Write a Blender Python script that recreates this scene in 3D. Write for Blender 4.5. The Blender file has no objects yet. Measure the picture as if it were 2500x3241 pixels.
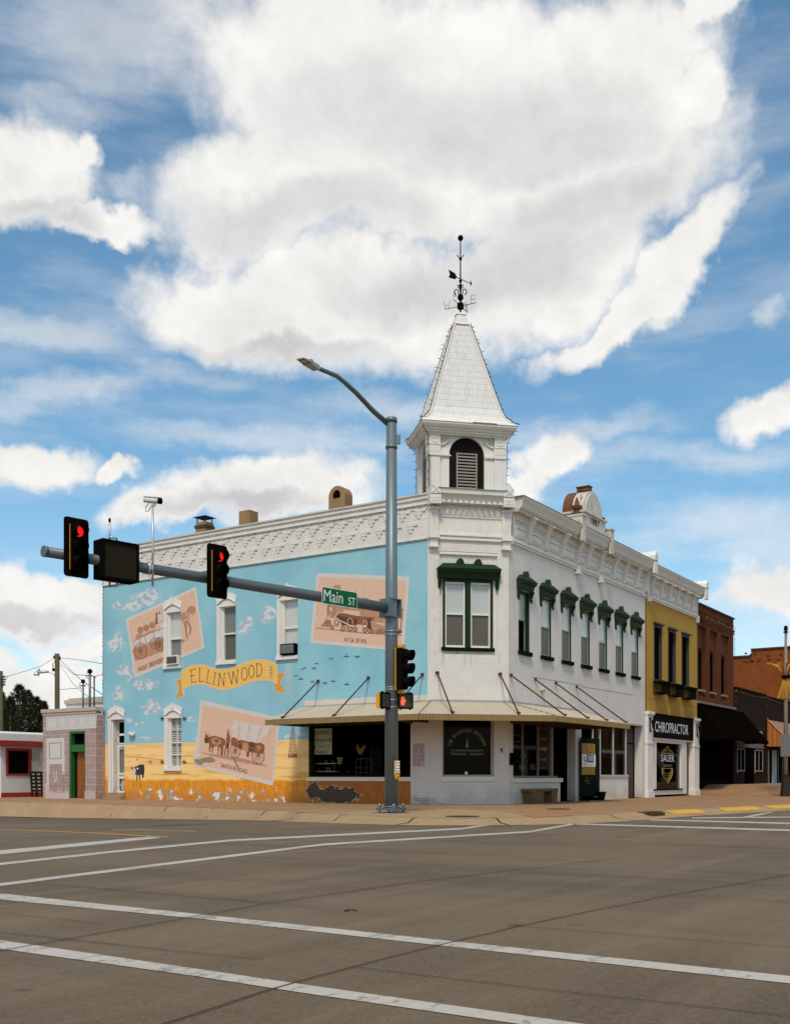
import bpy, bmesh, math, random
from mathutils import Vector, Matrix
random.seed(7)
rad = math.radians
scn = bpy.context.scene
COL = scn.collection

# ------------------------------------------------------------------ survey
# world axes: the mural wall is the plane X=0 (faces -X), the Main Street fronts are the plane Y=0 (face -Y)
EYE = Vector((-31.7, -17.35, 1.0))
FW = Vector((0.835, 0.5503, 0)); RT = Vector((0.5503, -0.835, 0))
FP, PX, HY = 2234.0, 842.5, 1656.0
CR = dict(A=(300,1500,1.5318), B=(1200,1500,1.985), C=(1900,1600,2.1833), D=(0,1550,2.08), E=(1250,700,2.4267),
          F=(800,2100,2.8083), G=(1250,2150,3.7444), H=(1600,2150,3.37), I=(1300,1250,4.2125), J=(1600,1500,2.4071),
          K=(0,2000,3.64), L=(2000,1850,2.912), N=(380,1800,5.46), T=(960,1780,4.6806), O=(600,2200,5.2656),
          Q=(1200,2000,3.64), U=(900,1100,4.2125), V=(2350,1950,3.58), Z=(540,2060,4.434), Y=(900,2000,4.814),
          X=(320,2380,2.106), S=(120,1560,2.7177))
def pix(c, x, y):
    if not c: return x, y
    ox, oy, s = CR[c]
    return (ox + x/s)*0.674, (oy + y/s)*0.674
def ray(px, py):
    return FW + RT*((px-PX)/FP) + Vector((0, 0, (HY-py)/FP))
def at(c, x, y, plane, v=0.0):
    """real-world point of a surveyed feature lying on a known wall or level"""
    d = ray(*pix(c, x, y))
    if plane == 'M': t = (v-EYE.x)/d.x
    elif plane == 'S': t = (v-EYE.y)/d.y
    elif plane == 'C': t = (2.05-v*1.41421-EYE.x-EYE.y)/(d.x+d.y)
    elif plane == 'G': t = (v-EYE.z)/d.z
    else: t = v
    return EYE + d*t
def sst(a):
    a = max(0, min(1, a)); return a*a*(3-2*a)
def road_z(x, y): return -0.13 - 0.4*sst((y+6)/24.0)
def on_road(px, py, lift=0):
    d = ray(px, py); z = -0.2
    for _ in range(8):
        p = EYE + d*((z-EYE.z)/d.z); z = road_z(p.x, p.y)
    return Vector((p.x, p.y, z+lift))

# ------------------------------------------------------------------ materials
class NT:
    def __init__(s, nt): s.nt = nt
    def n(s, typ, ins=None, **kw):
        nd = s.nt.nodes.new(typ)
        for k, v in kw.items(): setattr(nd, k, v)
        if ins:
            for k, v in ins.items():
                if isinstance(v, bpy.types.NodeSocket): s.nt.links.new(v, nd.inputs[k])
                elif v is not None: nd.inputs[k].default_value = v
        return nd
    def m(s, op, a, b=None, c=None, clamp=False):
        ins = {0: a}
        if b is not None: ins[1] = b
        if c is not None: ins[2] = c
        return s.n('ShaderNodeMath', ins, operation=op, use_clamp=clamp).outputs[0]
    def noise(s, vec, scale, detail=3, rough=0.55, dist=0.0):
        return s.n('ShaderNodeTexNoise', {'Vector': vec, 'Scale': scale, 'Detail': detail, 'Roughness': rough, 'Distortion': dist}).outputs[0]
    def mix(s, f, a, b, blend='MIX'):
        nd = s.n('ShaderNodeMix', None, data_type='RGBA', blend_type=blend)
        for i, v in ((0, f), (6, a), (7, b)):
            if isinstance(v, bpy.types.NodeSocket): s.nt.links.new(v, nd.inputs[i])
            else: nd.inputs[i].default_value = v if i == 0 else (tuple(v)+(1,))[:4]
        return nd.outputs[2]
    def ss(s, v, a, b, lo=0.0, hi=1.0):
        nd = s.n('ShaderNodeMapRange', {0: v, 1: a, 2: b, 3: lo, 4: hi}, interpolation_type='SMOOTHSTEP')
        return nd.outputs[0]
    def scalev(s, v, sc):
        return s.n('ShaderNodeVectorMath', {0: v, 1: sc}, operation='MULTIPLY').outputs[0]
def rgb(r, g, b):
    f = lambda c: (c/255/12.92 if c/255 <= .04045 else ((c/255+.055)/1.055)**2.4)
    return (f(r), f(g), f(b))
def newmat(name):
    m = bpy.data.materials.new(name); m.use_nodes = True
    nt = m.node_tree; nt.nodes.clear()
    N = NT(nt); out = N.n('ShaderNodeOutputMaterial'); b = N.n('ShaderNodeBsdfPrincipled')
    nt.links.new(b.outputs[0], out.inputs[0])
    pos = N.n('ShaderNodeNewGeometry').outputs['Position']
    return m, N, b, pos, out
def bump_to(N, b, h, strength, dist=0.01):
    bp = N.n('ShaderNodeBump', {'Strength': strength, 'Distance': dist, 'Height': h})
    N.nt.links.new(bp.outputs[0], b.inputs['Normal'])
def wallvec(N, pos):
    sp = N.n('ShaderNodeSeparateXYZ', {0: pos})
    u = N.m('SUBTRACT', sp.outputs[0], sp.outputs[1])
    return N.n('ShaderNodeCombineXYZ', {0: u, 1: sp.outputs[2], 2: 0.0}).outputs[0], u, sp.outputs[2]
def brick_node(N, vec, c1, c2, mort, w=.21, h=.072, msize=.006, bias=0):
    return N.n('ShaderNodeTexBrick', {'Vector': vec, 'Color1': (*c1, 1), 'Color2': (*c2, 1), 'Mortar': (*mort, 1), 'Scale': 1.0,
               'Mortar Size': msize, 'Mortar Smooth': .3, 'Bias': bias, 'Brick Width': w, 'Row Height': h})
MATS = {}
def pmat(name, col, rough=.6, var=.12, scale=2.5, metal=0.0, brick=0, bump=0.0, spec=None, dirt=0.0, dirtcol=(.2,.15,.1), coat=0):
    """painted or plain surface; brick>0 adds painted-brick relief"""
    if name in MATS: return MATS[name]
    m, N, b, pos, out = newmat(name)
    n1 = N.noise(pos, scale, 5); n2 = N.noise(pos, scale*9, 3)
    f = N.m('ADD', N.m('MULTIPLY', N.m('SUBTRACT', n1, .5), var*2.2), N.m('ADD', 1.0, N.m('MULTIPLY', N.m('SUBTRACT', n2, .5), var*1.2)))
    c = N.n('ShaderNodeVectorMath', {0: col, 'Scale': f}, operation='SCALE').outputs[0]
    if dirt:
        vec2 = N.scalev(pos, (1.2, 1.2, .35))
        d = N.ss(N.noise(vec2, 2.2, 6, .65), .55, .75)
        c = N.mix(N.m('MULTIPLY', d, dirt), c, dirtcol)
    if brick:
        v, u, z = wallvec(N, pos)
        br = brick_node(N, v, (1,1,1), (.8,.8,.8), (.1,.1,.1), msize=.008)
        g = N.m('MULTIPLY', br.outputs['Fac'], N.ss(n2, .3, .65))
        c = N.mix(N.m('MULTIPLY', g, .4*brick), c, (col[0]*.45, col[1]*.43, col[2]*.4))
        h = N.m('ADD', N.m('MULTIPLY', br.outputs['Fac'], -1.0), N.m('MULTIPLY', n2, .8))
        bump_to(N, b, h, .5*brick, .008)
    elif bump:
        bump_to(N, b, N.noise(pos, scale*12, 4), bump, .01)
    N.nt.links.new(c, b.inputs['Base Color'])
    b.inputs['Roughness'].default_value = rough; b.inputs['Metallic'].default_value = metal
    b.inputs['Specular IOR Level'].default_value = spec if spec is not None else (.5 if metal else 0.0 if max(col) < .027 else .2)
    if coat: b.inputs['Coat Weight'].default_value = coat; b.inputs['Coat Roughness'].default_value = .1
    MATS[name] = m; return m
def brickmat(name, c1, c2, mort, stain=.4, zstain=None):
    m, N, b, pos, out = newmat(name)
    v, u, z = wallvec(N, pos)
    br = brick_node(N, v, c1, c2, mort, msize=.009)
    n1 = N.noise(pos, .7, 6, .65); n2 = N.noise(pos, 8, 4)
    c = N.mix(N.ss(n1, .35, .75, 0, stain), br.outputs[0], tuple(k*.45 for k in c1))
    c = N.mix(N.ss(n2, .3, .8, 0, .35), c, tuple(k*1.4 for k in c2))
    N.nt.links.new(c, b.inputs['Base Color']); b.inputs['Roughness'].default_value = .9; b.inputs['Specular IOR Level'].default_value = .1
    bump_to(N, b, N.m('MULTIPLY', br.outputs['Fac'], -1.0), .5, .01)
    return m
def glassmat(name, tint=.5, refl=.14):
    m, N, b, pos, out = newmat(name)
    N.nt.nodes.remove(b)
    tr = N.n('ShaderNodeBsdfTransparent', {0: (tint, tint, tint*.97, 1)})
    gl = N.n('ShaderNodeBsdfGlossy', {0: (.9, .92, .95, 1), 'Roughness': .02})
    lw = N.n('ShaderNodeLayerWeight', {'Blend': .5})
    f = N.m('ADD', N.m('MULTIPLY', N.m('POWER', lw.outputs['Facing'], 4.0), .35), refl, clamp=True)
    mx = N.n('ShaderNodeMixShader', {0: f, 1: tr.outputs[0], 2: gl.outputs[0]})
    N.nt.links.new(mx.outputs[0], out.inputs[0]); return m
def emat(name, col, strength):
    m, N, b, pos, out = newmat(name)
    b.inputs['Base Color'].default_value = (*col, 1); b.inputs['Emission Color'].default_value = (*col, 1)
    b.inputs['Emission Strength'].default_value = strength; return m

WHITE = (.76, .73, .69)
def whitewall():
    m, N, b, pos, out = newmat('white painted brick')
    v, u, z = wallvec(N, pos); n1 = N.noise(pos, 1.1, 6, .6); n2 = N.noise(pos, 12, 4)
    c = N.mix(N.ss(n1, .35, .7), (.79,.745,.675), (.72,.675,.615))
    c = N.mix(N.ss(N.noise(N.scalev(pos, (2.2, 2.2, .3)), 2, 6, .65), .54, .74, 0, .30), c, (.50,.43,.34))
    # rust runs under the upper sills, splash dirt at the foot of the wall
    rs = N.m('MULTIPLY', N.ss(N.noise(N.scalev(pos, (7, 7, .5)), 1.5, 4, .6), .54, .66), N.m('MULTIPLY', N.ss(z, 4.75, 5.45), N.ss(z, 5.52, 5.48)))
    c = N.mix(N.m('MULTIPLY', rs, .55), c, (.42,.24,.11))
    c = N.mix(N.m('MULTIPLY', N.ss(z, .7, .0), N.ss(n1, .4, .6, .1, .5)), c, (.42,.33,.23))
    br = brick_node(N, v, (1,1,1), (.8,.8,.8), (.1,.1,.1), msize=.009)
    g = N.m('MULTIPLY', br.outputs['Fac'], N.ss(n2, .3, .65))
    c = N.mix(N.m('MULTIPLY', g, .32), c, (.34,.31,.27))
    wear = N.ss(N.noise(pos, 2.0, 8, .7), .66, .70, 0, .5)
    c = N.mix(N.m('MULTIPLY', wear, N.ss(n2, .45, .55)), c, (.48,.40,.33))
    N.nt.links.new(c, b.inputs['Base Color']); b.inputs['Roughness'].default_value = .75; b.inputs['Specular IOR Level'].default_value = .2
    bump_to(N, b, N.m('ADD', N.m('MULTIPLY', br.outputs['Fac'], -1.0), N.m('MULTIPLY', n2, .9)), .6, .012)
    return m
m_white = whitewall()
m_trim = pmat('white painted trim', (.78,.745,.685), .6, .05, 2, bump=.15, dirt=.15, dirtcol=(.45,.38,.3))
m_sheet = pmat('white pressed metal', (.77,.73,.66), .55, .08, 2.5, bump=.2, dirt=.4, dirtcol=(.44,.36,.27))
m_shingle = None
m_green = pmat('dark green paint', (.008,.030,.009), .55, .3, 4, dirt=.3, dirtcol=(.025,.04,.02))
m_dgreen = pmat('black green paint', (.007,.014,.007), .5, .2, 4)
m_black = pmat('matt black', (.006,.005,.004), .6, .3, 3)
m_iron = pmat('weathered black iron', (.012,.009,.007), .6, .3, 8)
m_rust = pmat('rusty steel', (.085,.038,.018), .8, .4, 9)
m_rustlt = pmat('rusty ornament metal', (.17,.07,.028), .8, .5, 6, bump=.3)
m_blind = pmat('window blind cream', (.58,.56,.50), .06, .06, 1.5, spec=1.0)
m_screen = pmat('dark insect screen', (.12,.11,.085), .35, .1, 2)
m_darkpane = pmat('dark window pane', (.006,.005,.004), .35, .2, 1, spec=0.0)
m_greypane = pmat('grey window pane', (.2,.2,.19), .12, .1, 1)
m_glass = glassmat('shop glass', .85, .003)
m_dark = pmat('dark shop interior', (.006,.005,.0035), .9, .2, 1)
m_brown = pmat('brown shop interior', (.10,.045,.022), .85, .2, 2)
m_galv = pmat('galvanised grey steel', (.16,.20,.215), .45, .12, 3, metal=.35)
m_galv2 = pmat('bright galvanised steel', (.5,.52,.53), .4, .1, 5, metal=.4)
m_darkgalv = pmat('weathered steel arm', (.13,.155,.165), .5, .12, 4, metal=.35)
m_yel = pmat('signal yellow paint', (.80,.36,.01), .45, .06, 5)
m_signgreen = pmat('street sign green', (.0,.13,.035), .4, .03, 5)
m_signwhite = pmat('sign white', (.82,.82,.8), .5, .02, 5)
m_tan = pmat('tan stucco', (.33,.20,.10), .9, .2, 3, bump=.4, dirt=.3, dirtcol=(.1,.06,.04))
m_soot = pmat('sooty brick', (.09,.05,.03), .9, .3, 6)
m_string = pmat('string light wire', (.015,.02,.015), .6, .1, 5)
m_bulb = pmat('unlit amber bulbs', (.5,.38,.15), .3, .2, 9)
m_wood = pmat('dark slatted wood', (.03,.022,.016), .7, .2, 5)
m_conc = pmat('pale concrete', (.35,.235,.125), .85, .24, 1.6, bump=.3, dirt=.6, dirtcol=(.26,.15,.06))

def make_mural():
    m, N, b, pos, out = newmat('mural paint')
    v, u, z = wallvec(N, pos)
    y = N.n('ShaderNodeSeparateXYZ', {0: pos}).outputs[1]
    yz = N.n('ShaderNodeCombineXYZ', {0: y, 1: z, 2: 0.0}).outputs[0]
    n1 = N.noise(pos, .6, 4); n2 = N.noise(pos, 14, 3)
    sky = N.mix(N.ss(n1, .3, .7), rgb(134,189,203), rgb(152,203,212))
    sky = N.mix(N.ss(z, 2.4, 5.2, .45, 0), sky, rgb(150,205,222))
    # painted clouds
    clouds = [('A',240,610,75,26,-.25),('A',185,640,45,20,-.2),('A',270,585,30,26,0),('A',112,640,28,18,0),('A',105,825,44,26,0),('A',115,800,22,30,0),
              ('A',150,950,42,20,.3),('A',165,980,18,16,0),('A',250,1020,62,20,0),('A',118,1072,36,22,0),('A',115,1050,15,22,0),
              ('A',272,1138,52,22,0),('A',285,1115,28,20,0),('A',158,1190,24,9,0),('A',215,1211,28,7,0),('A',245,1283,28,6,0),('A',315,1283,20,5,0),
              ('A',725,745,36,28,.3),('A',745,715,22,22,0),('A',842,690,40,32,0),('A',845,658,20,18,0),('A',478,1190,28,10,0),('A',500,1280,20,6,0),('A',945,1272,26,6,0),('A',1005,1262,30,5,0)]
    best = None
    w1 = N.n('ShaderNodeTexNoise', {'Vector': yz, 'Scale': 2.2, 'Detail': 5.0, 'Roughness': .6})
    warp = N.n('ShaderNodeVectorMath', {0: w1.outputs['Color'], 1: (.5,.5,.5)}, operation='SUBTRACT').outputs[0]
    yzw = N.n('ShaderNodeVectorMath', {0: warp, 1: (.55,.35,0), 2: yz}, operation='MULTIPLY_ADD').outputs[0]
    for c in clouds:
        p = at(c[0], c[1], c[2], 'M'); q = at(c[0], c[1]+c[3], c[2]+c[4], 'M')
        mp = N.n('ShaderNodeMapping', {0: yzw, 1: (p.y, p.z, 0), 2: (0, 0, 0), 3: (abs(p.y-q.y)*1.25, abs(p.z-q.z)*1.2+.02, 1)}, vector_type='TEXTURE')
        ln = N.n('ShaderNodeVectorMath', {0: mp.outputs[0]}, operation='LENGTH').outputs['Value']
        g = N.m('SUBTRACT', 1.0, ln)
        best = g if best is None else N.m('MAXIMUM', best, g)
    fl = N.noise(yz, 7, 4, .6)
    cm = N.ss(N.m('ADD', best, N.m('MULTIPLY', N.m('SUBTRACT', fl, .5), 1.2)), .08, .36, 0, .82)
    cc = N.mix(N.ss(N.noise(N.scalev(yz,(1,1.5,1)), 3.2, 3, .5), .40, .58), rgb(178,184,196), rgb(226,226,226))
    sky = N.mix(cm, sky, cc)
    # prairie
    sv = N.scalev(yz, (.35, 3.2, 1))
    st = N.noise(sv, 1.3, 4, .55, .4)
    gold = N.mix(N.ss(st, .50, .60), rgb(253,210,130), rgb(238,172,70))
    gold = N.mix(N.ss(z, .9, 1.6, .0, .45), gold, rgb(255,218,152))
    strk = N.noise(N.scalev(yz, (9, 1.6, 1)), 1.5, 4)
    oz = N.m('ADD', z, N.m('MULTIPLY', N.m('SUBTRACT', N.noise(yz, 1.5, 4), .5), .28))
    org = N.mix(N.ss(strk, .35, .7), rgb(238,160,26), rgb(206,124,24))
    org = N.mix(N.ss(oz, .0, .55, .7, 0), org, rgb(190,112,42))
    fld = N.mix(N.ss(oz, .80, .92), org, gold)
    dk = N.m('MULTIPLY', N.ss(y, 7.45, 7.55, 1, 0), N.ss(z, .8, .85, 1, 0))
    fld = N.mix(dk, fld, N.mix(N.ss(strk, .3, .7), rgb(170,95,22), rgb(196,116,28)))
    hz = N.m('ADD', z, N.m('MULTIPLY', N.m('SUBTRACT', N.noise(yz, .8, 2), .5), .12))
    c = N.mix(N.ss(hz, 2.40, 2.44), fld, sky)
    # flaked plaster near the pavement
    pz = N.m('MULTIPLY', N.ss(z, .80, .3), N.ss(y, 8.2, 9.0))
    pn = N.noise(N.scalev(yz, (.9, 1.1, 1)), 1.7, 8, .66, .25)
    pm = N.ss(N.m('ADD', pn, N.m('MULTIPLY', pz, .16)), .655, .665)
    pm = N.m('MULTIPLY', pm, N.m('MULTIPLY', N.ss(z, .78, .6), N.ss(y, 17.3, 17.0)))
    c = N.mix(pm, c, N.mix(N.ss(N.noise(yz, 2.6, 5), .50, .56), rgb(170,145,108), N.mix(N.ss(N.noise(yz, 7, 4), .6, .63), rgb(232,224,210), rgb(110,60,36))))
    # bare brick patch below the shop window
    bd = N.n('ShaderNodeMapping', {0: yz, 1: (6.25, .30, 0), 3: (1.55, .42, 1)}, vector_type='TEXTURE').outputs[0]
    bd2 = N.n('ShaderNodeMapping', {0: yz, 1: (7.2, .45, 0), 3: (.5, .4, 1)}, vector_type='TEXTURE').outputs[0]
    bb = N.m('MAXIMUM', N.m('SUBTRACT', 1.0, N.n('ShaderNodeVectorMath', {0: bd}, operation='LENGTH').outputs['Value']),
             N.m('SUBTRACT', 1.0, N.n('ShaderNodeVectorMath', {0: bd2}, operation='LENGTH').outputs['Value']))
    vq = N.n('ShaderNodeVectorMath', {0: yz, 1: (.105, .072, 1)}, operation='SNAP').outputs[0]
    bb = N.m('ADD', bb, N.m('MULTIPLY', N.m('SUBTRACT', N.noise(vq, 3.1, 3), .5), 1.3))
    bbn = brick_node(N, v, (.05,.024,.014), (.075,.034,.018), (.15,.10,.06), msize=.01)
    c = N.mix(N.ss(bb, .2, .22), c, N.mix(N.ss(bb, .24, .30), rgb(214,196,170), bbn.outputs[0]))
    # run-off stains below the third window
    dm = N.m('MULTIPLY', N.m('MULTIPLY', N.ss(y, 8.25, 8.4), N.ss(y, 8.75, 8.55)), N.m('MULTIPLY', N.ss(z, 5.6, 5.4), N.ss(z, 3.6, 5.0)))
    c = N.mix(N.m('MULTIPLY', dm, .35), c, rgb(205,205,190))
    wf = N.m('MULTIPLY', N.ss(y, 7.75, 7.7), N.ss(N.m('ADD', z, N.m('MULTIPLY', N.noise(yz, 5, 3), .15)), 4.0, 3.97))
    wf = N.m('MULTIPLY', wf, N.ss(z, 3.4, 3.42))
    c = N.mix(wf, c, rgb(218,205,190))
    # brick courses showing through
    br = brick_node(N, v, (1,1,1), (.8,.8,.8), (.1,.1,.1), msize=.008)
    g = N.m('MULTIPLY', br.outputs['Fac'], N.ss(n2, .35, .7, 0, .5))
    c = N.mix(g, c, N.n('ShaderNodeVectorMath', {0: c, 'Scale': .55}, operation='SCALE').outputs[0])
    c = N.n('ShaderNodeVectorMath', {0: c, 'Scale': N.m('ADD', .93, N.m('MULTIPLY', n2, .14))}, operation='SCALE').outputs[0]
    N.nt.links.new(c, b.inputs['Base Color']); b.inputs['Roughness'].default_value = .7
    bump_to(N, b, N.m('ADD', N.m('MULTIPLY', br.outputs['Fac'], -1.0), N.m('MULTIPLY', n2, .8)), .45, .008)
    return m
m_mural = make_mural()
def paintm(name, col, var=.06): return pmat('wall paint '+name, col, .7, var, 5, brick=.55)
mp_white = paintm('off white', rgb(214,206,198)); mp_pink = paintm('dusty pink', rgb(225,186,160), .1)
mp_br = paintm('sepia', rgb(146,94,64), .2); mp_lbr = paintm('light sepia', rgb(192,142,112), .2); mp_dbr = paintm('umber', rgb(106,66,44), .15)
mp_gold = paintm('banner gold', rgb(245,192,100), .08); mp_gold2 = paintm('banner fold gold', rgb(220,158,60), .08)
mp_teal = paintm('bird teal', rgb(62,110,140)); mp_lteal = paintm('bird pale teal', rgb(98,150,172)); mp_cow = paintm('cow black', rgb(58,58,62)); mp_grey = paintm('plaster grey', rgb(150,136,108), .2)
MP = [mp_white, mp_pink, mp_br, mp_lbr, mp_dbr, mp_gold, mp_gold2, mp_teal, mp_lteal, mp_cow, mp_grey]
(PW, PP, PB, PL, PD, PG, PG2, PT, PLT, PC, PGR) = range(11)

# ------------------------------------------------------------------ mesh builder
ROOT = {}
class Frame:
    """wall frame: u along the wall, n outward, z up"""
    def __init__(s, o, du, dn): s.o, s.du, s.dn = Vector(o), Vector(du), Vector(dn)
    def P(s, u, n, z): return s.o + s.du*u + s.dn*n + Vector((0, 0, z))
FM = Frame((0,0,0), (0,1,0), (-1,0,0))
FS = Frame((0,0,0), (1,0,0), (0,-1,0))
q2 = math.sqrt(.5)
FC = Frame((0,2.05,0), (q2,-q2,0), (-q2,-q2,0))
CWID = 2.05*math.sqrt(2)
class MB:
    def __init__(s): s.v = []; s.f = []; s.mi = []; s.sm = []; s.cur = 0; s.off = 0.004
    def addv(s, pts):
        i = len(s.v); s.v += [Vector(p) for p in pts]; return i
    def face(s, idx, smooth=False): s.f.append(tuple(idx)); s.mi.append(s.cur); s.sm.append(smooth)
    def poly(s, pts, smooth=False):
        i = s.addv(pts); s.face(range(i, i+len(pts)), smooth)
    def hexa(s, a):
        i = s.addv(a)
        for q in ((0,1,2,3),(7,6,5,4),(0,4,5,1),(1,5,6,2),(2,6,7,3),(3,7,4,0)): s.face([i+k for k in q])
    def box(s, x0, x1, y0, y1, z0, z1):
        s.hexa([(x0,y0,z0),(x1,y0,z0),(x1,y1,z0),(x0,y1,z0),(x0,y0,z1),(x1,y0,z1),(x1,y1,z1),(x0,y1,z1)])
    def fb(s, F, u0, u1, n0, n1, z0, z1):
        P = F.P; s.hexa([P(u0,n0,z0),P(u1,n0,z0),P(u1,n1,z0),P(u0,n1,z0),P(u0,n0,z1),P(u1,n0,z1),P(u1,n1,z1),P(u0,n1,z1)])
    def obox(s, c, ax, ay, az):
        c, ax, ay, az = map(Vector, (c, ax, ay, az))
        s.hexa([c-ax-ay-az, c+ax-ay-az, c+ax+ay-az, c-ax+ay-az, c-ax-ay+az, c+ax-ay+az, c+ax+ay+az, c-ax+ay+az])
    def prism(s, pts, d):
        n = len(pts); d = Vector(d); i = s.addv(pts); j = s.addv([Vector(p)+d for p in pts])
        s.face(range(i, i+n)); s.face([j+n-1-k for k in range(n)])
        for k in range(n): s.face((i+k, i+(k+1) % n, j+(k+1) % n, j+k))
    def profile(s, F, u0, u1, prof):
        """moulding: prof = [(n,z)...] closed section extruded along u"""
        s.prism([F.P(u0, n, z) for n, z in prof], F.du*(u1-u0))
    def tube(s, pts, r, n=8, caps=True):
        pts = [Vector(p) for p in pts]; rs = r if isinstance(r, (list, tuple)) else [r]*len(pts); rings = []
        up0 = None
        for k, p in enumerate(pts):
            t = (pts[min(k+1, len(pts)-1)]-pts[max(k-1, 0)]).normalized()
            if up0 is None or abs(t.dot(up0)) > .95: up0 = Vector((0,0,1)) if abs(t.z) < .9 else Vector((1,0,0))
            a = t.cross(up0).normalized(); b = a.cross(t)
            rings.append(s.addv([p+(a*math.cos(2*math.pi*q/n)+b*math.sin(2*math.pi*q/n))*rs[k] for q in range(n)]))
        for k in range(len(rings)-1):
            for q in range(n): s.face((rings[k]+q, rings[k]+(q+1) % n, rings[k+1]+(q+1) % n, rings[k+1]+q), n > 5)
        if caps:
            s.face([rings[0]+q for q in range(n)][::-1]); s.face([rings[-1]+q for q in range(n)])
    def lathe(s, c, prof, n=16, smooth=True):
        c = Vector(c); rings = []
        for r, z in prof: rings.append(s.addv([c+Vector((r*math.cos(2*math.pi*q/n), r*math.sin(2*math.pi*q/n), z)) for q in range(n)]))
        for k in range(len(rings)-1):
            for q in range(n): s.face((rings[k]+q, rings[k]+(q+1) % n, rings[k+1]+(q+1) % n, rings[k+1]+q), smooth)
        s.face([rings[0]+q for q in range(n)][::-1]); s.face([rings[-1]+q for q in range(n)])
    def ball(s, c, r, n=10):
        s.lathe(c, [(max(.001, r*math.sin(math.pi*k/n)), -r*math.cos(math.pi*k/n)) for k in range(n+1)], n+2)
    def build(s, name, mats, parent=None, fix=True):
        if not isinstance(mats, (list, tuple)): mats = [mats]
        me = bpy.data.meshes.new(name)
        off = ROOT.get(parent.name, Vector((0,0,0))) if parent else Vector((0,0,0))
        me.from_pydata([tuple(p-off) for p in s.v], [], s.f)
        for m in mats: me.materials.append(m)
        for p, mi, sm in zip(me.polygons, s.mi, s.sm): p.material_index = mi; p.use_smooth = sm
        if fix:
            bm = bmesh.new(); bm.from_mesh(me); bmesh.ops.recalc_face_normals(bm, faces=bm.faces); bm.to_mesh(me); bm.free()
        o = bpy.data.objects.new(name, me); COL.objects.link(o)
        if parent: o.parent = parent; ROOT[o.name] = off
        return o
def tag(o, label, cat=None, group=None, kind=None):
    if label: o['label'] = label
    if cat: o['category'] = cat
    if group: o['group'] = group
    if kind: o['kind'] = kind
    return o
def thing(name, loc, label, cat, group=None):
    o = bpy.data.objects.new(name, None); COL.objects.link(o); o.location = loc; o.empty_display_size = .3
    ROOT[o.name] = Vector(loc); return tag(o, label, cat, group)
def copy_thing(src, loc, label, rotz=None):
    c = src.copy(); COL.objects.link(c); c.location = loc; c['label'] = label
    if rotz is not None: c.rotation_euler.z = rotz
    for ch in src.children:
        d = ch.copy(); COL.objects.link(d); d.parent = c
        for g in ch.children:
            e = g.copy(); COL.objects.link(e); e.parent = d
    return c
# text
_tc = {}
def text_data(txt):
    if txt in _tc: return _tc[txt]
    cu = bpy.data.curves.new('lettering', 'FONT'); cu.body = txt; cu.resolution_u = 3
    ob = bpy.data.objects.new('lettering', cu); COL.objects.link(ob)
    bpy.context.view_layer.update()
    me = bpy.data.meshes.new_from_object(ob.evaluated_get(bpy.context.evaluated_depsgraph_get()))
    vs = [v.co.copy() for v in me.vertices]; fs = [tuple(p.vertices) for p in me.polygons]
    bpy.data.objects.remove(ob); bpy.data.curves.remove(cu); bpy.data.meshes.remove(me)
    _tc[txt] = (vs, fs); return _tc[txt]
def text_on(mb, txt, O, U, V, nrm=Vector((0,0,0))):
    vs, fs = text_data(txt)
    x0 = min(v.x for v in vs); x1 = max(v.x for v in vs)
    cap = max(v.y for v in text_data('H')[0])
    i = mb.addv([O + U*((v.x-x0)/(x1-x0)) + V*(v.y/cap) + nrm for v in vs])
    for f in fs: mb.face([i+k for k in f])
def clip_half(pts, ax, val, keep):
    out = []; n = len(pts)
    for k in range(n):
        p, q = pts[k], pts[(k+1) % n]; a, b = (p[ax]-val)*keep, (q[ax]-val)*keep
        if a >= 0: out.append(p)
        if (a > 0 > b) or (a < 0 < b): out.append(p.lerp(q, a/(a-b)))
    return out
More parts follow.
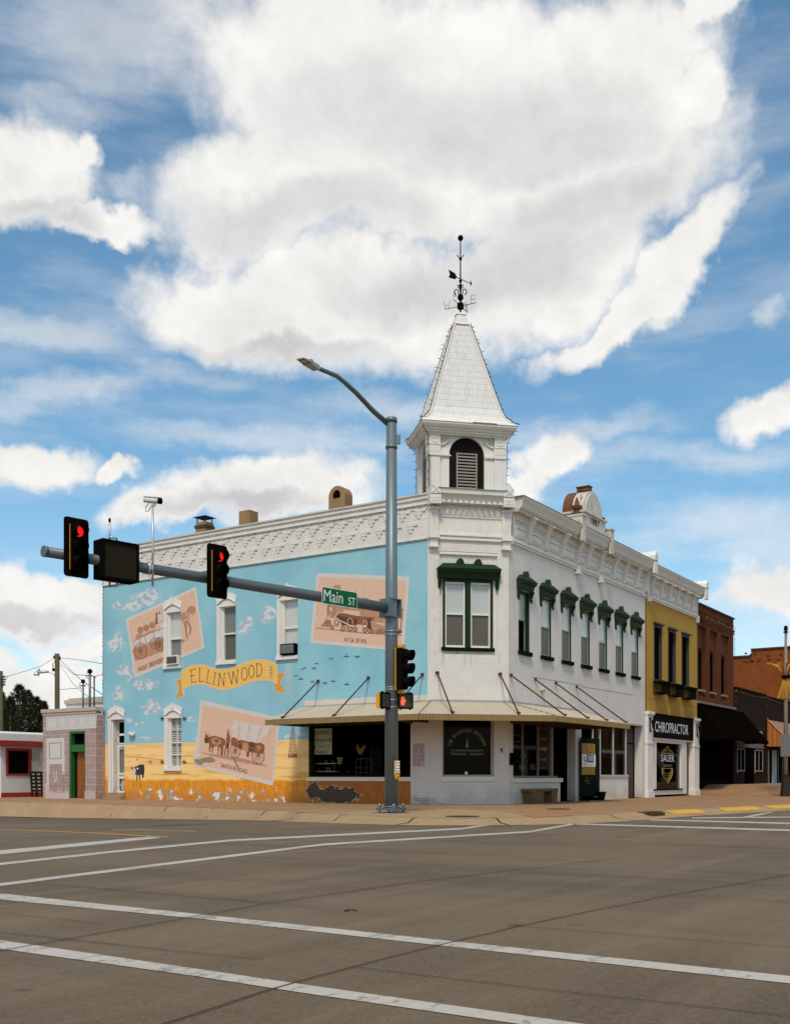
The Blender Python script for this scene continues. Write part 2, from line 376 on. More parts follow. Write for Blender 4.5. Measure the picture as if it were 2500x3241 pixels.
class Decal:
    """flat paint laid on a wall, each stroke a hair proud of the last"""
    def __init__(s, mb, crop, plane='M', base=.004, step=.00012, v=0.0):
        s.mb, s.c, s.p, s.o, s.st, s.v = mb, crop, plane, base, step, v
        s.hole = None
        s.n = {'M': Vector((-1,0,0)), 'S': Vector((0,-1,0)), 'C': Vector((-q2,-q2,0))}[plane]
    def pt(s, x, y): return at(s.c, x, y, s.p, s.v) + s.n*s.o
    def poly(s, pts, mi):
        s.mb.cur = mi; s.emit([s.pt(*p) for p in pts]); s.o += s.st
    def emit(s, P3):
        if not s.hole: s.mb.poly(P3); return
        y0, y1, z0, z1 = s.hole
        for cl in (((1, y1, 1),), ((1, y0, -1),), ((1, y0, 1), (1, y1, -1), (2, z1, 1)), ((1, y0, 1), (1, y1, -1), (2, z0, -1))):
            q = P3
            for c in cl:
                q = clip_half(q, *c)
                if len(q) < 3: break
            if len(q) >= 3: s.mb.poly(q)
    def stroke(s, pts, w, mi, closed=False):
        s.mb.cur = mi; n = len(pts); L = []; R = []
        for k, p in enumerate(pts):
            if closed: a, b = pts[(k-1) % n], pts[(k+1) % n]
            else: a, b = pts[max(k-1, 0)], pts[min(k+1, n-1)]
            dx, dy = b[0]-a[0], b[1]-a[1]; l = math.hypot(dx, dy) or 1
            L.append((p[0]-dy/l*w/2, p[1]+dx/l*w/2)); R.append((p[0]+dy/l*w/2, p[1]-dx/l*w/2))
        Lp = [s.pt(*p) for p in L]; Rp = [s.pt(*p) for p in R]
        for k in range(n if closed else n-1):
            k2 = (k+1) % n; s.emit([Lp[k], Lp[k2], Rp[k2], Rp[k]])
        s.o += s.st
    def ring(s, cx, cy, rx, ry, w, mi, n=22): s.stroke([(cx+rx*math.cos(2*math.pi*k/n), cy+ry*math.sin(2*math.pi*k/n)) for k in range(n)], w, mi, True)
    def disc(s, cx, cy, rx, ry, mi, n=16, jit=0): s.poly([(cx+rx*(1+random.uniform(-jit, jit))*math.cos(2*math.pi*k/n), cy+ry*(1+random.uniform(-jit, jit))*math.sin(2*math.pi*k/n)) for k in range(n)], mi)
    def wheel(s, cx, cy, rx, ry, mi, sp=12, w=3):
        s.ring(cx, cy, rx, ry, w*1.3, mi)
        for k in range(sp):
            a = 2*math.pi*k/sp; s.stroke([(cx, cy), (cx+rx*math.cos(a), cy+ry*math.sin(a))], w*.7, mi)
        s.disc(cx, cy, rx*.14, ry*.14, mi)
    def text(s, txt, bl, br, h, mi, slant=0):
        s.mb.cur = mi; O = s.pt(*bl); U = s.pt(*br)-O; V = s.pt(bl[0]+slant, bl[1]-h)-O
        text_on(s.mb, txt, O, U, V); s.o += s.st

def wall(mb, F, u0, u1, z0, z1, holes, reveal, n=0.0):
    us = sorted({u0, u1, *[h[0] for h in holes], *[h[1] for h in holes]}); zs = sorted({z0, z1, *[h[2] for h in holes], *[h[3] for h in holes]})
    us = [u for u in us if u0 <= u <= u1]; zs = [z for z in zs if z0 <= z <= z1]
    for a, b in zip(us, us[1:]):
        for c, d in zip(zs, zs[1:]):
            if any(h[0] <= (a+b)/2 <= h[1] and h[2] <= (c+d)/2 <= h[3] for h in holes): continue
            mb.poly([F.P(a,n,c), F.P(b,n,c), F.P(b,n,d), F.P(a,n,d)])
    for h in holes:
        r = h[4] if len(h) > 4 else reveal
        a, b, c, d = h[:4]; P = F.P
        mb.poly([P(a,n,c),P(a,n,d),P(a,n-r,d),P(a,n-r,c)]); mb.poly([P(b,n,c),P(b,n,d),P(b,n-r,d),P(b,n-r,c)])
        mb.poly([P(a,n,d),P(b,n,d),P(b,n-r,d),P(a,n-r,d)])
        if c > z0+.001: mb.poly([P(a,n,c),P(b,n,c),P(b,n-r,c),P(a,n-r,c)])

# ------------------------------------------------------------------ ground, road, kerb, pavement
def ground_mats():
    m, N, b, pos, out = newmat('concrete road')
    n1 = N.noise(pos, .22, 8, .66); n2 = N.noise(pos, 22, 6, .75)
    st = N.noise(N.scalev(pos, (.10, 1.4, 1)), 1.0, 6, .65, .5)
    st2 = N.noise(N.scalev(pos, (1.1, .12, 1)), 1.0, 6, .65, .5)
    sp = N.n('ShaderNodeSeparateXYZ', {0: pos})
    c = N.mix(N.ss(n1, .35, .65), (.108,.074,.040), (.166,.117,.066))
    c = N.mix(N.ss(st, .44, .70, 0, .75), c, (.205,.148,.090))
    c = N.mix(N.ss(st2, .46, .70, 0, .7), c, (.076,.060,.038))
    c = N.mix(N.ss(n2, .35, .7, 0, .5), c, (.19,.155,.115))
    sp2 = N.ss(N.noise(pos, 70, 2, .5), .60, .68, 0, .55)
    c = N.mix(sp2, c, (.040,.032,.024))
    # dark asphalt lane along the mural side
    lane = N.m('MULTIPLY', N.ss(sp.outputs[1], 0, 6), N.ss(sp.outputs[0], -14, -9))
    c = N.mix(N.m('MULTIPLY', lane, .5), c, (.085,.070,.056))
    n4 = N.noise(pos, 48, 3, .8)
    c = N.n('ShaderNodeVectorMath', {0: c, 'Scale': N.m('ADD', .62, N.m('MULTIPLY', n4, .76))}, operation='SCALE').outputs[0]
    # oil drips and small stains
    vr = N.n('ShaderNodeTexVoronoi', {'Vector': pos, 'Scale': 1.1, 'Randomness': 1.0}).outputs['Distance']
    oil = N.m('MULTIPLY', N.ss(vr, .10, .03), N.ss(N.noise(pos, .5, 3), .48, .56))
    c = N.mix(N.m('MULTIPLY', oil, .6), c, (.035,.028,.02))
    # polished wheel tracks
    N.nt.links.new(c, b.inputs['Base Color']); b.inputs['Roughness'].default_value = .85; b.inputs['Specular IOR Level'].default_value = .2
    bump_to(N, b, N.m('ADD', N.m('ADD', n2, n4), N.m('MULTIPLY', st, .5)), .6, .012)
    m2, N, b, pos, out = newmat('brick pavement')
    br = N.n('ShaderNodeTexBrick', {'Vector': pos, 'Color1': (.35,.185,.068,1), 'Color2': (.27,.142,.052,1), 'Mortar': (.14,.08,.04,1), 'Scale': 1.0, 'Mortar Size': .006, 'Brick Width': .2, 'Row Height': .1})
    n1 = N.noise(pos, .8, 6, .6)
    c = N.mix(N.ss(n1, .4, .7, 0, .75), br.outputs[0], (.36,.21,.10))
    c = N.mix(N.ss(N.noise(pos, 2.5, 5, .7), .55, .7, 0, .4), c, (.16,.09,.05))
    N.nt.links.new(c, b.inputs['Base Color']); b.inputs['Roughness'].default_value = .85
    bump_to(N, b, br.outputs['Fac'], -.3, .01)
    m3, N, b, pos, out = newmat('worn road paint')
    sc = N.noise(N.scalev(pos, (1, 1, 1)), 16, 8, .75)
    st = N.noise(N.scalev(pos, (.5, 6, 1)), 1.2, 5, .7)
    f = N.ss(N.m('ADD', sc, N.m('MULTIPLY', N.m('SUBTRACT', st, .5), .9)), .32, .50, .22, 1)
    c = N.mix(f, (.16,.14,.12), N.mix(N.noise(pos, 3, 4), (.42,.375,.31), (.52,.47,.395)))
    N.nt.links.new(c, b.inputs['Base Color']); b.inputs['Roughness'].default_value = .7
    return m, m2, m3
m_road, m_pave, m_line = ground_mats()
m_lineY = pmat('worn yellow road paint', (.45,.24,.06), .7, .3, 6)
m_kerbY = pmat('yellow kerb paint', (.62,.33,.04), .7, .35, 4, dirt=.5, dirtcol=(.35,.24,.14))
m_crack = pmat('tar joint', (.025,.018,.012), .8, .2, 5)
m_grass = pmat('dry grass', (.16,.14,.06), .95, .3, .4)

mb = MB(); mb.poly([(-1500,-1500,-.72),(1500,-1500,-.72),(1500,1500,-.72),(-1500,1500,-.72)])
tag(mb.build('ground', m_grass), 'flat dry ground stretching away beyond the streets', kind='structure')
mb = MB()
xs = [-60,-45]+[x for x in range(-38, 42, 2)]+[50,60,80]; ys = [-45,-35]+[y for y in range(-30, 24, 1)]+[30,40,60,90]
i0 = mb.addv([(x, y, road_z(x, y)) for x in xs for y in ys]); ny = len(ys)
for a in range(len(xs)-1):
    for b_ in range(ny-1): mb.face((i0+a*ny+b_, i0+(a+1)*ny+b_, i0+(a+1)*ny+b_+1, i0+a*ny+b_+1), True)
tag(mb.build('road', m_road), 'worn grey brown concrete street crossing', kind='structure')

kin = [at(None, x, y, 'G', 0) for x, y in ((0,1710),(202,1715),(400,1722),(600,1730),(700,1736),(845,1743),(920,1745),(1000,1745.2),(1090,1744.5),(1180,1742.5),(1250,1739.5),(1320,1735.5),(1408,1729.5),(1500,1725),(1685,1716))]
kin = [Vector((-5.4, 60, 0)), Vector((-5.5, 32, 0))] + kin + [Vector((14, -9.7, 0)), Vector((60, -10.2, 0))]
def offs(poly, d):
    out = []
    for k, p in enumerate(poly):
        t = (poly[min(k+1, len(poly)-1)]-poly[max(k-1, 0)]).normalized(); nrm = Vector((t.y, -t.x, 0))
        if nrm.dot(Vector((-1,-1,0))) < 0: nrm = -nrm
        out.append(p+nrm*d)
    return out
kw = .42
gut = offs(kin, 1.0); kout = offs(kin, kw); kmid = offs(kin, .2)
def pave_z(x, y): return .55*sst((x-24.1)/3.2)
mb = MB()
# pavement: strip between kerb line and the building line, subdivided along both directions
inner = []
for p in kin:
    if p.y > 1.0: q = Vector((6, p.y, 0))
    else: q = Vector((max(p.x+9, 6), 12, 0))
    inner.append(q)
mb.poly([Vector((p.x, p.y, 0)) for p in kin] + [Vector((60, 14, 0)), Vector((24, 14, 0)), Vector((24, 60, 0))])
pv = mb
tag(pv.build('sidewalk', m_pave), 'tan brick paved sidewalk round the street corner', kind='structure')
mb = MB()
xs = [24.0, 24.4, 24.8, 25.2, 25.6, 26, 26.4, 26.8, 27.2, 27.6, 28, 40, 60]; ys = [-9.9, -5, 0, 14]
i0 = mb.addv([(x, y, pave_z(x, y)+.005) for x in xs for y in ys])
for a in range(len(xs)-1):
    for b_ in range(3): mb.face((i0+a*4+b_, i0+(a+1)*4+b_, i0+(a+1)*4+b_+1, i0+a*4+b_+1), True)
tag(mb.build('sidewalk', m_pave), 'sidewalk rising in front of the dark stores', kind='structure')
mb = MB()
n = len(kin)
A = [p+Vector((0,0,.004)) for p in kin]; B_ = [Vector((p.x, p.y, -.01)) for p in kmid]
C_ = [Vector((p.x, p.y, road_z(p.x, p.y)+.035)) for p in kout]; D_ = [Vector((p.x, p.y, road_z(p.x, p.y)+.006)) for p in gut]
ia = [mb.addv(q) for q in (A, B_, C_, D_)]
for r in range(3):
    for k in range(n-1):
        mb.face((ia[r]+k, ia[r]+k+1, ia[r+1]+k+1, ia[r+1]+k), True)
tag(mb.build('kerb', m_conc), 'stained pale concrete kerb with wide gutter', kind='structure')
def strip(mb, pts, w, fz):
    """flat ribbon on a surface z=fz(x,y)"""
    n = len(pts); L = []; R = []
    ws = w if isinstance(w, (list, tuple)) else [w]*n
    for k, p in enumerate(pts):
        t = (pts[min(k+1, n-1)]-pts[max(k-1, 0)]); t.z = 0; t.normalize(); nr = Vector((t.y, -t.x, 0))
        a, b = p+nr*ws[k]/2, p-nr*ws[k]/2
        L.append((a.x, a.y, fz(a.x, a.y))); R.append((b.x, b.y, fz(b.x, b.y)))
    i = mb.addv(L); j = mb.addv(R)
    for k in range(n-1): mb.face((i+k, i+k+1, j+k+1, j+k))
def densify(pts, step=.8, jit=0):
    out = []
    for a, b in zip(pts, pts[1:]):
        m = max(1, int((b-a).length/step))
        for k in range(m):
            p = a.lerp(b, k/m)
            if jit and k: p = p+Vector((random.uniform(-jit, jit), random.uniform(-jit, jit), 0))
            out.append(p)
    out.append(pts[-1]); return out
# tar joint between brick and kerb, and kerb joints
mb = MB()
strip(mb, densify(kin[1:7], .5, .02), .035, lambda x, y: .012)
for k, f in ((3,.3),(3,.85),(4,.35),(4,.9),(5,.5),(6,.3),(7,.6),(9,.6),(12,.5),(14,.3)):
    p = A[k].lerp(A[k+1], f); a = B_[k].lerp(B_[k+1], f); c = C_[k].lerp(C_[k+1], f); d = D_[k].lerp(D_[k+1], f)
    up = Vector((0,0,.008)); t = (A[k+1]-A[k]).normalized()*.02
    for s0, s1 in ((p, a), (a, c), (c, d)): mb.poly([s0+up-t, s0+up+t, s1+up+t, s1+up-t])
tag(mb.build('kerb_joints', m_crack), 'dark joint lines in the kerb', kind='structure')
# yellow painted lengths of kerb
mb = MB()
def kerb_paint(f0, f1, k0):
    for r0, r1 in ((A, B_), (B_, C_)):
        a0, a1 = r0[k0].lerp(r0[k0+1], f0), r0[k0].lerp(r0[k0+1], f1); b0, b1 = r1[k0].lerp(r1[k0+1], f0), r1[k0].lerp(r1[k0+1], f1)
        u = Vector((-.004,-.006,.007)); mb.poly([a0+u, a1+u, b1+u, b0+u])
kerb_paint(.0, .75, 14); kerb_paint(.1, .5, 15); kerb_paint(.62, .98, 15); kerb_paint(.1,.5,16)
tag(mb.build('kerb_paint', m_kerbY), 'worn yellow paint on the Main Street kerb', kind='structure')
# concrete apron at the corner, terracotta slab
mb = MB()
ap = [at(None, x, y, 'G', .006) for x, y in ((600,1729.5),(700,1728),(820,1727),(870,1728),(930,1726),(1010,1727),(1070,1731),(1100,1736),(1120,1743.5),(1000,1745),(920,1744.6),(845,1742.6),(700,1735.6))]
mb.poly(ap)
tag(mb.build('sidewalk_apron', m_conc), 'pale concrete slabs at the corner of the sidewalk', kind='structure')
mb = MB()
mb.poly([at(None, x, y, 'G', .010) for x, y in ((1122,1738),(1225,1738.5),(1185,1741.5),(1135,1743))])
tag(mb.build('tactile_slab', pmat('terracotta slab', (.42,.15,.08), .8, .15, 6)), 'red slab at the kerb ramp', kind='structure')
# road lines
def road_line(name, label, pts, w, mat=m_line, lift=.004):
    mb = MB(); P3 = densify([on_road(*p) for p in pts], .8)
    strip(mb, P3, w, lambda x, y: road_z(x, y)+lift); return tag(mb.build(name, mat), label, kind='structure')
def road_band(name, label, top, bot, mat=m_line, lift=.004):
    """painted line given by its two surveyed edges (same count)"""
    mb = MB(); T_ = densify2([on_road(*p) for p in top]); Bt = densify2([on_road(*p) for p in bot])
    i = mb.addv([(p.x, p.y, road_z(p.x, p.y)+lift) for p in T_]); j = mb.addv([(p.x, p.y, road_z(p.x, p.y)+lift) for p in Bt])
    for k in range(len(T_)-1): mb.face((i+k, i+k+1, j+k+1, j+k))
    return tag(mb.build(name, mat), label, kind='structure')
def densify2(pts, m=10): return [a.lerp(b, k/m) for a, b in zip(pts, pts[1:]) for k in range(m)]+[pts[-1]]
road_band('crosswalk_line', 'white line nearest the camera', [(-60,1998),(0,2006),(410,2066),(640,2100),(1220,2182),(1500,2222)], [(-60,2016),(0,2024.5),(410,2082),(640,2118),(1220,2202),(1500,2244)])
road_band('crosswalk_line', 'white line across the whole crossing', [(-60,1899),(0,1906),(430,1951),(960,2008),(1685,2083),(1800,2094)], [(-60,1912),(0,1919),(430,1961),(960,2020),(1685,2099),(1800,2110)])
road_band('crosswalk_line', 'bent white line second from the far kerb', [(-60,1893),(0,1884.5),(440,1830),(690,1799.5),(1130,1772.5),(1222,1756)], [(-60,1899),(0,1890.5),(440,1835),(690,1803.5),(1130,1775.8),(1228,1758.5)])
road_band('crosswalk_line', 'white line nearest the far kerb', [(-60,1848),(0,1841),(250,1814),(490,1791),(985,1766),(1050,1756)], [(-60,1853),(0,1846),(250,1818.5),(490,1795),(985,1769.5),(1062,1758)])
road_band('stop_line', 'wide white stop line at the left', [(-60,1820),(0,1814.5),(318,1784.5)], [(-60,1829),(0,1823),(345,1787.5)])
road_line('lane_line', 'faint yellow centre line at the left', [(-60,1766),(0,1769),(360,1786)], .16, m_lineY)
road_line('lane_line', 'faint white lane line near the mural kerb', [(240,1769),(420,1773.5)], .10)
road_band('crosswalk_line', 'white line from the corner to the right edge', [(1222,1756),(1685,1769.5),(1760,1772)], [(1222,1758.5),(1685,1773),(1760,1775)])
road_band('crosswalk_line', 'white line beside the yellow kerb', [(1385,1747.5),(1685,1755),(1760,1757)], [(1385,1749.8),(1685,1758),(1760,1760)])
road_band('parking_line', 'short slanting white line by the yellow kerb', [(1575,1744.5),(1640,1732)], [(1595,1744.5),(1652,1732)], lift=.008)
road_band('parking_line', 'thin white line under the yellow kerb', [(1475,1744),(1590,1742.5),(1690,1742)], [(1475,1746),(1590,1744.8),(1690,1744)])
mb = MB()
for pts, w in (([(-40,2038),(0,2030),(430,1953),(570,1928),(900,1880),(1310,1832)], .022), ([(340,2190),(560,2118),(755,2064),(960,2012),(1100,1978),(1400,1916),(1700,1864)], .02),
               ([(60,1884),(250,1899),(560,1926)], .02), ([(0,1990),(300,2022),(560,2048)], .012), ([(755,2064),(1200,2117),(1685,2170)], .014), ([(1100,1976),(1685,2022)], .014),
               ([(160,1877),(690,1842),(860,1832)], .012), ([(1400,1800),(1690,1781)], .012), ([(735,1945),(748,1941),(760,1944)], .05), ([(20,1950),(220,1972)], .010), ([(1150,1900),(1300,1912),(1500,1915)], .010),  ([(1320,1788),(1600,1745)], .012)):
    strip(mb, densify([on_road(*p) for p in pts], .3, .012), w*.55, lambda x, y: road_z(x, y)+.0085)
tag(mb.build('road_joints', m_crack), 'cracks and slab joints in the road', kind='structure')
def manhole(c, r, label):
    mb = MB(); mb.lathe(c, [(r, 0), (r, .012), (r*.93, .013), (r*.92, .008), (.01, .008)], 28, False)
    for k in range(-3, 4): mb.box(c.x-r*.6, c.x+r*.6, c.y+k*r*.2-.015, c.y+k*r*.2+.015, c.z+.009, c.z+.014)
    return tag(mb.build('manhole_cover', pmat('cast iron cover', (.07,.05,.03), .7, .3, 9)), label, 'manhole cover')
manhole(at('G', 800, 1625, 'G', .008), .42, 'round iron cover set in the pale concrete at the corner')
manhole(at('H', 560, 1383, 'G', .006), .36, 'round dark cover in the brick sidewalk in front of the stone bench')
o = MB(); c = A[13].lerp(A[14], .55); t_ = (A[14]-A[13]).normalized(); n_ = Vector((t_.y, -t_.x, 0))
if n_.x+n_.y > 0: n_ = -n_
o.obox(c+n_*.36+Vector((0,0,-.07)), t_*.42, n_*.10, (0,0,.055)); o.obox(c+n_*.22+Vector((0,0,-.005)), t_*.5, n_*.16, (0,0,.022))
for k in range(5): o.obox(c+t_*(-.36+k*.18)+n_*.44+Vector((0,0,-.06)), t_*.02, n_*.06, (0,0,.05))
tag(o.build('drain_inlet', m_soot), 'dark storm drain inlet in the kerb before the yellow paint', 'drain')

# ------------------------------------------------------------------ corner building
bld = thing('corner_building', (0,0,0), 'two storey white painted brick corner building with blue mural side and pointed tower', 'building')
MW = [(14.25,15.22,5.68,8.08),(11.21,12.19,5.68,8.05),(8.03,9.02,5.68,8.02)]
GW = (14.23,15.18,1.38,3.62); DR = (17.68,18.66,.28,3.66); SHOPM = (2.87,7.51,.98,3.0)
mb = MB(); wall(mb, FM, 2.05, 19.04, 0, 9.42, MW+[GW, DR, SHOPM], .22)
mb.build('mural_wall', m_mural, bld, False)
mb = MB()
# white strip beside the corner, ground floor
mb.fb(FM, 2.05, 2.87, .002, .006, 0, 3.6)
mb.fb(FM, 2.05, 2.15, .002, .006, 3.6, 9.42)
mb.build('corner_strip', m_white, bld)
SW = [(2.84+1.9*k+.0, 3.74+1.9*k, 5.62, 7.86) for k in range(7)]
mb = MB()
wall(mb, FS, 2.05, 16.03, 3.38, 9.6, SW, .22)
wall(mb, FS, 2.05, 2.41, 0, 3.38, [], 0); wall(mb, FS, 2.41, 6.49, 0, .93, [], 0)
mb.fb(FS, 7.96, 8.56, -.36, 0, 0, 3.38)
mb.fb(FS, 9.9, 13.86, -.3, 0, 0, .98)
mb.fb(FS, 15.61, 16.03, -.4, 0, 0, 3.38)
mb.fb(FS, 6.3, 6.49, -1.6, -.002, 0, .93)
PCH = (.34, 2.48, 5.36, 9.02)
wall(mb, FC, 0, CWID, 0, 9.6, [(.44,2.36,1.0,3.06,.2), (*PCH, .06)], .2)
wall(mb, FC, PCH[0], PCH[1], PCH[2], PCH[3], [(.47,2.32,5.6,8.06)], .22, -.06)
# parapets and backs
wall(mb, FM, 2.05, 19.04, 9.42, 11.0, [], 0, .03)
mb.fb(FM, 2.05, 19.04, -.35, .08, 10.86, 11.0)
mb.box(.05, 16.03, 18.74, 19.04, 3, 10.95)
mb.fb(FM, 19.04, 19.06, -16, 0, 0, 10.95)
mb.box(15.7, 16.02, .3, 19, 3.5, 10.9)
mb.build('brick_wall', m_white, bld, False)
mb = MB(); mb.poly([(.3,2.3,10.3),(2.3,.3,10.3),(15.8,.3,10.3),(15.8,18.8,10.3),(.3,18.8,10.3)])
mb.build('roof', m_soot, bld, False)
mb = MB()
mb.box(.06,15.7,18.86,19.0,0,10); mb.poly([(.25,2.3,3.55),(2.3,.25,3.55),(15.8,.25,3.55),(15.8,18.8,3.55),(.25,18.8,3.55)])
mb.poly([(.02,2.1,.02),(2.1,.02,.02),(15.8,.02,.02),(15.8,18.8,.02),(.02,18.8,.02)])
mb.poly([(5.2,2.0,0),(5.2,8.5,0),(5.2,8.5,3.5),(5.2,2.0,3.5)])
mb.poly([(.25,7.8,0),(5.2,7.8,0),(5.2,7.8,3.5),(.25,7.8,3.5)])
mb.poly([(2.1,4.0,0),(15.6,4.0,0),(15.6,4.0,3.5),(2.1,4.0,3.5)])
mb.cur = 1
mb.poly([(3.6,.9,.8),(6.2,1.6,.8),(6.2,1.6,3.3),(3.6,.9,3.3)])
mb.poly([(10.0,1.2,.8),(12.0,1.2,.8),(12.0,1.2,3.3),(10.0,1.2,3.3)])
mb.cur = 0
mb.poly([(6.5,.0,0),(6.5,2.8,0),(6.5,2.8,3.4),(6.5,.0,3.4)]); mb.poly([(9.9,.1,0),(9.9,2.8,0),(9.9,2.8,3.4),(9.9,.1,3.4)])
mb.poly([(6.5,2.8,0),(9.9,2.8,0),(9.9,2.8,3.4),(6.5,2.8,3.4)])
mb.poly([(13.86,.36,0),(15.61,.36,0),(15.61,.36,3.38),(13.86,.36,3.38)])
mb.build('interior', [m_dark, m_brown], bld, False)

# mural pictures
mb = MB()
d = Decal(mb, 'N'); d.hole = (MW[0][0], MW[0][1]+.0, MW[0][2]-.1, MW[0][3]+.2)
d.poly([(105,868),(1318,305),(1468,1368),(258,1890)], PW)
d.poly([(148,905),(1288,372),(1418,1335),(285,1820)], PP)
d.poly([(215,1395),(770,1200),(770,1420),(270,1600)], PL)
d.poly([(218,1250),(765,1030),(765,1165),(235,1372)], PW); d.poly([(680,950),(760,920),(768,1010),(690,1035)], PW)
for p in ([(245,1250),(640,1060),(765,1015)], [(250,1375),(765,1170)], [(245,1250),(262,1380)], [(345,1190),(360,1340)], [(430,1150),(455,1300)], [(585,1080),(600,1240)], [(680,1000),(690,1100)]): d.stroke(p, 8, PB)
for x, y in ((358,1058),(462,1022),(565,972)): d.disc(x, y, 50, 55, PL); d.ring(x, y, 50, 56, 6, PB); d.ring(x, y, 22, 26, 5, PB)
d.poly([(270,1240),(290,1150),(340,1110),(400,1140),(520,1075),(620,1050),(620,1060),(300,1210)], PL)
d.wheel(362,1422,108,140,PB,14,8); d.wheel(618,1290,88,100,PB,12,7); d.wheel(690,1300,72,115,PB,14,7)
d.poly([(620,960),(615,880),(630,840),(625,800),(640,765),(655,790),(650,850),(665,940)], PB); d.poly([(660,940),(665,850),(680,790),(700,760),(715,800),(735,870),(745,915)], PW); d.disc(638,775,14,16,PD); d.disc(690,762,16,18,PD)
d.stroke([(665,830),(690,900),(760,890)], 6, PB)
# horse at right of the window
d.poly([(1062,780),(1140,735),(1180,690),(1215,655),(1250,645),(1290,670),(1303,720),(1285,760),(1265,760),(1270,820),(1240,770),(1205,760),(1215,830),(1190,900),(1225,960),(1238,1040),(1220,1100),(1205,1135),(1190,1130),(1210,1080),(1205,1000),(1165,930),(1160,1060),(1175,1160),(1190,1215),(1160,1200),(1145,1080),(1128,960),(1062,900)], PL)
d.stroke([(1180,690),(1215,655),(1250,645),(1290,670),(1303,720),(1285,760)], 9, PB); d.stroke([(1128,960),(1145,1080),(1165,1200)], 14, PB); d.stroke([(1205,960),(1235,1040),(1205,1130)], 10, PB)
d.stroke([(1062,930),(1130,890),(1200,850)], 10, PW); d.stroke([(1140,720),(1165,800),(1215,840)], 10, PW); d.poly([(1065,1230),(1110,1215),(1140,1225),(1090,1275),(1065,1280)], PL)
d.text('WOLF  BREWERY', (325,1782), (770,1605), 78, PD, -8)
d = Decal(mb, 'T')
d.poly([(205,152),(1575,210),(1490,1315),(98,1195)], PW)
d.poly([(233,212),(1528,270),(1448,1265),(148,1148)], PP)
# locomotive
d.poly([(470,345),(550,340),(560,395),(525,420),(530,600),(470,600),(468,420),(440,395)], PL); d.ring(500,365,50,30,5,PB)
d.poly([(360,640),(1020,600),(1205,690),(1205,900),(1000,880),(830,820),(430,820),(360,760)], PL)
d.poly([(735,520),(760,490),(780,400),(795,490),(810,520),(900,520),(1040,570),(1210,620),(1210,760),(860,720),(735,700)], PL)
d.ring(413,690,58,130,9,PB); d.ring(408,690,32,65,7,PB); d.disc(413,690,20,35,PP)
d.poly([(520,740),(860,800),(1040,810),(1035,940),(640,900),(500,820),(470,800)], PB)
d.poly([(500,780),(800,840),(790,940),(560,930)], PD); d.poly([(940,840),(1010,830),(1015,1010),(930,960)], PD)
d.poly([(590,700),(830,720),(830,790),(600,740)], PP); d.stroke([(590,740),(830,792),(840,730)], 8, PW); d.stroke([(380,860),(430,850),(520,745),(590,740)], 10, PW)
d.poly([(345,850),(410,860),(400,960),(265,945)], PL)
for k in range(7): d.stroke([(345+k*10,850),(268+k*24,945+k*4)], 6, PD)
d.stroke([(360,760),(345,850),(262,950)], 8, PB)
for x, y, rx, ry in ((432,960,22,35),(590,980,34,40),(688,975,40,42),(770,990,30,34),(915,1000,32,36),(985,1010,26,30),(1035,1015,20,30),(1092,1020,20,28),(1140,1020,20,28),(1185,1020,18,28)): d.disc(x, y, rx*.8, ry*.8, PL); d.ring(x, y, rx, ry, 9, PD)
for x, y, rx, ry in ((695,890,48,75),(915,910,36,70)): d.ring(x, y, rx, ry, 13, PB); d.ring(x, y, rx-10, ry-12, 8, PP)
d.disc(495,890,32,50,PL); d.ring(495,890,34,52,7,PB); d.disc(495,885,14,24,PP)
d.stroke([(510,840),(700,935),(930,955)], 14, PW); d.stroke([(560,880),(560,960)], 8, PW)
d.poly([(1000,880),(1205,940),(1205,1000),(1010,960)], PL); d.stroke([(1000,870),(1205,935)], 8, PW); d.stroke([(1050,790),(1060,900)], 8, PB)
d.stroke([(190,968),(480,998),(900,1045),(1210,1060),(1460,1078)], 8, PB)
d.poly([(1210,620),(1380,640),(1480,690),(1480,720),(1455,1005),(1210,1000)], PL); d.stroke([(1210,618),(1385,655),(1485,710)], 12, PB); d.poly([(1405,745),(1450,745),(1440,975),(1405,970)], PP); d.stroke([(1405,745),(1450,745),(1440,975),(1405,970)], 6, PB, True)
d.poly([(1210,1000),(1460,1010),(1455,1040),(1390,1070),(1210,1060)], PD)
for x in (760,840,900,1100,1150): d.stroke([(x,610),(x+6,700)], 5, PB)
d.stroke([(900,525),(1040,570),(1120,590)], 8, PB)
d.text('AT & SF RR', (602,1168), (940,1198), 58, PB)
d = Decal(mb, 'O')
d.poly([(190,78),(1515,375),(1392,1508),(75,1180)], PW)
d.poly([(222,160),(1460,420),(1370,1430),(140,1150)], PP)
d.poly([(150,950),(640,1010),(1000,1080),(1260,1160),(1300,1190),(900,1130),(400,1020)], PL)
# oxen
d.poly([(255,720),(265,680),(285,650),(270,600),(300,660),(320,690),(350,690),(420,675),(480,690),(560,715),(600,750),(608,820),(570,850),(572,920),(548,1010),(530,1005),(540,900),(500,860),(490,930),(478,1000),(470,995),(478,880),(470,840),(410,860),(398,920),(388,965),(375,960),(380,870),(360,870),(352,900),(358,950),(345,945),(325,900),(330,850),(330,800),(262,800),(250,760)], PB)
d.poly([(370,720),(440,700),(520,740),(540,800),(470,830),(380,810)], PL); d.poly([(400,740),(470,720),(510,770),(450,800)], PB)
d.stroke([(265,680),(275,640),(270,600)], 6, PD); d.stroke([(310,690),(330,650),(318,620)], 6, PD); d.stroke([(355,700),(365,660)], 7, PD); d.poly([(250,720),(300,700),(330,740),(300,800),(262,795)], PD)
for p in ([(340,820),(345,950)], [(385,860),(388,960)], [(480,850),(478,1000)], [(520,850),(530,1000)], [(555,860),(552,1000)]): d.stroke(p, 16, PB)
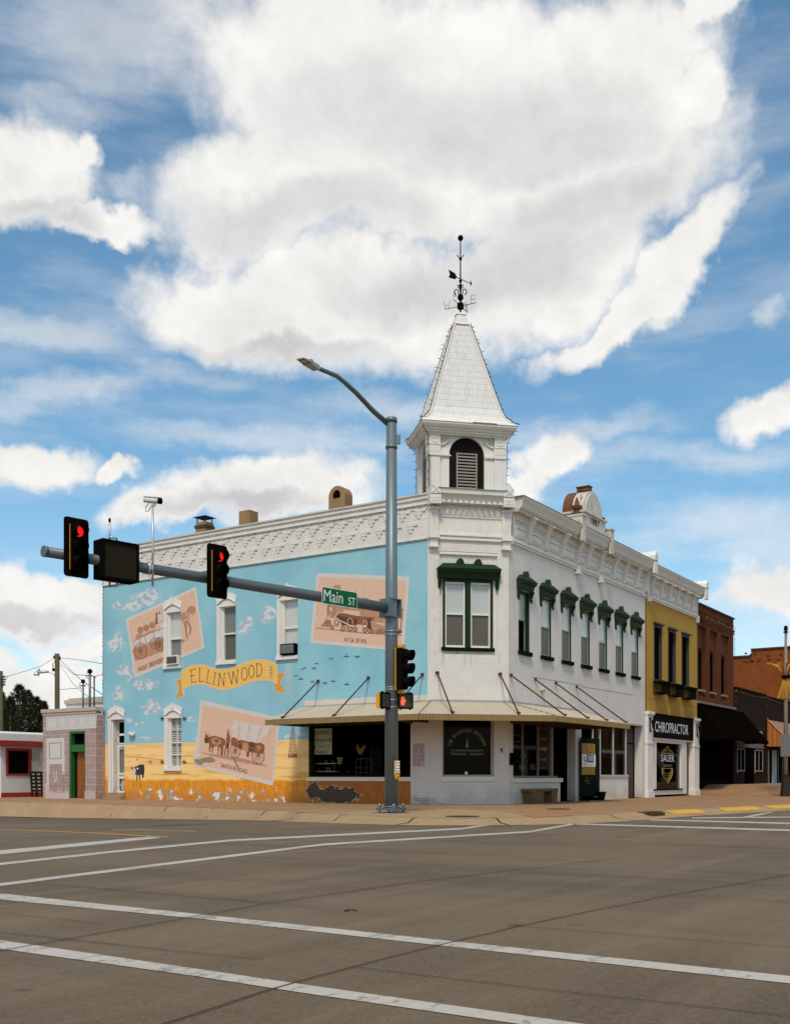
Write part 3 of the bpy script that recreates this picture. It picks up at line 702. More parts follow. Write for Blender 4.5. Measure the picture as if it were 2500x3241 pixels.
# driver
d.poly([(628,620),(632,575),(650,560),(668,580),(665,640),(685,700),(680,780),(660,860),(655,1010),(632,1010),(630,880),(610,900),(600,1010),(575,1005),(590,900),(610,820),(620,750),(600,760),(625,700)], PB); d.disc(650,600,16,30,PL); d.poly([(612,830),(668,810),(650,880),(620,880)], PD)
# cover
for q in ([(655,392),(830,445),(800,720),(710,680)], [(832,450),(1000,470),(965,760),(820,720)], [(1005,480),(1200,500),(1120,790),(970,760)], [(1205,500),(1365,540),(1265,800),(1125,790)]): d.poly(q, PW)
for q in ([(655,392),(760,450),(700,520)], [(832,500),(880,560),(835,620)], [(1005,500),(1090,620),(1010,560)], [(1205,520),(1235,560),(1150,720)], [(720,600),(790,560),(740,640)], [(840,700),(900,640),(860,730)], [(1160,760),(1300,640),(1230,790)], [(1000,680),(1050,700),(1010,740)]): d.poly(q, PP)
for p in ([(655,392),(700,520),(712,690)], [(830,445),(822,720)], [(1000,470),(968,760)], [(1200,500),(1125,790)], [(1365,540),(1262,800)]): d.stroke(p, 7, PL)
# wagon body, barrels
d.poly([(690,740),(720,705),(770,708),(815,760),(860,745),(930,760),(975,775),(1050,775),(1110,800),(1190,788),(1250,830),(1258,890),(1225,975),(1040,955),(860,900),(700,830)], PB)
d.poly([(900,790),(975,800),(985,930),(880,915)], PL); d.poly([(1000,780),(1090,800),(1085,930),(1000,930)], PD); d.poly([(820,760),(850,750),(880,900),(840,900)], PD); d.poly([(1110,850),(1180,830),(1220,860),(1150,940)], PL)
d.poly([(955,935),(1005,940),(995,1030),(950,1025)], PB); d.stroke([(690,745),(1100,900),(1150,985)], 8, PL)
d.wheel(766,925,86,122,PB,14,9); d.wheel(1148,990,104,158,PB,14,9)
d.text('SANTA FE ROAD', (528,1195), (965,1305), 66, PD)
d.poly([(80,1050),(150,1070),(260,1040),(360,1020),(420,1060),(440,1100),(330,1120),(250,1110),(200,1160),(100,1120)], PGR); d.poly([(45,1060),(110,980),(190,975),(210,1015),(140,1050),(80,1075)], PW); d.poly([(730,1050),(770,1060),(800,1150),(840,1200),(800,1190),(760,1130)], PGR)
for x, y in ((900,1130),(940,1148),(1020,1145),(840,1140)): d.disc(x, y, 22, 8, PW, 8, .3)
# banner
d = Decal(mb, 'Z')
def banner(pts, e):
    return pts
d.poly([(62,402),(160,388),(165,560),(205,548),(200,640),(62,675),(112,520)], PW); d.poly([(75,410),(155,400),(158,560),(190,632),(75,662),(125,520)], PG2)
d.poly([(1450,440),(1505,300),(1612,296),(1548,440),(1622,590),(1500,585),(1450,540)], PW); d.poly([(1458,450),(1510,305),(1600,302),(1540,440),(1612,582),(1505,576),(1460,540)], PG2)
top = [(152,300),(200,250),(280,210),(380,190),(480,198),(560,225),(640,250),(740,262),(840,245),(940,205),(1040,165),(1140,132),(1240,120),(1350,128),(1440,158),(1505,195)]
bot = [(1505,460),(1440,430),(1350,410),(1240,410),(1140,432),(1040,470),(940,505),(840,535),(740,545),(640,532),(560,505),(480,475),(380,468),(280,482),(200,530),(158,560)]
nb = len(top)
d.mb.cur = PW
def band(t, b_, mi):
    d.mb.cur = mi; m_ = len(t); i = mb.addv([d.pt(*p) for p in t]); j = mb.addv([d.pt(*p) for p in b_])
    for k in range(m_-1): mb.face((i+k, i+k+1, j+k+1, j+k))
    d.o += d.st*4
d.o += .0006
band([(x, y-5) for x, y in top], [(x, y+6) for x, y in bot[::-1]], PW); band([(x+(4 if k == 0 else -4 if k == nb-1 else 0), y+3) for k, (x, y) in enumerate(top)], [(x+(4 if k == 0 else -4 if k == nb-1 else 0), y-4) for k, (x, y) in enumerate(bot[::-1])], PG)
W5 = 9
for p in ([(290,262),(305,442)], [(275,275),(352,250)], [(350,246),(356,262)], [(278,356),(345,338)], [(295,444),(362,432)], [(362,420),(364,436)],
          [(414,242),(408,425)], [(400,242),(428,244)], [(396,426),(462,428)], [(464,416),(463,432)], [(538,268),(510,445)], [(524,266),(552,272)], [(498,440),(566,458)], [(568,448),(565,462)],
          [(632,302),(608,472)], [(618,300),(644,306)], [(596,468),(620,476)], [(692,318),(676,490)], [(680,318),(706,320)], [(664,488),(690,492)], [(692,318),(755,490)], [(760,314),(752,494)], [(746,316),(774,314)],
          [(818,310),(862,470)], [(804,308),(832,306)], [(862,470),(882,292)], [(868,296),(896,290)], [(882,292),(934,455)], [(934,455),(945,268)], [(930,270),(960,268)], [(1212,180),(1220,360)], [(1198,182),(1226,176)], [(1208,362),(1234,356)]): d.stroke(p, W5, PD)
d.ring(1040,322,40,88,W5,PD); d.ring(1140,287,38,90,W5,PD)
d.stroke([(1212,180),(1250,178),(1280,215),(1288,265),(1275,320),(1245,350),(1220,360)], W5, PD)
for k in range(9):
    y = 215+k*20; d.stroke([(1388+6*(k % 2), y),(1410, y+5*(-1)**k),(1438-5*(k % 2), y)], 7, PLT)
# birds
d = Decal(mb, 'Y')
def bird(x, y, up, s=1, mi=PT):
    sg = -1 if up else 1
    d.poly([(x-55*s,y-2),(x-25*s,y-6*sg),(x,y-12*sg),(x+25*s,y-6*sg),(x+60*s,y-4),(x+28*s,y+8),(x,y+16*sg),(x-28*s,y+8)], mi)
    d.poly([(x-10*s,y),(x+2*s,y+50*sg*s),(x+12*s,y)], mi)
for b_ in ((490,480,1,.7,PT),(712,400,0,1,PLT),(945,372,1,1,PT),(1112,370,0,1,PT),(455,548,0,.8,PT),(180,662,0,.8,PLT),(250,715,1,.9,PT),(430,758,1,.8,PLT),(622,775,0,.8,PT),(745,750,1,.9,PT),(950,800,1,1,PT)): bird(*b_)
d.stroke([(262,570),(290,560),(312,545),(326,536)], 10, PC); d.disc(268,568,9,8,PC); d.disc(318,540,10,8,PC)
# oil derrick
d = Decal(mb, 'F')
d.stroke([(350,560),(318,830)], 4, PB); d.stroke([(366,560),(396,830)], 4, PB); d.stroke([(356,560),(340,830)], 2.5, PL); d.stroke([(362,560),(372,830)], 2.5, PL)
for k in range(12):
    y = 570+k*21; a = (y-560)/270; x0 = 350-32*a; x1 = 366+30*a
    d.stroke([(x0,y),(x1,y)], 2.5, PB); d.stroke([(x0,y),(x1,y+18)], 2, PL); d.stroke([(x1,y),(x0,y+18)], 2, PL)
d.poly([(318,800),(394,800),(396,834),(316,834)], PB); d.poly([(322,806),(350,804),(348,820),(324,822)], PL)
# cattle
d = Decal(mb, 'X')
d.poly([(232,100),(255,84),(288,82),(292,110),(290,140),(284,172),(276,172),(274,150),(262,150),(264,186),(258,186),(254,152),(246,155),(244,190),(238,190),(238,150),(230,130)], PC)
d.poly([(202,100),(220,104),(232,96),(246,108),(236,118),(234,150),(222,152),(214,118),(206,112)], PC); d.poly([(214,108),(230,106),(234,120),(230,150),(220,148)], PW); d.disc(246,110,7,7,PW)
d.poly([(312,62),(340,52),(344,78),(336,80),(332,70),(326,82),(320,70)], PL); d.poly([(236,46),(250,42),(250,54),(238,56)], PL)
# painted furrows
for q in ([(165,30),(260,34),(420,52)], [(540,70),(620,76),(700,100)], [(545,30),(600,22),(630,30)], [(420,150),(520,142),(600,152)]): d.stroke(q, 5, PG2)
mb.build('mural_pictures', MP, bld, False)

# corbelled brick frieze over the mural
mb = MB()
mb.fb(FM, 2.15, 19.04, .031, .075, 10.62, 10.70); mb.fb(FM, 2.15, 19.04, .031, .06, 9.44, 9.50)
mb.fb(FM, 2.15, 19.04, .031, .05, 10.50, 10.615)
for row, (zt, ph) in enumerate(((10.50, 0), (10.04, .34))):
    u = 2.2+ph
    while u < 18.5:
        j = random.uniform(-.012, .012)
        mb.fb(FM, u, u+.44, .031, .068, zt-.08+j, zt-.0); mb.fb(FM, u+.16, u+.42, .031, .062, zt-.19+j, zt-.082+j); mb.fb(FM, u+.25, u+.37, .031, .058, zt-.31+j, zt-.192+j)
        u += .68
mb.build('corbel_frieze', m_white, bld)
mb = MB()
mb.fb(FM, 2.1, 19.1, -.4, .12, 11.003, 11.06)
for k in range(60):
    u = random.uniform(2.3, 18.8); mb.fb(FM, u, u+random.uniform(.1,.5), -.2, .0, 11.055, 11.06+random.uniform(.01,.035))
mb.build('coping', pmat('weathered coping', (.6,.56,.5), .8, .2, 4, dirt=.6, dirtcol=(.12,.09,.07)), bld)

# pressed metal cornice: chamfer + Main Street
def cornice_prof(z0, z1, k=1.0):
    return [(0,z0),(.10,z0),(.12,z0+.05),(.24,z0+.10),(.26,z0+.2),(.30,z0+.28),(.42,z0+.36),(.50*k,z0+.42),(.52*k,z1),(0,z1)]
mb = MB()
mb.profile(FC, .26, CWID-.26, cornice_prof(10.62, 11.14, .85))
mb.fb(FC, .26, CWID-.26, .0, .07, 9.42, 9.50); mb.fb(FC, .26, CWID-.26, .0, .10, 9.56, 9.62); mb.fb(FC, .26, CWID-.26, 0, .05, 9.50, 10.62)
mb.fb(FC, .26, CWID-.26, .051, .08, 10.22, 10.28)
for k in range(10): mb.fb(FC, .32+k*.228, .32+k*.228+.15, .051, .085, 10.3, 10.56)
for k in range(11): mb.prism([FC.P(.3+k*.21, .30, 10.68), FC.P(.4+k*.21, .30, 10.80), FC.P(.5+k*.21, .30, 10.68)], FC.dn*.02)
mb.build('corner_cornice', m_sheet, bld)
for u0 in (-.05, CWID-.27):
    mb = MB()
    mb.fb(FC, u0, u0+.32, -.02, .15, 9.5, 10.58)
    for s_ in (.06, .13, .20): mb.fb(FC, u0+s_, u0+s_+.04, .151, .175, 9.62, 10.42)
    mb.fb(FC, u0-.03, u0+.35, -.02, .2, 10.45, 10.52); mb.fb(FC, u0-.03, u0+.35, -.02, .2, 9.44, 9.60); mb.fb(FC, u0+.02, u0+.30, 0, .12, 9.18, 9.44); mb.fb(FC, u0-.01, u0+.33, 0, .15, 9.12, 9.2)
    for s_ in (.06, .16): mb.prism([FC.P(u0+s_,.125,9.42), FC.P(u0+s_+.07,.125,9.42), FC.P(u0+s_+.035,.125,9.28)], FC.dn*.02)
    mb.fb(FC, u0-.04, u0+.36, -.1, .42, 10.6, 10.92)
    for a in range(3):
        for b_ in range(2): mb.fb(FC, u0+.03+a*.1, u0+.1+a*.1, .421, .435, 10.68+b_*.1, 10.75+b_*.1)
    mb.prism([FC.P(u0-.02,.44,10.94), FC.P(u0+.34,.44,10.94), FC.P(u0+.34,.44,11.22), FC.P(u0+.16,.44,11.42), FC.P(u0-.02,.44,11.22)], FC.dn*-.45)
    mb.prism([FC.P(u0+.02,.46,10.98), FC.P(u0+.06,.46,10.98), FC.P(u0+.3,.46,11.22), FC.P(u0+.26,.46,11.22)], FC.dn*-.015)
    mb.prism([FC.P(u0+.3,.465,10.98), FC.P(u0+.26,.465,10.98), FC.P(u0+.02,.465,11.22), FC.P(u0+.06,.465,11.22)], FC.dn*-.015)
    mb.build('corner_pilaster', m_sheet, bld)
def facade_cornice(mb, x0, x1, brackets, ztop=11.08, zfr=9.6, zb=9.42):
    mb.profile(FS, x0, x1, [(0,ztop-.5),(.3,ztop-.5),(.32,ztop-.42),(.40,ztop-.34),(.42,ztop-.2),(.50,ztop-.08),(.52,ztop),(0,ztop)])
    mb.fb(FS, x0, x1, 0, .06, zb, zfr); mb.fb(FS, x0, x1, 0, .10, zb+.09, zb+.14); mb.fb(FS, x0, x1, .0, .04, zfr, ztop-.5)
    # dentil leaves under the crown
    n_ = int((x1-x0)/.14)
    for k in range(n_):
        u = x0+k*(x1-x0)/n_; mb.prism([FS.P(u,.33,ztop-.40), FS.P(u+.07,.33,ztop-.40), FS.P(u+.11,.43,ztop-.22), FS.P(u+.04,.43,ztop-.22)], (.0,-.02,-.01))
    for u in brackets:
        mb.profile(FS, u-.13, u+.13, [(.04,zfr+.02),(.10,zfr+.06),(.13,zfr+.35),(.20,zfr+.62),(.30,zfr+.80),(.38,ztop-.5),(.04,ztop-.5)])
        mb.fb(FS, u-.16, u+.16, .04, .40, ztop-.58, ztop-.505); mb.profile(FS, u-.05, u+.05, [(.11,zfr+.08),(.15,zfr+.10),(.18,zfr+.4),(.24,zfr+.62),(.2,zfr+.62),(.13,zfr+.35)])
    bs = [x0]+list(brackets)+[x1]
    for a, b_ in zip(bs, bs[1:]):
        w = b_-a-.34
        if w < .25: continue
        a0 = a+.17; n_ = max(3, int(w/.14))
        for k in range(n_): mb.fb(FS, a0+k*w/n_+.02, a0+k*w/n_+w/n_*.55, .041, .15, ztop-.78, ztop-.52)
        mb.fb(FS, a0, a0+w, .041, .075, ztop-.84, ztop-.79)
        
        for x0_, x1_, y0_, y1_ in ((a0+.05,a0+w-.05,zfr+.12,zfr+.16),(a0+.05,a0+w-.05,zfr+.46,zfr+.5),(a0+.05,a0+.09,zfr+.16,zfr+.46),(a0+w-.09,a0+w-.05,zfr+.16,zfr+.46)): mb.fb(FS, x0_, x1_, .041, .085, y0_, y1_)
        mb.fb(FS, a0+.15, a0+w-.15, .041, .07, zfr+.2, zfr+.42)
BR = [3.55,5.0,6.55,8.05,9.05,10.4,11.9,13.2,14.65,15.85]
mb = MB(); facade_cornice(mb, 2.28, 16.08, BR)
for u in (8.05, 10.4):
    mb.fb(FS, u-.15, u+.15, .061, .16, 9.3, 9.55); mb.fb(FS, u-.18, u+.18, .0, .2, 9.24, 9.32)
mb.build('street_cornice', m_sheet, bld)
mb = MB(); mb.fb(FS, 2.2, 16.1, -.3, .54, 11.083, 11.105); mb.fb(FC, .2, CWID-.2, -.3, .47, 11.143, 11.16)
mb.build('cornice_flashing', pmat('blue grey flashing', (.2,.3,.34), .5, .1, 3), bld)
for nm, u0 in (('finial_block', 15.95), ('finial_block', 2.05)):
    if u0 > 3:
        mb = MB(); mb.fb(FS, u0-.2, u0+.22, -.5, .6, 11.11, 11.32); mb.prism([FS.P(u0-.2,.6,11.32), FS.P(u0+.22,.6,11.32), FS.P(u0+.01,.6,11.55)], (0,1.1,0)); mb.fb(FS, u0-.16, u0+.18, .45, .58, 10.5, 11.08)
        mb.build(nm, m_sheet, bld)
# 1887 pediment
ped = MB()
ped.fb(FS, 7.15, 10.75, -.75, .46, 11.106, 11.28); ped.fb(FS, 7.95, 10.15, -.55, .40, 11.28, 11.72); ped.fb(FS, 7.85, 10.25, -.58, .46, 11.72, 11.80)
for r, n1 in ((1.0,.30),(.88,.36),(.76,.32)):
    pts = [FS.P(9.05+r*math.cos(math.pi*k/20), n1, 11.80+r*1.0*math.sin(math.pi*k/20)) for k in range(21)]
    ped.prism(pts, (0, .12 if r < .99 else .5, 0))
for k in range(11):
    a = math.pi*(k+.5)/11
    c0 = FS.P(9.05+.12*math.cos(a), .345, 11.82+.12*math.sin(a)); c1 = FS.P(9.05+.66*math.cos(a), .345, 11.82+.66*math.sin(a))
    t = Vector((math.sin(a), 0, -math.cos(a)))*.06
    ped.prism([c0-t*.3, c0+t*.3, c1+t, c1-t], (0, -.02, 0))
for u in (7.55, 10.55):
    ped.fb(FS, u-.17, u+.17, -.1, .56, 11.0, 11.45); ped.fb(FS, u-.2, u+.2, -.12, .6, 11.45, 11.52)
    ped.fb(FS, u-.13, u+.13, .45, .58, 10.45, 11.0)
pd = ped.build('pediment', pmat('weathered pressed metal', (.62,.57,.48), .6, .15, 4, bump=.3, dirt=.9, dirtcol=(.12,.06,.03)), bld)
mb = MB(); text_on(mb, '1887', FS.P(8.55, .415, 11.38), Vector((.95,0,0)), Vector((0,0,.26)))
mb.build('date_lettering', m_black, pd)
mb = MB()
pts = [FS.P(9.05+1.02*math.cos(math.pi*k/20), -.19, 11.81+1.03*math.sin(math.pi*k/20)) for k in range(21)]
mb.prism(pts, (0, .42, 0)); mb.fb(FS, 8.9, 9.2, -.35, .2, 12.86, 13.02); mb.fb(FS, 8.85, 9.25, -.38, .22, 13.021, 13.05)
for u in (7.88, 10.28):
    c = FS.P(u, .1, 11.5); mb.lathe(c, [(.22,0),(.24,.08),(.14,.12),(.13,.3),(.2,.36),(.24,.46),(.12,.52),(.1,.6),(.02,.85)], 8, False)
    mb.fb(FS, u-.3, u+.3, -.4, .32, 11.285, 11.5)
mb.build('rusty_back', m_rustlt, pd)

# windows on the mural side
def sash(F, a, b, z0, z1, rec, mats, parent, name='window', hang=None, rail=None, n0=0.0, upper=None, lower=None, fw=.07, split=False):
    """double hung window set back by rec: frame + two panes"""
    fm = mats
    rail = rail or (z0+z1)/2
    mb = MB(); n = n0-rec
    mb.fb(F, a, a+fw, n-.05, n+.06, z0, z1); mb.fb(F, b-fw, b, n-.05, n+.06, z0, z1)
    mb.fb(F, a+fw, b-fw, n-.05, n+.06, z1-fw, z1); mb.fb(F, a+fw, b-fw, n-.05, n+.06, z0, z0+fw*1.1)
    mb.fb(F, a+fw, b-fw, n-.04, n+.04, rail-.03, rail+.03)
    if split: mb.fb(F, (a+b)/2-.02, (a+b)/2+.02, n-.04, n+.03, z0+fw, z1-fw); [mb.fb(F, a+fw, b-fw, n-.04, n+.028, q-.015, q+.015) for q in (z0+(rail-z0)*.5, rail+(z1-rail)*.5)]
    w = mb.build(name, fm, parent)
    mb = MB(); mb.fb(F, a+fw, b-fw, n-.045, n-.02, rail+.03, z1-fw); mb.build('upper_pane', upper, w)
    mb = MB(); mb.fb(F, a+fw, b-fw, n-.06, n-.035, z0+fw*1.1, rail-.03); mb.build('lower_pane', lower, w)
    return w
def arch_pts(F, a, b, z, rise, n, seg=8):
    return [F.P(a+(b-a)*k/seg, n, z+rise*math.sin(math.pi*k/seg)) for k in range(seg+1)]
m_slat = pmat('white slatted blind', (.55,.55,.5), .4, .05, 3)
def slatmat():
    m, N, b, pos, out = newmat('venetian blind')
    z = N.n('ShaderNodeSeparateXYZ', {0: pos}).outputs[2]
    f = N.m('FRACT', N.m('MULTIPLY', z, 14.0))
    c = N.mix(N.ss(f, .35, .55), (.6,.6,.55), (.05,.06,.05)); N.nt.links.new(c, b.inputs['Base Color']); b.inputs['Roughness'].default_value = .2; return m
m_venet = slatmat()
specs = [(MW[0], m_blind, m_greypane, False), (MW[1], m_greypane, m_screen, False), (MW[2], m_blind, m_blind, False), (GW, m_venet, m_venet, True)]
def arch_head(mb, a, b, z1):
    top = arch_pts(FM, a, b-.02, z1-.02, .21, .012); mb.prism([FM.P(a,.012,z1-.16)]+top+[FM.P(b-.02,.012,z1-.16)], (.16,0,0))
    o1 = arch_pts(FM, a-.06, b+.10, z1+.22, .2, .008); i1 = arch_pts(FM, a-.0, b+.02, z1+.0, .20, .008)
    for k in range(8): mb.hexa([i1[k], i1[k+1], o1[k+1], o1[k]]+[p+Vector((-.025,0,0)) for p in (i1[k], i1[k+1], o1[k+1], o1[k])])
    m1 = arch_pts(FM, a-.0, b+.03, z1+.0, .20, .034); m0 = arch_pts(FM, a+.0, b-.02, z1-.05, .20, .034)
    for k in range(8): mb.hexa([m0[k], m0[k+1], m1[k+1], m1[k]]+[p+Vector((-.03,0,0)) for p in (m0[k], m0[k+1], m1[k+1], m1[k])])
    mb.fb(FM, (a+b)/2-.05, (a+b)/2+.05, .034, .09, z1+.2, z1+.48)
for (a, b, z0, z1), up, lo, sp in specs:
    mb = MB()
    mb.fb(FM, b-.07, b+.03, -.12, .03, z0, z1); mb.fb(FM, b-.14, b-.072, -.2, -.01, z0, z1-.1); mb.fb(FM, b-.20, b-.142, -.2, -.07, z0, z1-.14)
    mb.fb(FM, a-.02, b+.05, -.15, .09, z0-.14, z0)
    arch_head(mb, a, b, z1)
    mb.build('window_casing', m_trim, bld)
    sash(FM, a, b-.2, z0, z1-.14, .16, m_trim, bld, upper=up, lower=lo, split=sp, fw=.05)
# side entrance door
a, b, z0, z1 = DR
mb = MB()
mb.fb(FM, b-.07, b+.03, -.12, .03, z0, z1); mb.fb(FM, b-.13, b-.072, -.2, .0, z0, z1-.1)
mb.fb(FM, b-.20, b-.132, -.44, -.06, z0, z1-.14)
for zz in (.5, 1.2, 2.6): mb.fb(FM, b-.215, b-.2, -.40, -.12, zz, zz+.6)
mb.fb(FM, a, b-.2, -.42, -.30, 3.40, z1); mb.fb(FM, a, b-.2, -.42, -.32, 2.80, 2.90); mb.fb(FM, a, b-.2, -.42, -.32, 2.42, 2.48); mb.fb(FM, b-.26, b-.2, -.42, -.32, 2.42, 3.4)
arch_head(mb, a, b, z1)
mb.build('door_surround', m_trim, bld)
mb = MB(); mb.fb(FM, a-.05, b+.05, -.5, .12, .14, z0); mb.fb(FM, a-.1, b+.1, 0, .3, .003, .14); mb.build('door_step', m_conc, bld)
mb = MB()
da, db = a-.12, b-.2
mb.fb(FM, db-.07, db, -.40, -.33, z0, 2.42); mb.fb(FM, da, da+.07, -.40, -.33, z0, 2.42)
for zz in (z0, .90, 1.08, 2.32): mb.fb(FM, da+.07, db-.07, -.40, -.33, zz, zz+.08)
for k in range(9): mb.fb(FM, db-.12-k*.075, db-.10-k*.075, -.39, -.34, .98, 1.08); mb.fb(FM, db-.12-k*.075, db-.10-k*.075, -.39, -.34, 2.2, 2.32)
mb.tube([FM.P(db-.3+.10*math.cos(t), -.36, .62+.17*math.sin(t)) for t in [k*math.pi/6 for k in range(13)]], .016, 5)
mb.fb(FM, db-.31, db-.29, -.39, -.34, .36, .90); mb.fb(FM, db-.5, db-.07, -.385, -.345, .61, .63)
dr = mb.build('screen_door', m_trim, bld)
mb = MB(); mb.cur = 1; mb.fb(FM, a, db-.05, -.47, -.43, z0, 2.42); mb.cur = 0; mb.fb(FM, a, db-.06, -.42, -.38, 2.90, 3.40); mb.fb(FM, a, db-.06, -.42, -.38, 2.48, 2.80); mb.build('door_glass', [m_darkpane, m_greypane], dr)
# mural side shop window
a, b, z0, z1 = SHOPM
mb = MB()
mb.fb(FM, a, b, -.2, -.08, z0, z0+.08); mb.fb(FM, a, b, -.2, -.08, z1-.1, z1); mb.fb(FM, a, a+.05, -.2, -.08, z0, z1); mb.fb(FM, b-.16, b, -.2, -.05, z0, z1)
sw = mb.build('shop_window', m_dgreen, bld)
mb = MB(); mb.fb(FM, a+.05, b-.16, -.15, -.14, z0+.08, z1-.1); mb.build('window_glass', m_glass, sw)
mb = MB(); mb.fb(FM, a, b+.06, -.05, .05, z0-.15, z0-.01)
mb.build('window_sill', m_trim, sw)
# chamfer shop window
mb = MB()
mb.fb(FC, .44, 2.36, -.2, -.12, 1.0, 1.06); mb.fb(FC, .44, .52, -.2, -.12, 1.06, 3.06); mb.fb(FC, 2.28, 2.36, -.2, -.12, 1.06, 3.06); mb.fb(FC, .52, 2.28, -.2, -.12, 3.0, 3.06)
sw = mb.build('shop_window', pmat('old cream frame', (.45,.42,.33), .6, .1, 5), bld)
mb = MB(); mb.fb(FC, .52, 2.28, -.17, -.16, 1.06, 3.0); mb.build('window_glass', m_glass, sw)
mb = MB(); mb.fb(FC, .40, 2.40, -.05, .05, .83, .985); mb.build('window_sill', m_trim, sw)
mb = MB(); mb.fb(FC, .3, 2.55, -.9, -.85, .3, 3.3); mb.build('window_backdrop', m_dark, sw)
m_gilt = pmat('gilt lettering', (.30,.26,.15), .5, .1, 5)
mb = MB()
cxu, czu, rr = 1.40, 2.02, .60
arc = 'THE ELLINWOOD EMPORIUM'
for k, ch in enumerate(arc):
    if ch == ' ': continue
    t = math.pi*(1.0-.04-(k+.5)/len(arc)*.92)
    c0 = FC.P(cxu+rr*math.cos(t), -.155, czu+rr*.95*math.sin(t)); tu = FC.du*math.sin(t)+Vector((0,0,-math.cos(t))); tv = FC.du*math.cos(t)+Vector((0,0,math.sin(t)))
    w = .035 if ch == 'I' else .07
    text_on(mb, ch, c0-tu*w/2, tu*w, tv*.115)
text_on(mb, 'Art, Antiques, Decorative Art', FC.P(.80,-.155,1.90), FC.du*1.20, Vector((0,0,.085)))
text_on(mb, 'Collectables   Appraisals', FC.P(.80,-.155,1.77), FC.du*1.20, Vector((0,0,.09)))
mb.prism([FC.P(1.33,-.156,2.05), FC.P(1.47,-.156,2.05), FC.P(1.43,-.156,2.12), FC.P(1.405,-.156,2.34), FC.P(1.395,-.156,2.34), FC.P(1.37,-.156,2.12)], FC.dn*.003)
mb.build('window_lettering', m_gilt, sw)
mb = MB(); c = FC.P(1.36, -.15, 1.12); mb.prism([c+FC.du*.055*math.cos(k*.4)+Vector((0,0,.055*math.sin(k*.4))) for k in range(16)], FC.dn*.01); mb.build('round_sticker', m_signwhite, sw)
# upper window in the chamfer
mb = MB()
mb.fb(FC, .47, .55, -.26, -.02, 5.6, 8.06); mb.fb(FC, 2.24, 2.32, -.26, -.02, 5.6, 8.06); mb.fb(FC, 1.33, 1.49, -.24, -.02, 5.6, 8.06)
mb.fb(FC, .55, 2.24, -.26, -.04, 7.96, 8.06)
win = mb.build('twin_window', m_green, bld)
mb = MB(); mb.fb(FC, .42, 2.37, -.26, .06, 5.48, 5.598); mb.build('window_sill', m_dgreen, win)
for u in (.56, 1.50):
    mb = MB(); w = .74
    for (x0, x1, y0, y1) in ((u,u+.06,5.61,7.95),(u+w-.06,u+w,5.61,7.95),(u+.06,u+w-.06,5.61,5.69),(u+.06,u+w-.06,7.88,7.95),(u+.06,u+w-.06,6.78,6.84)): mb.fb(FC, x0, x1, -.2, -.1, y0, y1)
    s_ = mb.build('sash', m_trim, win)
    mb = MB(); mb.fb(FC, u+.06, u+w-.06, -.18, -.16, 6.84, 7.88); mb.cur = 1; mb.fb(FC, u+.06, u+w-.06, -.17, -.15, 5.69, 6.78); mb.build('panes', [pmat('frosted blind', (.5,.52,.48), .15, .08, 1.2, spec=.7), m_screen], win)
def hood(F, uc, w, z0, arches, n0=0.0):
    """green pressed metal window hood with brackets; z0 = underside"""
    mb = MB(); h = w/2
    mb.profile(F, uc-h, uc+h, [(n0,z0),(n0+.10,z0),(n0+.14,z0+.18),(n0+.24,z0+.24),(n0+.26,z0+.32),(n0,z0+.32)])
    mb.hexa([F.P(uc-h-.03,n0,z0+.32),F.P(uc+h+.03,n0,z0+.32),F.P(uc+h+.03,n0+.28,z0+.32),F.P(uc-h-.03,n0+.28,z0+.32),F.P(uc-h+.2,n0,z0+.52),F.P(uc+h-.2,n0,z0+.52),F.P(uc+h-.2,n0+.1,z0+.52),F.P(uc-h+.2,n0+.1,z0+.52)])
    for a in arches:
        pts = [F.P(uc+a+.15*math.cos(math.pi*k/8), n0+.16, z0+.44+(.26)*math.sin(math.pi*k/8)) for k in range(9)]; mb.prism(pts, F.dn*-.15)
    for s_ in (-1, 1):
        u = uc+s_*(h-.09); mb.profile(F, u-.06, u+.06, [(n0,z0-.32),(n0+.04,z0-.32),(n0+.07,z0-.2),(n0+.14,z0-.06),(n0+.16,z0),(n0,z0)])
        mb.prism([F.P(u-.05,n0+.02,z0-.30), F.P(u+.05,n0+.02,z0-.30), F.P(u,n0+.03,z0-.42)], F.dn*.06)
    return mb
w_ = hood(FC, 1.40, 2.3, 8.06, (-.33, .33), -.0).build('window_hood', m_green, win)
mb = MB(); mb.fb(FC, PCH[0], PCH[1], -.058, -.01, 8.92, 9.0)
for k in range(18): mb.fb(FC, PCH[0]+.02+k*.118, PCH[0]+.09+k*.118, -.01, .02, 8.90, 8.98)
mb.build('dentil_course', m_trim, bld)
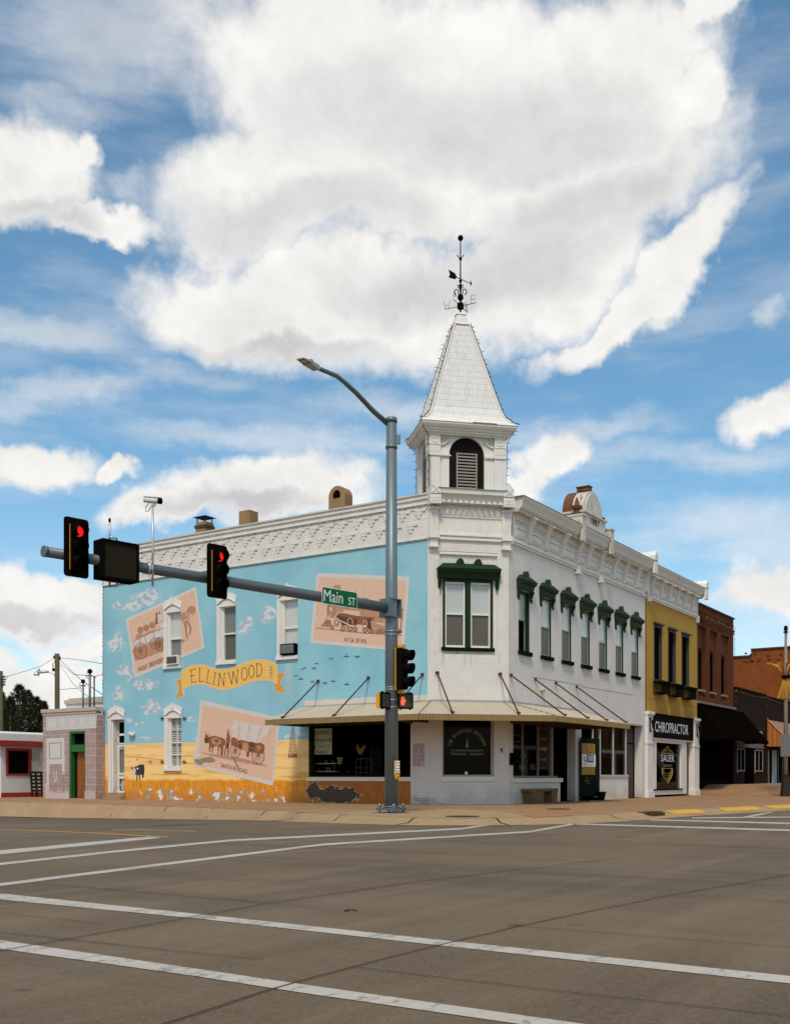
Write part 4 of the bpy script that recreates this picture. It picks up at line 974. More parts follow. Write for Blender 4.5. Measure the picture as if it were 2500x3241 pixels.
# seven Main Street windows
m_runs = pmat('rust stain', (.5,.33,.2), .8, .2, 6, brick=.8)
for k, (a, b, z0, z1) in enumerate(SW):
    rc_ = .055 if k else .16
    mb = MB()
    mb.fb(FS, a, a+.05, -rc_-.06, -.03, z0, z1); mb.fb(FS, b-.07, b, -rc_-.06, .0, z0, z1); mb.fb(FS, a+.05, b-.07, -rc_-.06, -.03, z1-.07, z1)
    wn = mb.build('window', m_green, bld)
    mb = MB(); mb.fb(FS, a-.05, b+.09, -.2, .1, z0-.14, z0); mb.build('window_sill', m_dgreen, wn)
    rail = z0+(z1-z0)*(.53, .50, .54, .52, .51, .53, .49)[k]
    mb = MB(); A2, B2 = a+.05, b-.07
    for (x0, x1, y0, y1) in ((A2,A2+.04,z0,z1-.07),(B2-.04,B2,z0,z1-.07),(A2+.04,B2-.04,z0,z0+.06),(A2+.04,B2-.04,z1-.12,z1-.07),(A2+.04,B2-.04,rail-.02,rail+.02)): mb.fb(FS, x0, x1, -rc_-.04, -rc_+.015, y0, y1)
    s_ = mb.build('sash', pmat('pale green grey sash', (.30,.36,.27), .5, .1, 5), wn)
    mb = MB(); mb.fb(FS, A2+.04, B2-.04, -rc_-.03, -rc_-.01, rail+.02, z1-.12); mb.build('upper_pane', m_blind, wn)
    mb = MB(); mb.fb(FS, A2+.04, B2-.04, -rc_-.03, -rc_-.012, z0+.06, rail-.02); mb.build('lower_pane', m_screen if k else m_darkpane, wn)
    hood(FS, (a+b)/2+.0, 1.22, 7.88, (0,)).build('window_hood', m_green, wn)
# Main Street shopfront
mb = MB()
a, b = 2.41, 6.13
mb.fb(FS, a, 6.49, -.3, -.1, .93, 1.02)
for u in (3.55, 4.85): mb.fb(FS, u-.02, u+.02, -.24, -.16, 1.02, 3.38)
mb.fb(FS, 5.95, 6.10, -.26, -.12, 1.02, 3.38); mb.fb(FS, a, 6.49, -.26, -.12, 3.25, 3.38)
sw = mb.build('shop_window', pmat('weathered sill frame', (.3,.27,.2), .7, .15, 6), bld)
mb = MB(); mb.fb(FS, a, 5.95, -.2, -.19, 1.02, 3.25); mb.build('window_glass', m_glass, sw)
mb = MB(); mb.fb(FS, 2.38, 6.6, .0, .07, .78, .935); mb.build('window_sill', m_trim, sw)
mb = MB(); mb.fb(FS, 9.9, 13.86, -.2, .04, .98, 1.07)
for u in (10.0, 10.8, 12.3, 13.82): mb.fb(FS, u-.03, u+.03, -.16, -.08, 1.07, 3.35)
sw2 = mb.build('shop_window', pmat('grey white frame', (.5,.5,.47), .5, .1, 5), bld)
mb = MB(); mb.fb(FS, 10.03, 13.79, -.125, -.115, 1.07, 3.35); mb.build('window_glass', glassmat('reflecting shop glass', .7, .10), sw2)
mb = MB(); mb.fb(FS, 13.86, 15.62, -.1, .06, 3.34, 3.42); mb.fb(FS, 8.2, 13.86, -.1, .03, 3.34, 3.41); mb.build('lintel', pmat('grey lintel', (.4,.38,.33), .7, .1, 4), bld)
mb = MB(); mb.fb(FS, 14.0, 15.3, -.356, -.32, .02, 2.5); mb.fb(FS, 14.0, 15.3, -.356, -.32, 2.56, 3.3); mb.build('shop_door', pmat('dull brown door', (.06,.045,.03), .5, .1, 4), bld)
mb = MB(); mb.fb(FS, 6.95, 7.75, -2.78, -2.7, .05, 2.4); mb.cur = 1; mb.fb(FS, 7.1, 7.6, -2.72, -2.69, .6, 2.2); mb.build('shop_door', [m_wood, m_darkpane], bld)
mb = MB(); mb.fb(FS, 2.12, 2.40, .0, .16, 1.42, 1.85); mb.build('meter_box', m_black, bld)
mb = MB(); mb.tube([FC.P(2.62,.0,1.98), FC.P(2.62,.08,1.98), FC.P(2.62,.1,1.86)], .03, 8); mb.build('hose_tap', m_rust, bld)
mb = MB(); mb.lathe(FS.P(4.75,.05,4.3)-Vector((0,0,.1)), [(.02,0),(.10,.03),(.12,.1),(.07,.2),(.03,.22)], 10); mb.build('wall_lamp', pmat('aged ivory lamp', (.5,.42,.3), .5, .1, 5), bld)
c = at('A', 185, 1258, 'M')
mb = MB(); mb.tube([c+Vector((.0,.1,0)), c+Vector((-.12,.08,0)), c+Vector((-.16,-.02,0))], .07, 10); mb.tube([c+Vector((-.02,-.1,-.02)), c+Vector((-.16,-.14,-.02))], .08, 10)
mb.build('wall_lamp', m_trim, bld)
# shutter pins beside the ground floor window
mb = MB()
for y in (1185, 1395):
    for x in (330, 438):
        p = at('A', x, y, 'M'); mb.obox(p+Vector((-.03,0,0)), (.03,0,0), (0,.10,0), (0,0,.012)); mb.obox(p+Vector((-.05,0,.03)), (.012,0,0), (0,.012,0), (0,0,.05))
mb.build('shutter_pin', m_iron, bld)
# fire-insurance plate / notice on the wall and exposed mortar at the corner
mb = MB()
d = Decal(mb, 'G', 'M', .008)
d.poly([(212,758),(355,752),(355,1035),(210,1038)], 0)
for k in range(5): d.stroke([(222,772+k*8),(345,770+k*8)], 4, 1)
for c0 in (222, 285):
    for k in range(7): d.stroke([(c0+4,812+k*9),(c0+50,811+k*9)], 6, 1)
for c0 in (220, 268, 312):
    for k in range(13 if c0 < 300 else 8): d.stroke([(c0,895+k*10),(c0+32,894+k*10)], 7, 1)
mb.build('wall_notice', [pmat('faded notice', (.55,.47,.43), .6, .05, 4), pmat('faded pink print', (.42,.27,.27), .6, .1, 8)], bld)
mb = MB(); d = Decal(mb, 'G', 'M', .009)
for p in ([(235,1388),(255,1386)], [(200,1412),(270,1412)], [(270,1415),(390,1413)], [(265,1438),(390,1440)], [(295,1465),(395,1468)], [(240,1388),(240,1410)], [(268,1412),(268,1438)], [(290,1440),(292,1465)], [(355,1414),(355,1440)], [(340,1440),(340,1466)], [(330,1468),(332,1478)]): d.stroke(p, 3.5, 0)
d = Decal(mb, 'G', 'C', .005)
for p in ([(397,1385),(397,1478)], [(397,1414),(490,1416)], [(397,1440),(490,1442)], [(397,1466),(600,1466)], [(440,1416),(440,1440)], [(465,1442),(465,1466)], [(487,1416),(487,1440)], [(515,1442),(515,1466)], [(550,1466),(550,1478)]): d.stroke(p, 3.5, 0)
mb.build('bare_mortar', m_crack, bld)
mb = MB(); d = Decal(mb, 'B', 'S', .006)
d.stroke([(960,1275),(1260,1325),(1270,1335),(1588,1388)], 2.4, 0)
mb.build('facade_crack', pmat('facade crack line', (.2,.17,.14), .8, .2, 5), bld)
# chimneys
def chim(y0, y1, z0, z1): return y0, y1
mb = MB(); mb.box(1.4,1.92,14.22,14.78,10.3,11.98); b0 = mb.build('chimney', m_tan, bld)
mb = MB(); mb.box(1.36,1.96,14.18,14.82,11.72,11.84)
for x in (1.45,1.87):
    for y in (14.27,14.73): mb.box(x-.02,x+.02,y-.02,y+.02,11.98,12.2)
mb.hexa([(1.3,14.12,12.2),(2.02,14.12,12.2),(2.02,14.88,12.2),(1.3,14.88,12.2),(1.55,14.4,12.28),(1.77,14.4,12.28),(1.77,14.6,12.28),(1.55,14.6,12.28)])
mb.build('chimney_cap', m_soot, b0)
mb = MB(); mb.box(1.4,1.95,11.72,12.30,10.3,12.12); mb.build('chimney', m_tan, bld)
mb = MB(); yc, rr_ = 7.2, .40
pts = [(1.4,yc-rr_,10.3),(1.4,yc+rr_,10.3)]+[(1.4, yc+rr_*math.cos(math.pi*k/12), 12.02+rr_*math.sin(math.pi*k/12)) for k in range(13)]
mb.prism(pts, (.5,0,0)); c3 = mb.build('chimney', m_tan, bld)
mb = MB()
pts = [(1.38,yc-.17,11.95),(1.38,yc+.17,11.95)]+[(1.38, yc+.17*math.cos(math.pi*k/10), 12.05+.2*math.sin(math.pi*k/10)) for k in range(11)]
mb.prism(pts, (.025,0,0)); mb.build('flue_opening', m_black, c3)

# ------------------------------------------------------------------ canopy
m_can = pmat('cream corrugated roof', (.48,.41,.30), .55, .15, 3, dirt=.35, dirtcol=(.25,.18,.1))
m_canf = pmat('ochre corrugated fascia', (.27,.185,.07), .6, .2, 4, dirt=.5, dirtcol=(.13,.085,.04))
OV = 2.25; TQ = math.tan(rad(22.5)); ZE, ZW = 3.08, 3.66
e1 = Vector((-OV, 7.75, ZE)); e2 = Vector((-OV, 2.05-OV*TQ, ZE)); e3 = Vector((2.05-OV*TQ, -OV, ZE)); e4 = Vector((8.15, -OV, ZE))
w1 = Vector((0, 7.75, ZW)); w2 = Vector((0, 2.05, ZW)); w3 = Vector((2.05, 0, ZW)); w4 = Vector((8.15, 0, ZW))
mb = MB(); mf = MB()
def corr(e_a, e_b, w_a, w_b, nrm, per=.11):
    L_ = (e_b-e_a); ln = L_.length; n_ = int(ln/per)*4; t = L_.normalized()
    rows = []
    for (pa, pb) in ((w_a, w_b), (e_a, e_b)):
        row = []
        for k in range(n_+1):
            f = k/n_; p = pa.lerp(pb, f); row.append(p+Vector((0,0,.016*math.sin(f*ln/per*2*math.pi))))
        rows.append(row)
    return rows
def addcorr(e_a, e_b, w_a, w_b, per=.11):
    """corrugations run down the slope at constant position along the wall"""
    t = (e_b-e_a).normalized(); ln = (e_b-e_a).length; n_ = max(8, int(ln/per)*4)
    sa = (w_a-e_a).dot(t); sb = (w_b-e_a).dot(t)   # wall-side extents along t
    down = (e_a-w_a)-t*((e_a-w_a).dot(t))           # slope vector
    tops = []; bots = []
    for k in range(n_+1):
        s_ = ln*k/n_; f = 1.0                        # how far up the slope this rib reaches
        if s_ < sa: f = s_/sa
        if s_ > sb: f = (ln-s_)/(ln-sb)
        b0_ = e_a+t*s_; z_ = Vector((0,0,.016*math.sin(s_/per*2*math.pi)))
        bots.append(b0_+z_); tops.append(b0_-down*max(f, .001)+z_)
    i = mb.addv(tops); j = mb.addv(bots)
    for k in range(n_): mb.face((i+k, i+k+1, j+k+1, j+k), False)
    out = down.copy(); out.z = 0; out.normalize()
    ftop = []; fbot = []
    for k in range(n_+1):
        s_ = ln*k/n_; w = out*(.012*math.sin(s_/per*2*math.pi)+.01); p = e_a+t*s_
        ftop.append(p+w+Vector((0,0,-.015))); fbot.append(p+w+Vector((0,0,-.2)))
    i = mf.addv(ftop); j = mf.addv(fbot)
    for k in range(n_): mf.face((i+k, i+k+1, j+k+1, j+k), False)
addcorr(e1, e2, w1, w2); addcorr(e2, e3, w2, w3); addcorr(e3, e4, w3, w4)
can = mb.build('canopy', m_can, bld, False); mf.build('canopy_fascia', m_canf, can, False)
mb = MB(); dz = Vector((0,0,-.07))
mb.poly([p+dz for p in (e1,e2,w2,w1)]); mb.poly([p+dz for p in (e2,e3,w3,w2)]); mb.poly([p+dz for p in (e3,e4,w4,w3)])
for p in (e1, e2, e3, e4):
    pass
mb.box(-OV,-.02,7.71,7.74,ZE-.18,ZE-.02)
for k in range(9): y = 7.4-k*.66; mb.box(-OV+.03,0,y,y+.05,ZE-.18,ZE-.08)
for k in range(9): x = 2.2+k*.7; mb.box(x,x+.05,-OV+.03,0,ZE-.18,ZE-.08)
mb.build('canopy_frame', pmat('dark canopy timber', (.07,.05,.03), .8, .2, 4), can, False)
mb = MB()
mb.tube([w2+Vector((0,0,.02)), e2+Vector((0,0,.02))], .022, 6); mb.tube([w3+Vector((0,0,.02)), e3+Vector((0,0,.02))], .022, 6)
mb.fb(FM, 2.05, 7.75, 0, .03, ZW-.02, ZW+.05); mb.fb(FC, 0, CWID, 0, .03, ZW-.02, ZW+.07); mb.fb(FS, 2.05, 8.15, 0, .03, ZW-.02, ZW+.07)
mb.build('canopy_flashing', pmat('patched grey flashing', (.36,.35,.33), .6, .15, 4), can)
rods = []
for y in (7.02, 4.70, 2.36): rods.append((Vector((-.02,y,4.63)), Vector((-OV+.12,y,ZE+.06))))
for s_ in (.18, 1.82):
    tpt = Vector((s_, 2.05-s_, 4.68)); rods.append((tpt+Vector((-.02,-.02,0)), tpt+Vector((-q2,-q2,0))*(OV-.12)+Vector((0,0,ZE+.06-4.68))))
for x in (2.19, 4.2, 6.02, 8.03): rods.append((Vector((x,-.02,4.66)), Vector((x,-OV+.12,ZE+.06))))
for a, b in rods:
    mb = MB(); mb.tube([a, b], .028, 7); mb.obox(a, (.05,.0,0), (0,.05,0), (0,0,.05)); mb.obox(b, (.05,0,0), (0,.05,0), (0,0,.05))
    mb.build('canopy_rod', m_rust, can)

# ------------------------------------------------------------------ tower
TF0 = .30; TD = 1.9; TWf = 2.86
FT = Frame(FC.P(CWID/2, -TF0, 0), FC.du, FC.dn)      # u centred on the tower front
HW = TWf/2
tw = MB()
# front wall with arch hole: build as polygons around the arch
def arch_wall(mb, F, u0, u1, z0, z1, uc, r, zs, n):
    pts = [(uc-r, z0)]+[(uc-r*math.cos(math.pi*k/16), zs+r*math.sin(math.pi*k/16)) for k in range(17)]+[(uc+r, z0)]
    mb.poly([F.P(u0,n,z0), F.P(uc-r,n,z0), F.P(uc-r,n,zs), F.P(u0,n,zs)]); mb.poly([F.P(uc+r,n,z0), F.P(u1,n,z0), F.P(u1,n,zs), F.P(uc+r,n,zs)])
    top = [(uc-r*math.cos(math.pi*k/16), zs+r*math.sin(math.pi*k/16)) for k in range(17)]
    ups = [(u0, zs)]+[(u0+(u1-u0)*k/16, z1) for k in range(17)]+[(u1, zs)]
    for k in range(16):
        a, b = top[k], top[k+1]; c, d_ = (u0+(u1-u0)*k/16, z1), (u0+(u1-u0)*(k+1)/16, z1)
        mb.poly([F.P(a[0],n,a[1]), F.P(b[0],n,b[1]), F.P(d_[0],n,d_[1]), F.P(c[0],n,c[1])])
    mb.poly([F.P(u0,n,zs), F.P(top[0][0],n,top[0][1]), F.P(u0,n,z1)]); mb.poly([F.P(u1,n,zs), F.P(top[-1][0],n,top[-1][1]), F.P(u1,n,z1)])
    for a, b in zip(pts, pts[1:]): mb.poly([F.P(a[0],n,a[1]), F.P(b[0],n,b[1]), F.P(b[0],n-.3,b[1]), F.P(a[0],n-.3,a[1])])
Z0, Z1 = 10.9, 13.32
arch_wall(tw, FT, -HW, HW, Z0, Z1, 0, .655, 12.585, -.08)
FTL = Frame(FT.P(-HW, 0, 0), -FT.dn, -FT.du)      # left side: u runs back
arch_wall(tw, FTL, .08, TD, Z0, Z1, TD/2, .42, 12.8, -.08)
tw.fb(FT, HW-.1, HW-.08, -TD, -.08, Z0, Z1); tw.fb(FT, -HW+.08, HW-.1, -TD, -TD+.02, Z0, Z1)
twr = tw.build('bell_tower', m_sheet, bld, False)
def pil(F, u0, u1, side=1):
    w = u1-u0; mb = MB()
    mb.fb(F, u0, u1, -.08, .0, Z0, 12.5); mb.fb(F, u0-.03, u1+.03, -.08, .04, 12.5, 12.60); mb.fb(F, u0-.01, u1+.01, -.08, .03, 12.60, 12.88)
    for k in range(5): mb.fb(F, u0+.03+k*w/5.2, u0+.03+k*w/5.2+.03, .03, .05, 12.64, 12.84)
    mb.fb(F, u0, u1, -.08, .05, 12.88, Z1)
    c = F.P((u0+u1)/2, .05, 13.10)
    mb.tube([c+(F.du*math.cos(t)+Vector((0,0,math.sin(t))))*.14 for t in [k*math.pi/8 for k in range(17)]], .018, 5)
    mb.fb(F, (u0+u1)/2-.1, (u0+u1)/2+.1, .05, .065, 13.085, 13.11)
    mb.build('tower_pilaster', m_sheet, twr)
pil(FT, -HW, -HW+.42); pil(FT, HW-.42, HW); pil(FTL, 0.0, .34); pil(FTL, TD-.34, TD)
for s_ in (-1, 1):
    mb = MB(); a, b = sorted((s_*(HW-.42), s_*.66)); mb.fb(FT, a, b, -.078, -.03, 12.5, 12.6)
    for k in range(3): u = a+(k+.15)*(b-a)/3; mb.prism([FT.P(u,-.03,12.51), FT.P(u+.09,-.03,12.59), FT.P(u+.18,-.03,12.51)], FT.dn*.012)
    mb.build('frieze_band', m_sheet, twr); mb = MB(); c = FT.P(s_*(HW-.42), -.05, 13.28)
    mb.tube([c+(FT.du*(-s_*math.cos(t)*.38)+Vector((0,0,-math.sin(t)*.38))) for t in [k*math.pi/16 for k in range(9)]], .035, 6)
    for t in (.25,.5,.75,1.0,1.25): mb.tube([c+(FT.du*(-s_*math.cos(t)*.08)+Vector((0,0,-math.sin(t)*.08))), c+(FT.du*(-s_*math.cos(t)*.3)+Vector((0,0,-math.sin(t)*.3)))], .014, 4)
    mb.build('fan_ornament', m_sheet, twr)
mb = MB()
CO = .34
def ring_prof(prof):
    """moulding around the four sides of the tower"""
    n_ = len(prof); rings = []
    for o_, z in prof:
        rings.append([FT.P(-HW-o_, o_, z), FT.P(HW+o_, o_, z), FT.P(HW+o_, -TD-o_, z), FT.P(-HW-o_, -TD-o_, z)])
    idx = [mb.addv(r) for r in rings]
    for k in range(n_-1):
        for q in range(4): mb.face((idx[k]+q, idx[k]+(q+1) % 4, idx[k+1]+(q+1) % 4, idx[k+1]+q))
    mb.face([idx[0]+q for q in range(4)]); mb.face([idx[-1]+q for q in range(4)])
ring_prof([(-.1,13.24),(.08,13.24),(.09,13.30),(.14,13.30),(.15,13.36),(.20,13.38),(.21,13.43),(.26,13.45),(.30,13.50),(.335,13.56),(.34,13.62),(-.1,13.62)])
mb.build('tower_cornice', m_sheet, twr)
# shingled spire
def shinglemat():
    m, N, b, pos, out = newmat('white painted shingles')
    v, u, z = wallvec(N, pos)
    f = N.m('FRACT', N.m('MULTIPLY', z, 1/.235))
    n1 = N.noise(N.scalev(pos, (6, 6, .8)), 3, 4)
    c = N.mix(N.ss(n1, .35, .7), (.68,.655,.61), (.79,.765,.71))
    c = N.mix(N.ss(f, .0, .07, .75, 0), c, (.2,.18,.16))
    uu = N.m('FRACT', N.m('ADD', N.m('MULTIPLY', u, 4.0), N.m('MULTIPLY', N.m('FLOOR', N.m('MULTIPLY', z, 1/.235)), .37)))
    c = N.mix(N.ss(uu, .0, .06, .25, 0), c, (.3,.28,.25)); c = N.mix(N.ss(N.noise(N.scalev(pos, (2,2,.5)), 2, 5, .6), .5, .7, 0, .25), c, (.45,.40,.33))
    N.nt.links.new(c, b.inputs['Base Color']); b.inputs['Roughness'].default_value = .75
    bump_to(N, b, N.m('ADD', f, n1), -.3, .02); return m
m_shingle = shinglemat()
mb = MB()
fh = HW; fd = TD/2
prof = [(1.0, 1.0, 13.63)]
lv = [(HW+CO+.02, fd+CO+.02, 13.625), (HW+.16, fd+.18, 13.78), (HW-.04, fd+.02, 13.98), (HW-.16, fd-.1, 14.3)]
t_w, t_d, t_z = .27, .20, 17.62
for k in range(1, 8):
    f = k/7; lv.append(((HW-.16)*(1-f)+t_w*f, (fd-.1)*(1-f)+t_d*f, 14.3*(1-f)+t_z*f))
idx = [mb.addv([FT.P(-w, -fd+dd, z), FT.P(w, -fd+dd, z), FT.P(w, -fd-dd, z), FT.P(-w, -fd-dd, z)]) for w, dd, z in lv]
for k in range(len(lv)-1):
    for q in range(4): mb.face((idx[k]+q, idx[k]+(q+1) % 4, idx[k+1]+(q+1) % 4, idx[k+1]+q))
mb.build('spire', m_shingle, twr)
mb = MB()
for q in range(4):
    sg = ((-1,1),(1,1),(1,-1),(-1,-1))[q]
    mb.tube([FT.P(sg[0]*w, -fd+sg[1]*dd, z+.01) for w, dd, z in lv[1:]], .045, 5)
cap = [(t_w+.05, t_d+.05, 17.60), (t_w+.0, t_d+.0, 17.66), (.17, .13, 17.98), (.2, .16, 18.0), (.03, .03, 18.12)]
idx = [mb.addv([FT.P(-w, -fd+dd, z), FT.P(w, -fd+dd, z), FT.P(w, -fd-dd, z), FT.P(-w, -fd-dd, z)]) for w, dd, z in cap]
for k in range(len(cap)-1):
    for q in range(4): mb.face((idx[k]+q, idx[k]+(q+1) % 4, idx[k+1]+(q+1) % 4, idx[k+1]+q))
mb.build('spire_trim', m_sheet, twr)
mb = MB(); mb.fb(FT, .1, 1.0, CO-.04, CO+.025, 13.626, 13.66); mb.build('bare_wood_patch', pmat('bare wood', (.35,.17,.08), .8, .3, 6), twr)
mb = MB()
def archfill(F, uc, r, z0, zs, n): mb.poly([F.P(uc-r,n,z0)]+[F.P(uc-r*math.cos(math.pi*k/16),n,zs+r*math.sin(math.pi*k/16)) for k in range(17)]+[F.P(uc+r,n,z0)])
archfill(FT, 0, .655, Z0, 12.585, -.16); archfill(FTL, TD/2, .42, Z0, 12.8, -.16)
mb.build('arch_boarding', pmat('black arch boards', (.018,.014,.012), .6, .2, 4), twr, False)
for F, uc, hw, ztp in ((FT, 0, .38, 12.62), (FTL, TD/2, .26, 12.62)):
    mb = MB()
    mb.fb(F, uc-hw, uc-hw+.035, -.14, -.06, 11.22, ztp); mb.fb(F, uc+hw-.035, uc+hw, -.14, -.06, 11.22, ztp); mb.fb(F, uc-hw, uc+hw, -.14, -.06, ztp, ztp+.035)
    for k in range(12):
        z = 11.26+k*.112
        mb.prism([F.P(uc-hw+.035,-.06,z), F.P(uc-hw+.035,-.05,z+.03), F.P(uc-hw+.035,-.13,z+.085), F.P(uc-hw+.035,-.14,z+.055)], F.du*(2*hw-.07))
    mb.build('louvre', pmat('weathered cream louvre', (.36,.33,.27), .7, .15, 4), twr)
mb = MB(); mb.fb(FT, -HW-.05, HW+.05, -TD-.05, -.12, 10.4, 10.95); mb.build('tower_base', m_sheet, twr)

# weathervane
wv = MB(); top = FT.P(0, -fd, 0)
wv.tube([top+Vector((0,0,18.05)), top+Vector((0,0,20.85))], [.034,.02], 8); wv.ball(top+Vector((0,0,20.87)), .105, 10)
for z, r in ((20.1,.06),(19.28,.06),(19.12,.06),(18.68,.12),(18.62,.08)): wv.ball(top+Vector((0,0,z)), r, 6)
wv.obox(top+Vector((0,0,18.36)), (.09,0,0), (0,.09,0), (0,0,.11))
for k in range(4):
    a = k*math.pi/2+.5; dv = Vector((math.cos(a), math.sin(a), 0))
    wv.tube([top+Vector((0,0,20.12)), top+dv*.08+Vector((0,0,20.18)), top+dv*.12+Vector((0,0,20.25))], .018, 5)
    wv.tube([top+Vector((0,0,18.7))+dv*.05, top+dv*.10+Vector((0,0,18.96)), top+dv*.19+Vector((0,0,18.98)), top+dv*.23+Vector((0,0,18.86)), top+dv*.17+Vector((0,0,18.76))], .02, 6)
    a += math.pi/4; dv = Vector((math.cos(a), math.sin(a), 0))
    wv.tube([top+Vector((0,0,18.75)), top+dv*.06+Vector((0,0,19.06)), top+dv*.13+Vector((0,0,19.11)), top+dv*.16+Vector((0,0,19.05))], .014, 6)
vane = wv.build('weathervane', m_iron, bld)
mb = MB(); ad = (RT*.73+FW*.65).normalized(); z = Vector((0,0,19.36))
mb.tube([top+z-ad*.5, top+z+ad*.55], .014, 6); p = top+z
mb.prism([p-ad*.62+Vector((0,0,.14)), p-ad*.3+Vector((0,0,.11)), p-ad*.2, p-ad*.3-Vector((0,0,.11)), p-ad*.62-Vector((0,0,.14)), p-ad*.55], ad.cross(Vector((0,0,1)))*.02)
mb.prism([p+ad*.6, p+ad*.5+Vector((0,0,.11)), p+ad*.53, p+ad*.5-Vector((0,0,.11))], ad.cross(Vector((0,0,1)))*.02)
mb.build('arrow', m_iron, vane)
sd = (-RT*.30-FW*.55).normalized(); ed = (RT*.62-FW*.3).normalized()
strokes = {'S': [[(.2,.3),(0,.3),(0,.17),(.2,.17),(.2,0),(0,0)]], 'E': [[(.2,.3),(0,.3),(0,0),(.2,0)], [(0,.15),(.16,.15)]], 'N': [[(0,0),(0,.3),(.18,0),(.18,.3)]], 'W': [[(0,.3),(.06,0),(.12,.2),(.18,0),(.24,.3)]]}
for ch, dv in (('S', sd), ('N', -sd), ('E', ed), ('W', -ed)):
    mb = MB(); mb.tube([top+Vector((0,0,18.36)), top+dv*.62+Vector((0,0,18.36))], .012, 5)
    for st in strokes[ch]: mb.tube([top+dv*(.42+x)+Vector((0,0,18.36+y)) for x, y in st], .010, 4)
    mb.build('compass_arm', m_iron, vane)

# string lights
def string_lights(pts, parent, step=.3, sag=.0, dirn=Vector((0,0,-1)), l=.07, r=.008):
    mb = MB(); P_ = densify(pts, .15, .006); mb.tube(P_, r, 4, False); mb2 = []
    tot = 0; last = -1
    for a, b in zip(P_, P_[1:]):
        tot += (b-a).length
        if int(tot/step) != last:
            last = int(tot/step); dd = (dirn+Vector((random.uniform(-.4,.4), random.uniform(-.4,.4), random.uniform(-.3,.3)))).normalized()
            mb.cur = 0; mb.tube([b, b+dd*l*.5], .014, 4); mb.cur = 1; mb.tube([b+dd*l*.5, b+dd*l*1.6], [.014,.004], 4)
    return mb.build('string_lights', [m_string, m_bulb], parent)
string_lights([FM.P(2.0,.09,10.64), FM.P(19.05,.09,10.64)], bld, .35)
string_lights([FM.P(19.0,.04,10.6), FM.P(19.02,.04,4.2)], bld, .2, dirn=Vector((0,1,0)), l=.05)
string_lights([FC.P(0,.2,10.6), FC.P(.3,.3,10.6), FC.P(CWID-.3,.3,10.6), FS.P(2.3,.4,10.6), FS.P(16.0,.42,10.56)], bld, .33)
string_lights([FS.P(16.03,.08,10.6), FS.P(16.03,.05,9.5), FS.P(16.04,.05,4.1)], bld, .2, l=.05, dirn=Vector((1,-.3,0)))
for q in range(3):
    sg = ((-1,1),(1,1),(-1,-1))[q]
    string_lights([FT.P(sg[0]*(w+.05), -fd+sg[1]*(dd+.03), z+.03) for w, dd, z in lv[::-1]], twr, .27, dirn=FT.du*sg[0]+Vector((0,0,.3)), l=.09, r=.012)
string_lights([FT.P(-HW-CO,CO,13.6), FT.P(-HW-CO+.1,CO-.1,13.4), FT.P(-HW-.02,.06,13.2), FT.P(-HW-.02,.05,11.3)], twr, .3, dirn=-FT.du, l=.09, r=.012)
string_lights([FT.P(HW+CO,CO,13.6), FT.P(HW+.05,.05,13.1), FT.P(HW+.02,.02,11.3)], twr, .3, dirn=FT.du, l=.09, r=.012)
string_lights([FT.P(-HW-CO,-TD-CO,13.6), FT.P(-HW-.03,-TD,13.1), FT.P(-HW-.02,-TD,11.3)], twr, .3, dirn=-FT.du, l=.09, r=.012)

# air conditioners in the mural windows
def aircon(y0, y1, z0, z1, n1, label, dark):
    t = thing('air_conditioner', (0, (y0+y1)/2, z0), label, 'air conditioner')
    mb = MB(); mb.fb(FM, y0, y1, -.1, n1, z0, z1); mb.build('casing', m_black if dark else m_trim, t)
    mb = MB()
    mb.fb(FM, y0+.05, y1-.05, n1, n1+.012, z0+.05, z1-.05); 
    for k in range(7): mb.fb(FM, y0+.06, y1-.06, n1+.012, n1+.022, z0+.07+k*(z1-z0-.14)/7, z0+.09+k*(z1-z0-.14)/7)
    mb.build('grille', m_greypane if dark else m_screen, t); return t
aircon(14.30, 14.98, 5.70, 6.08, .16, 'small white air conditioner in the leftmost upper mural window', False)
aircon(8.08, 8.80, 5.72, 6.14, .14, 'black air conditioner in the upper mural window nearest the train picture', True)

# ------------------------------------------------------------------ things in the shop window
def pt(x, y, z): return Vector((x, y, z))
t = thing('window_sign', (.2, 6.9, 2.0), 'cream window sign reading Ellinwood Underground Tours Available', 'sign')
pA = at('F', 527, 808, 'M', .17); pB = at('F', 703, 806, 'M', .17); pC = at('F', 527, 578, 'M', .17)
mb = MB(); mb.prism([pA, pB, pB+(pC-pA), pC], (.015,0,0)); mb.build('board', pmat('cream poster', (.80,.76,.60), .6, .05, 3), t)
mb = MB(); U = (pB-pA); Vv = (pC-pA); nn = Vector((-.004,0,0))
for s_, x0, x1, y0, h in (('ELLINWOOD',.12,.88,.76,.13),('Underground',.04,.96,.50,.15),('Tours',.32,.66,.27,.12),('Available',.2,.75,.04,.13)):
    text_on(mb, s_, pA+U*x0+Vv*y0+nn, U*(x1-x0), Vv*h)
for s_ in (.16, .82):
    mb.obox(pA+U*s_+Vv*.27+nn, U*.012, Vector((.001,0,0)), Vv*.07); mb.obox(pA+U*(s_+.04)+Vv*.33+nn, U*.04, Vector((.001,0,0)), Vv*.008)
mb.build('lettering', m_black, t)
shelf = thing('plant_shelf', (.45, 6.6, 1.0), 'two pale glass shelves behind the mural side shop window', 'shelf')
for x, y0 in ((.4, 888), (.4, 958)):
    a = at('F', 540, y0, 'M', x); b = at('F', 730, y0-3, 'M', x); mb = MB(); mb.box(x, x+.25, b.y, a.y, a.z-.02, a.z+.01); mb.build('shelf_board', m_signwhite, shelf)
a = at('F', 540, 888, 'M', .4); b = at('F', 730, 888, 'M', .4)
mb = MB()
for y in (a.y-.03, b.y+.03): mb.box(.42,.45,y-.01,y+.01,.02,a.z)
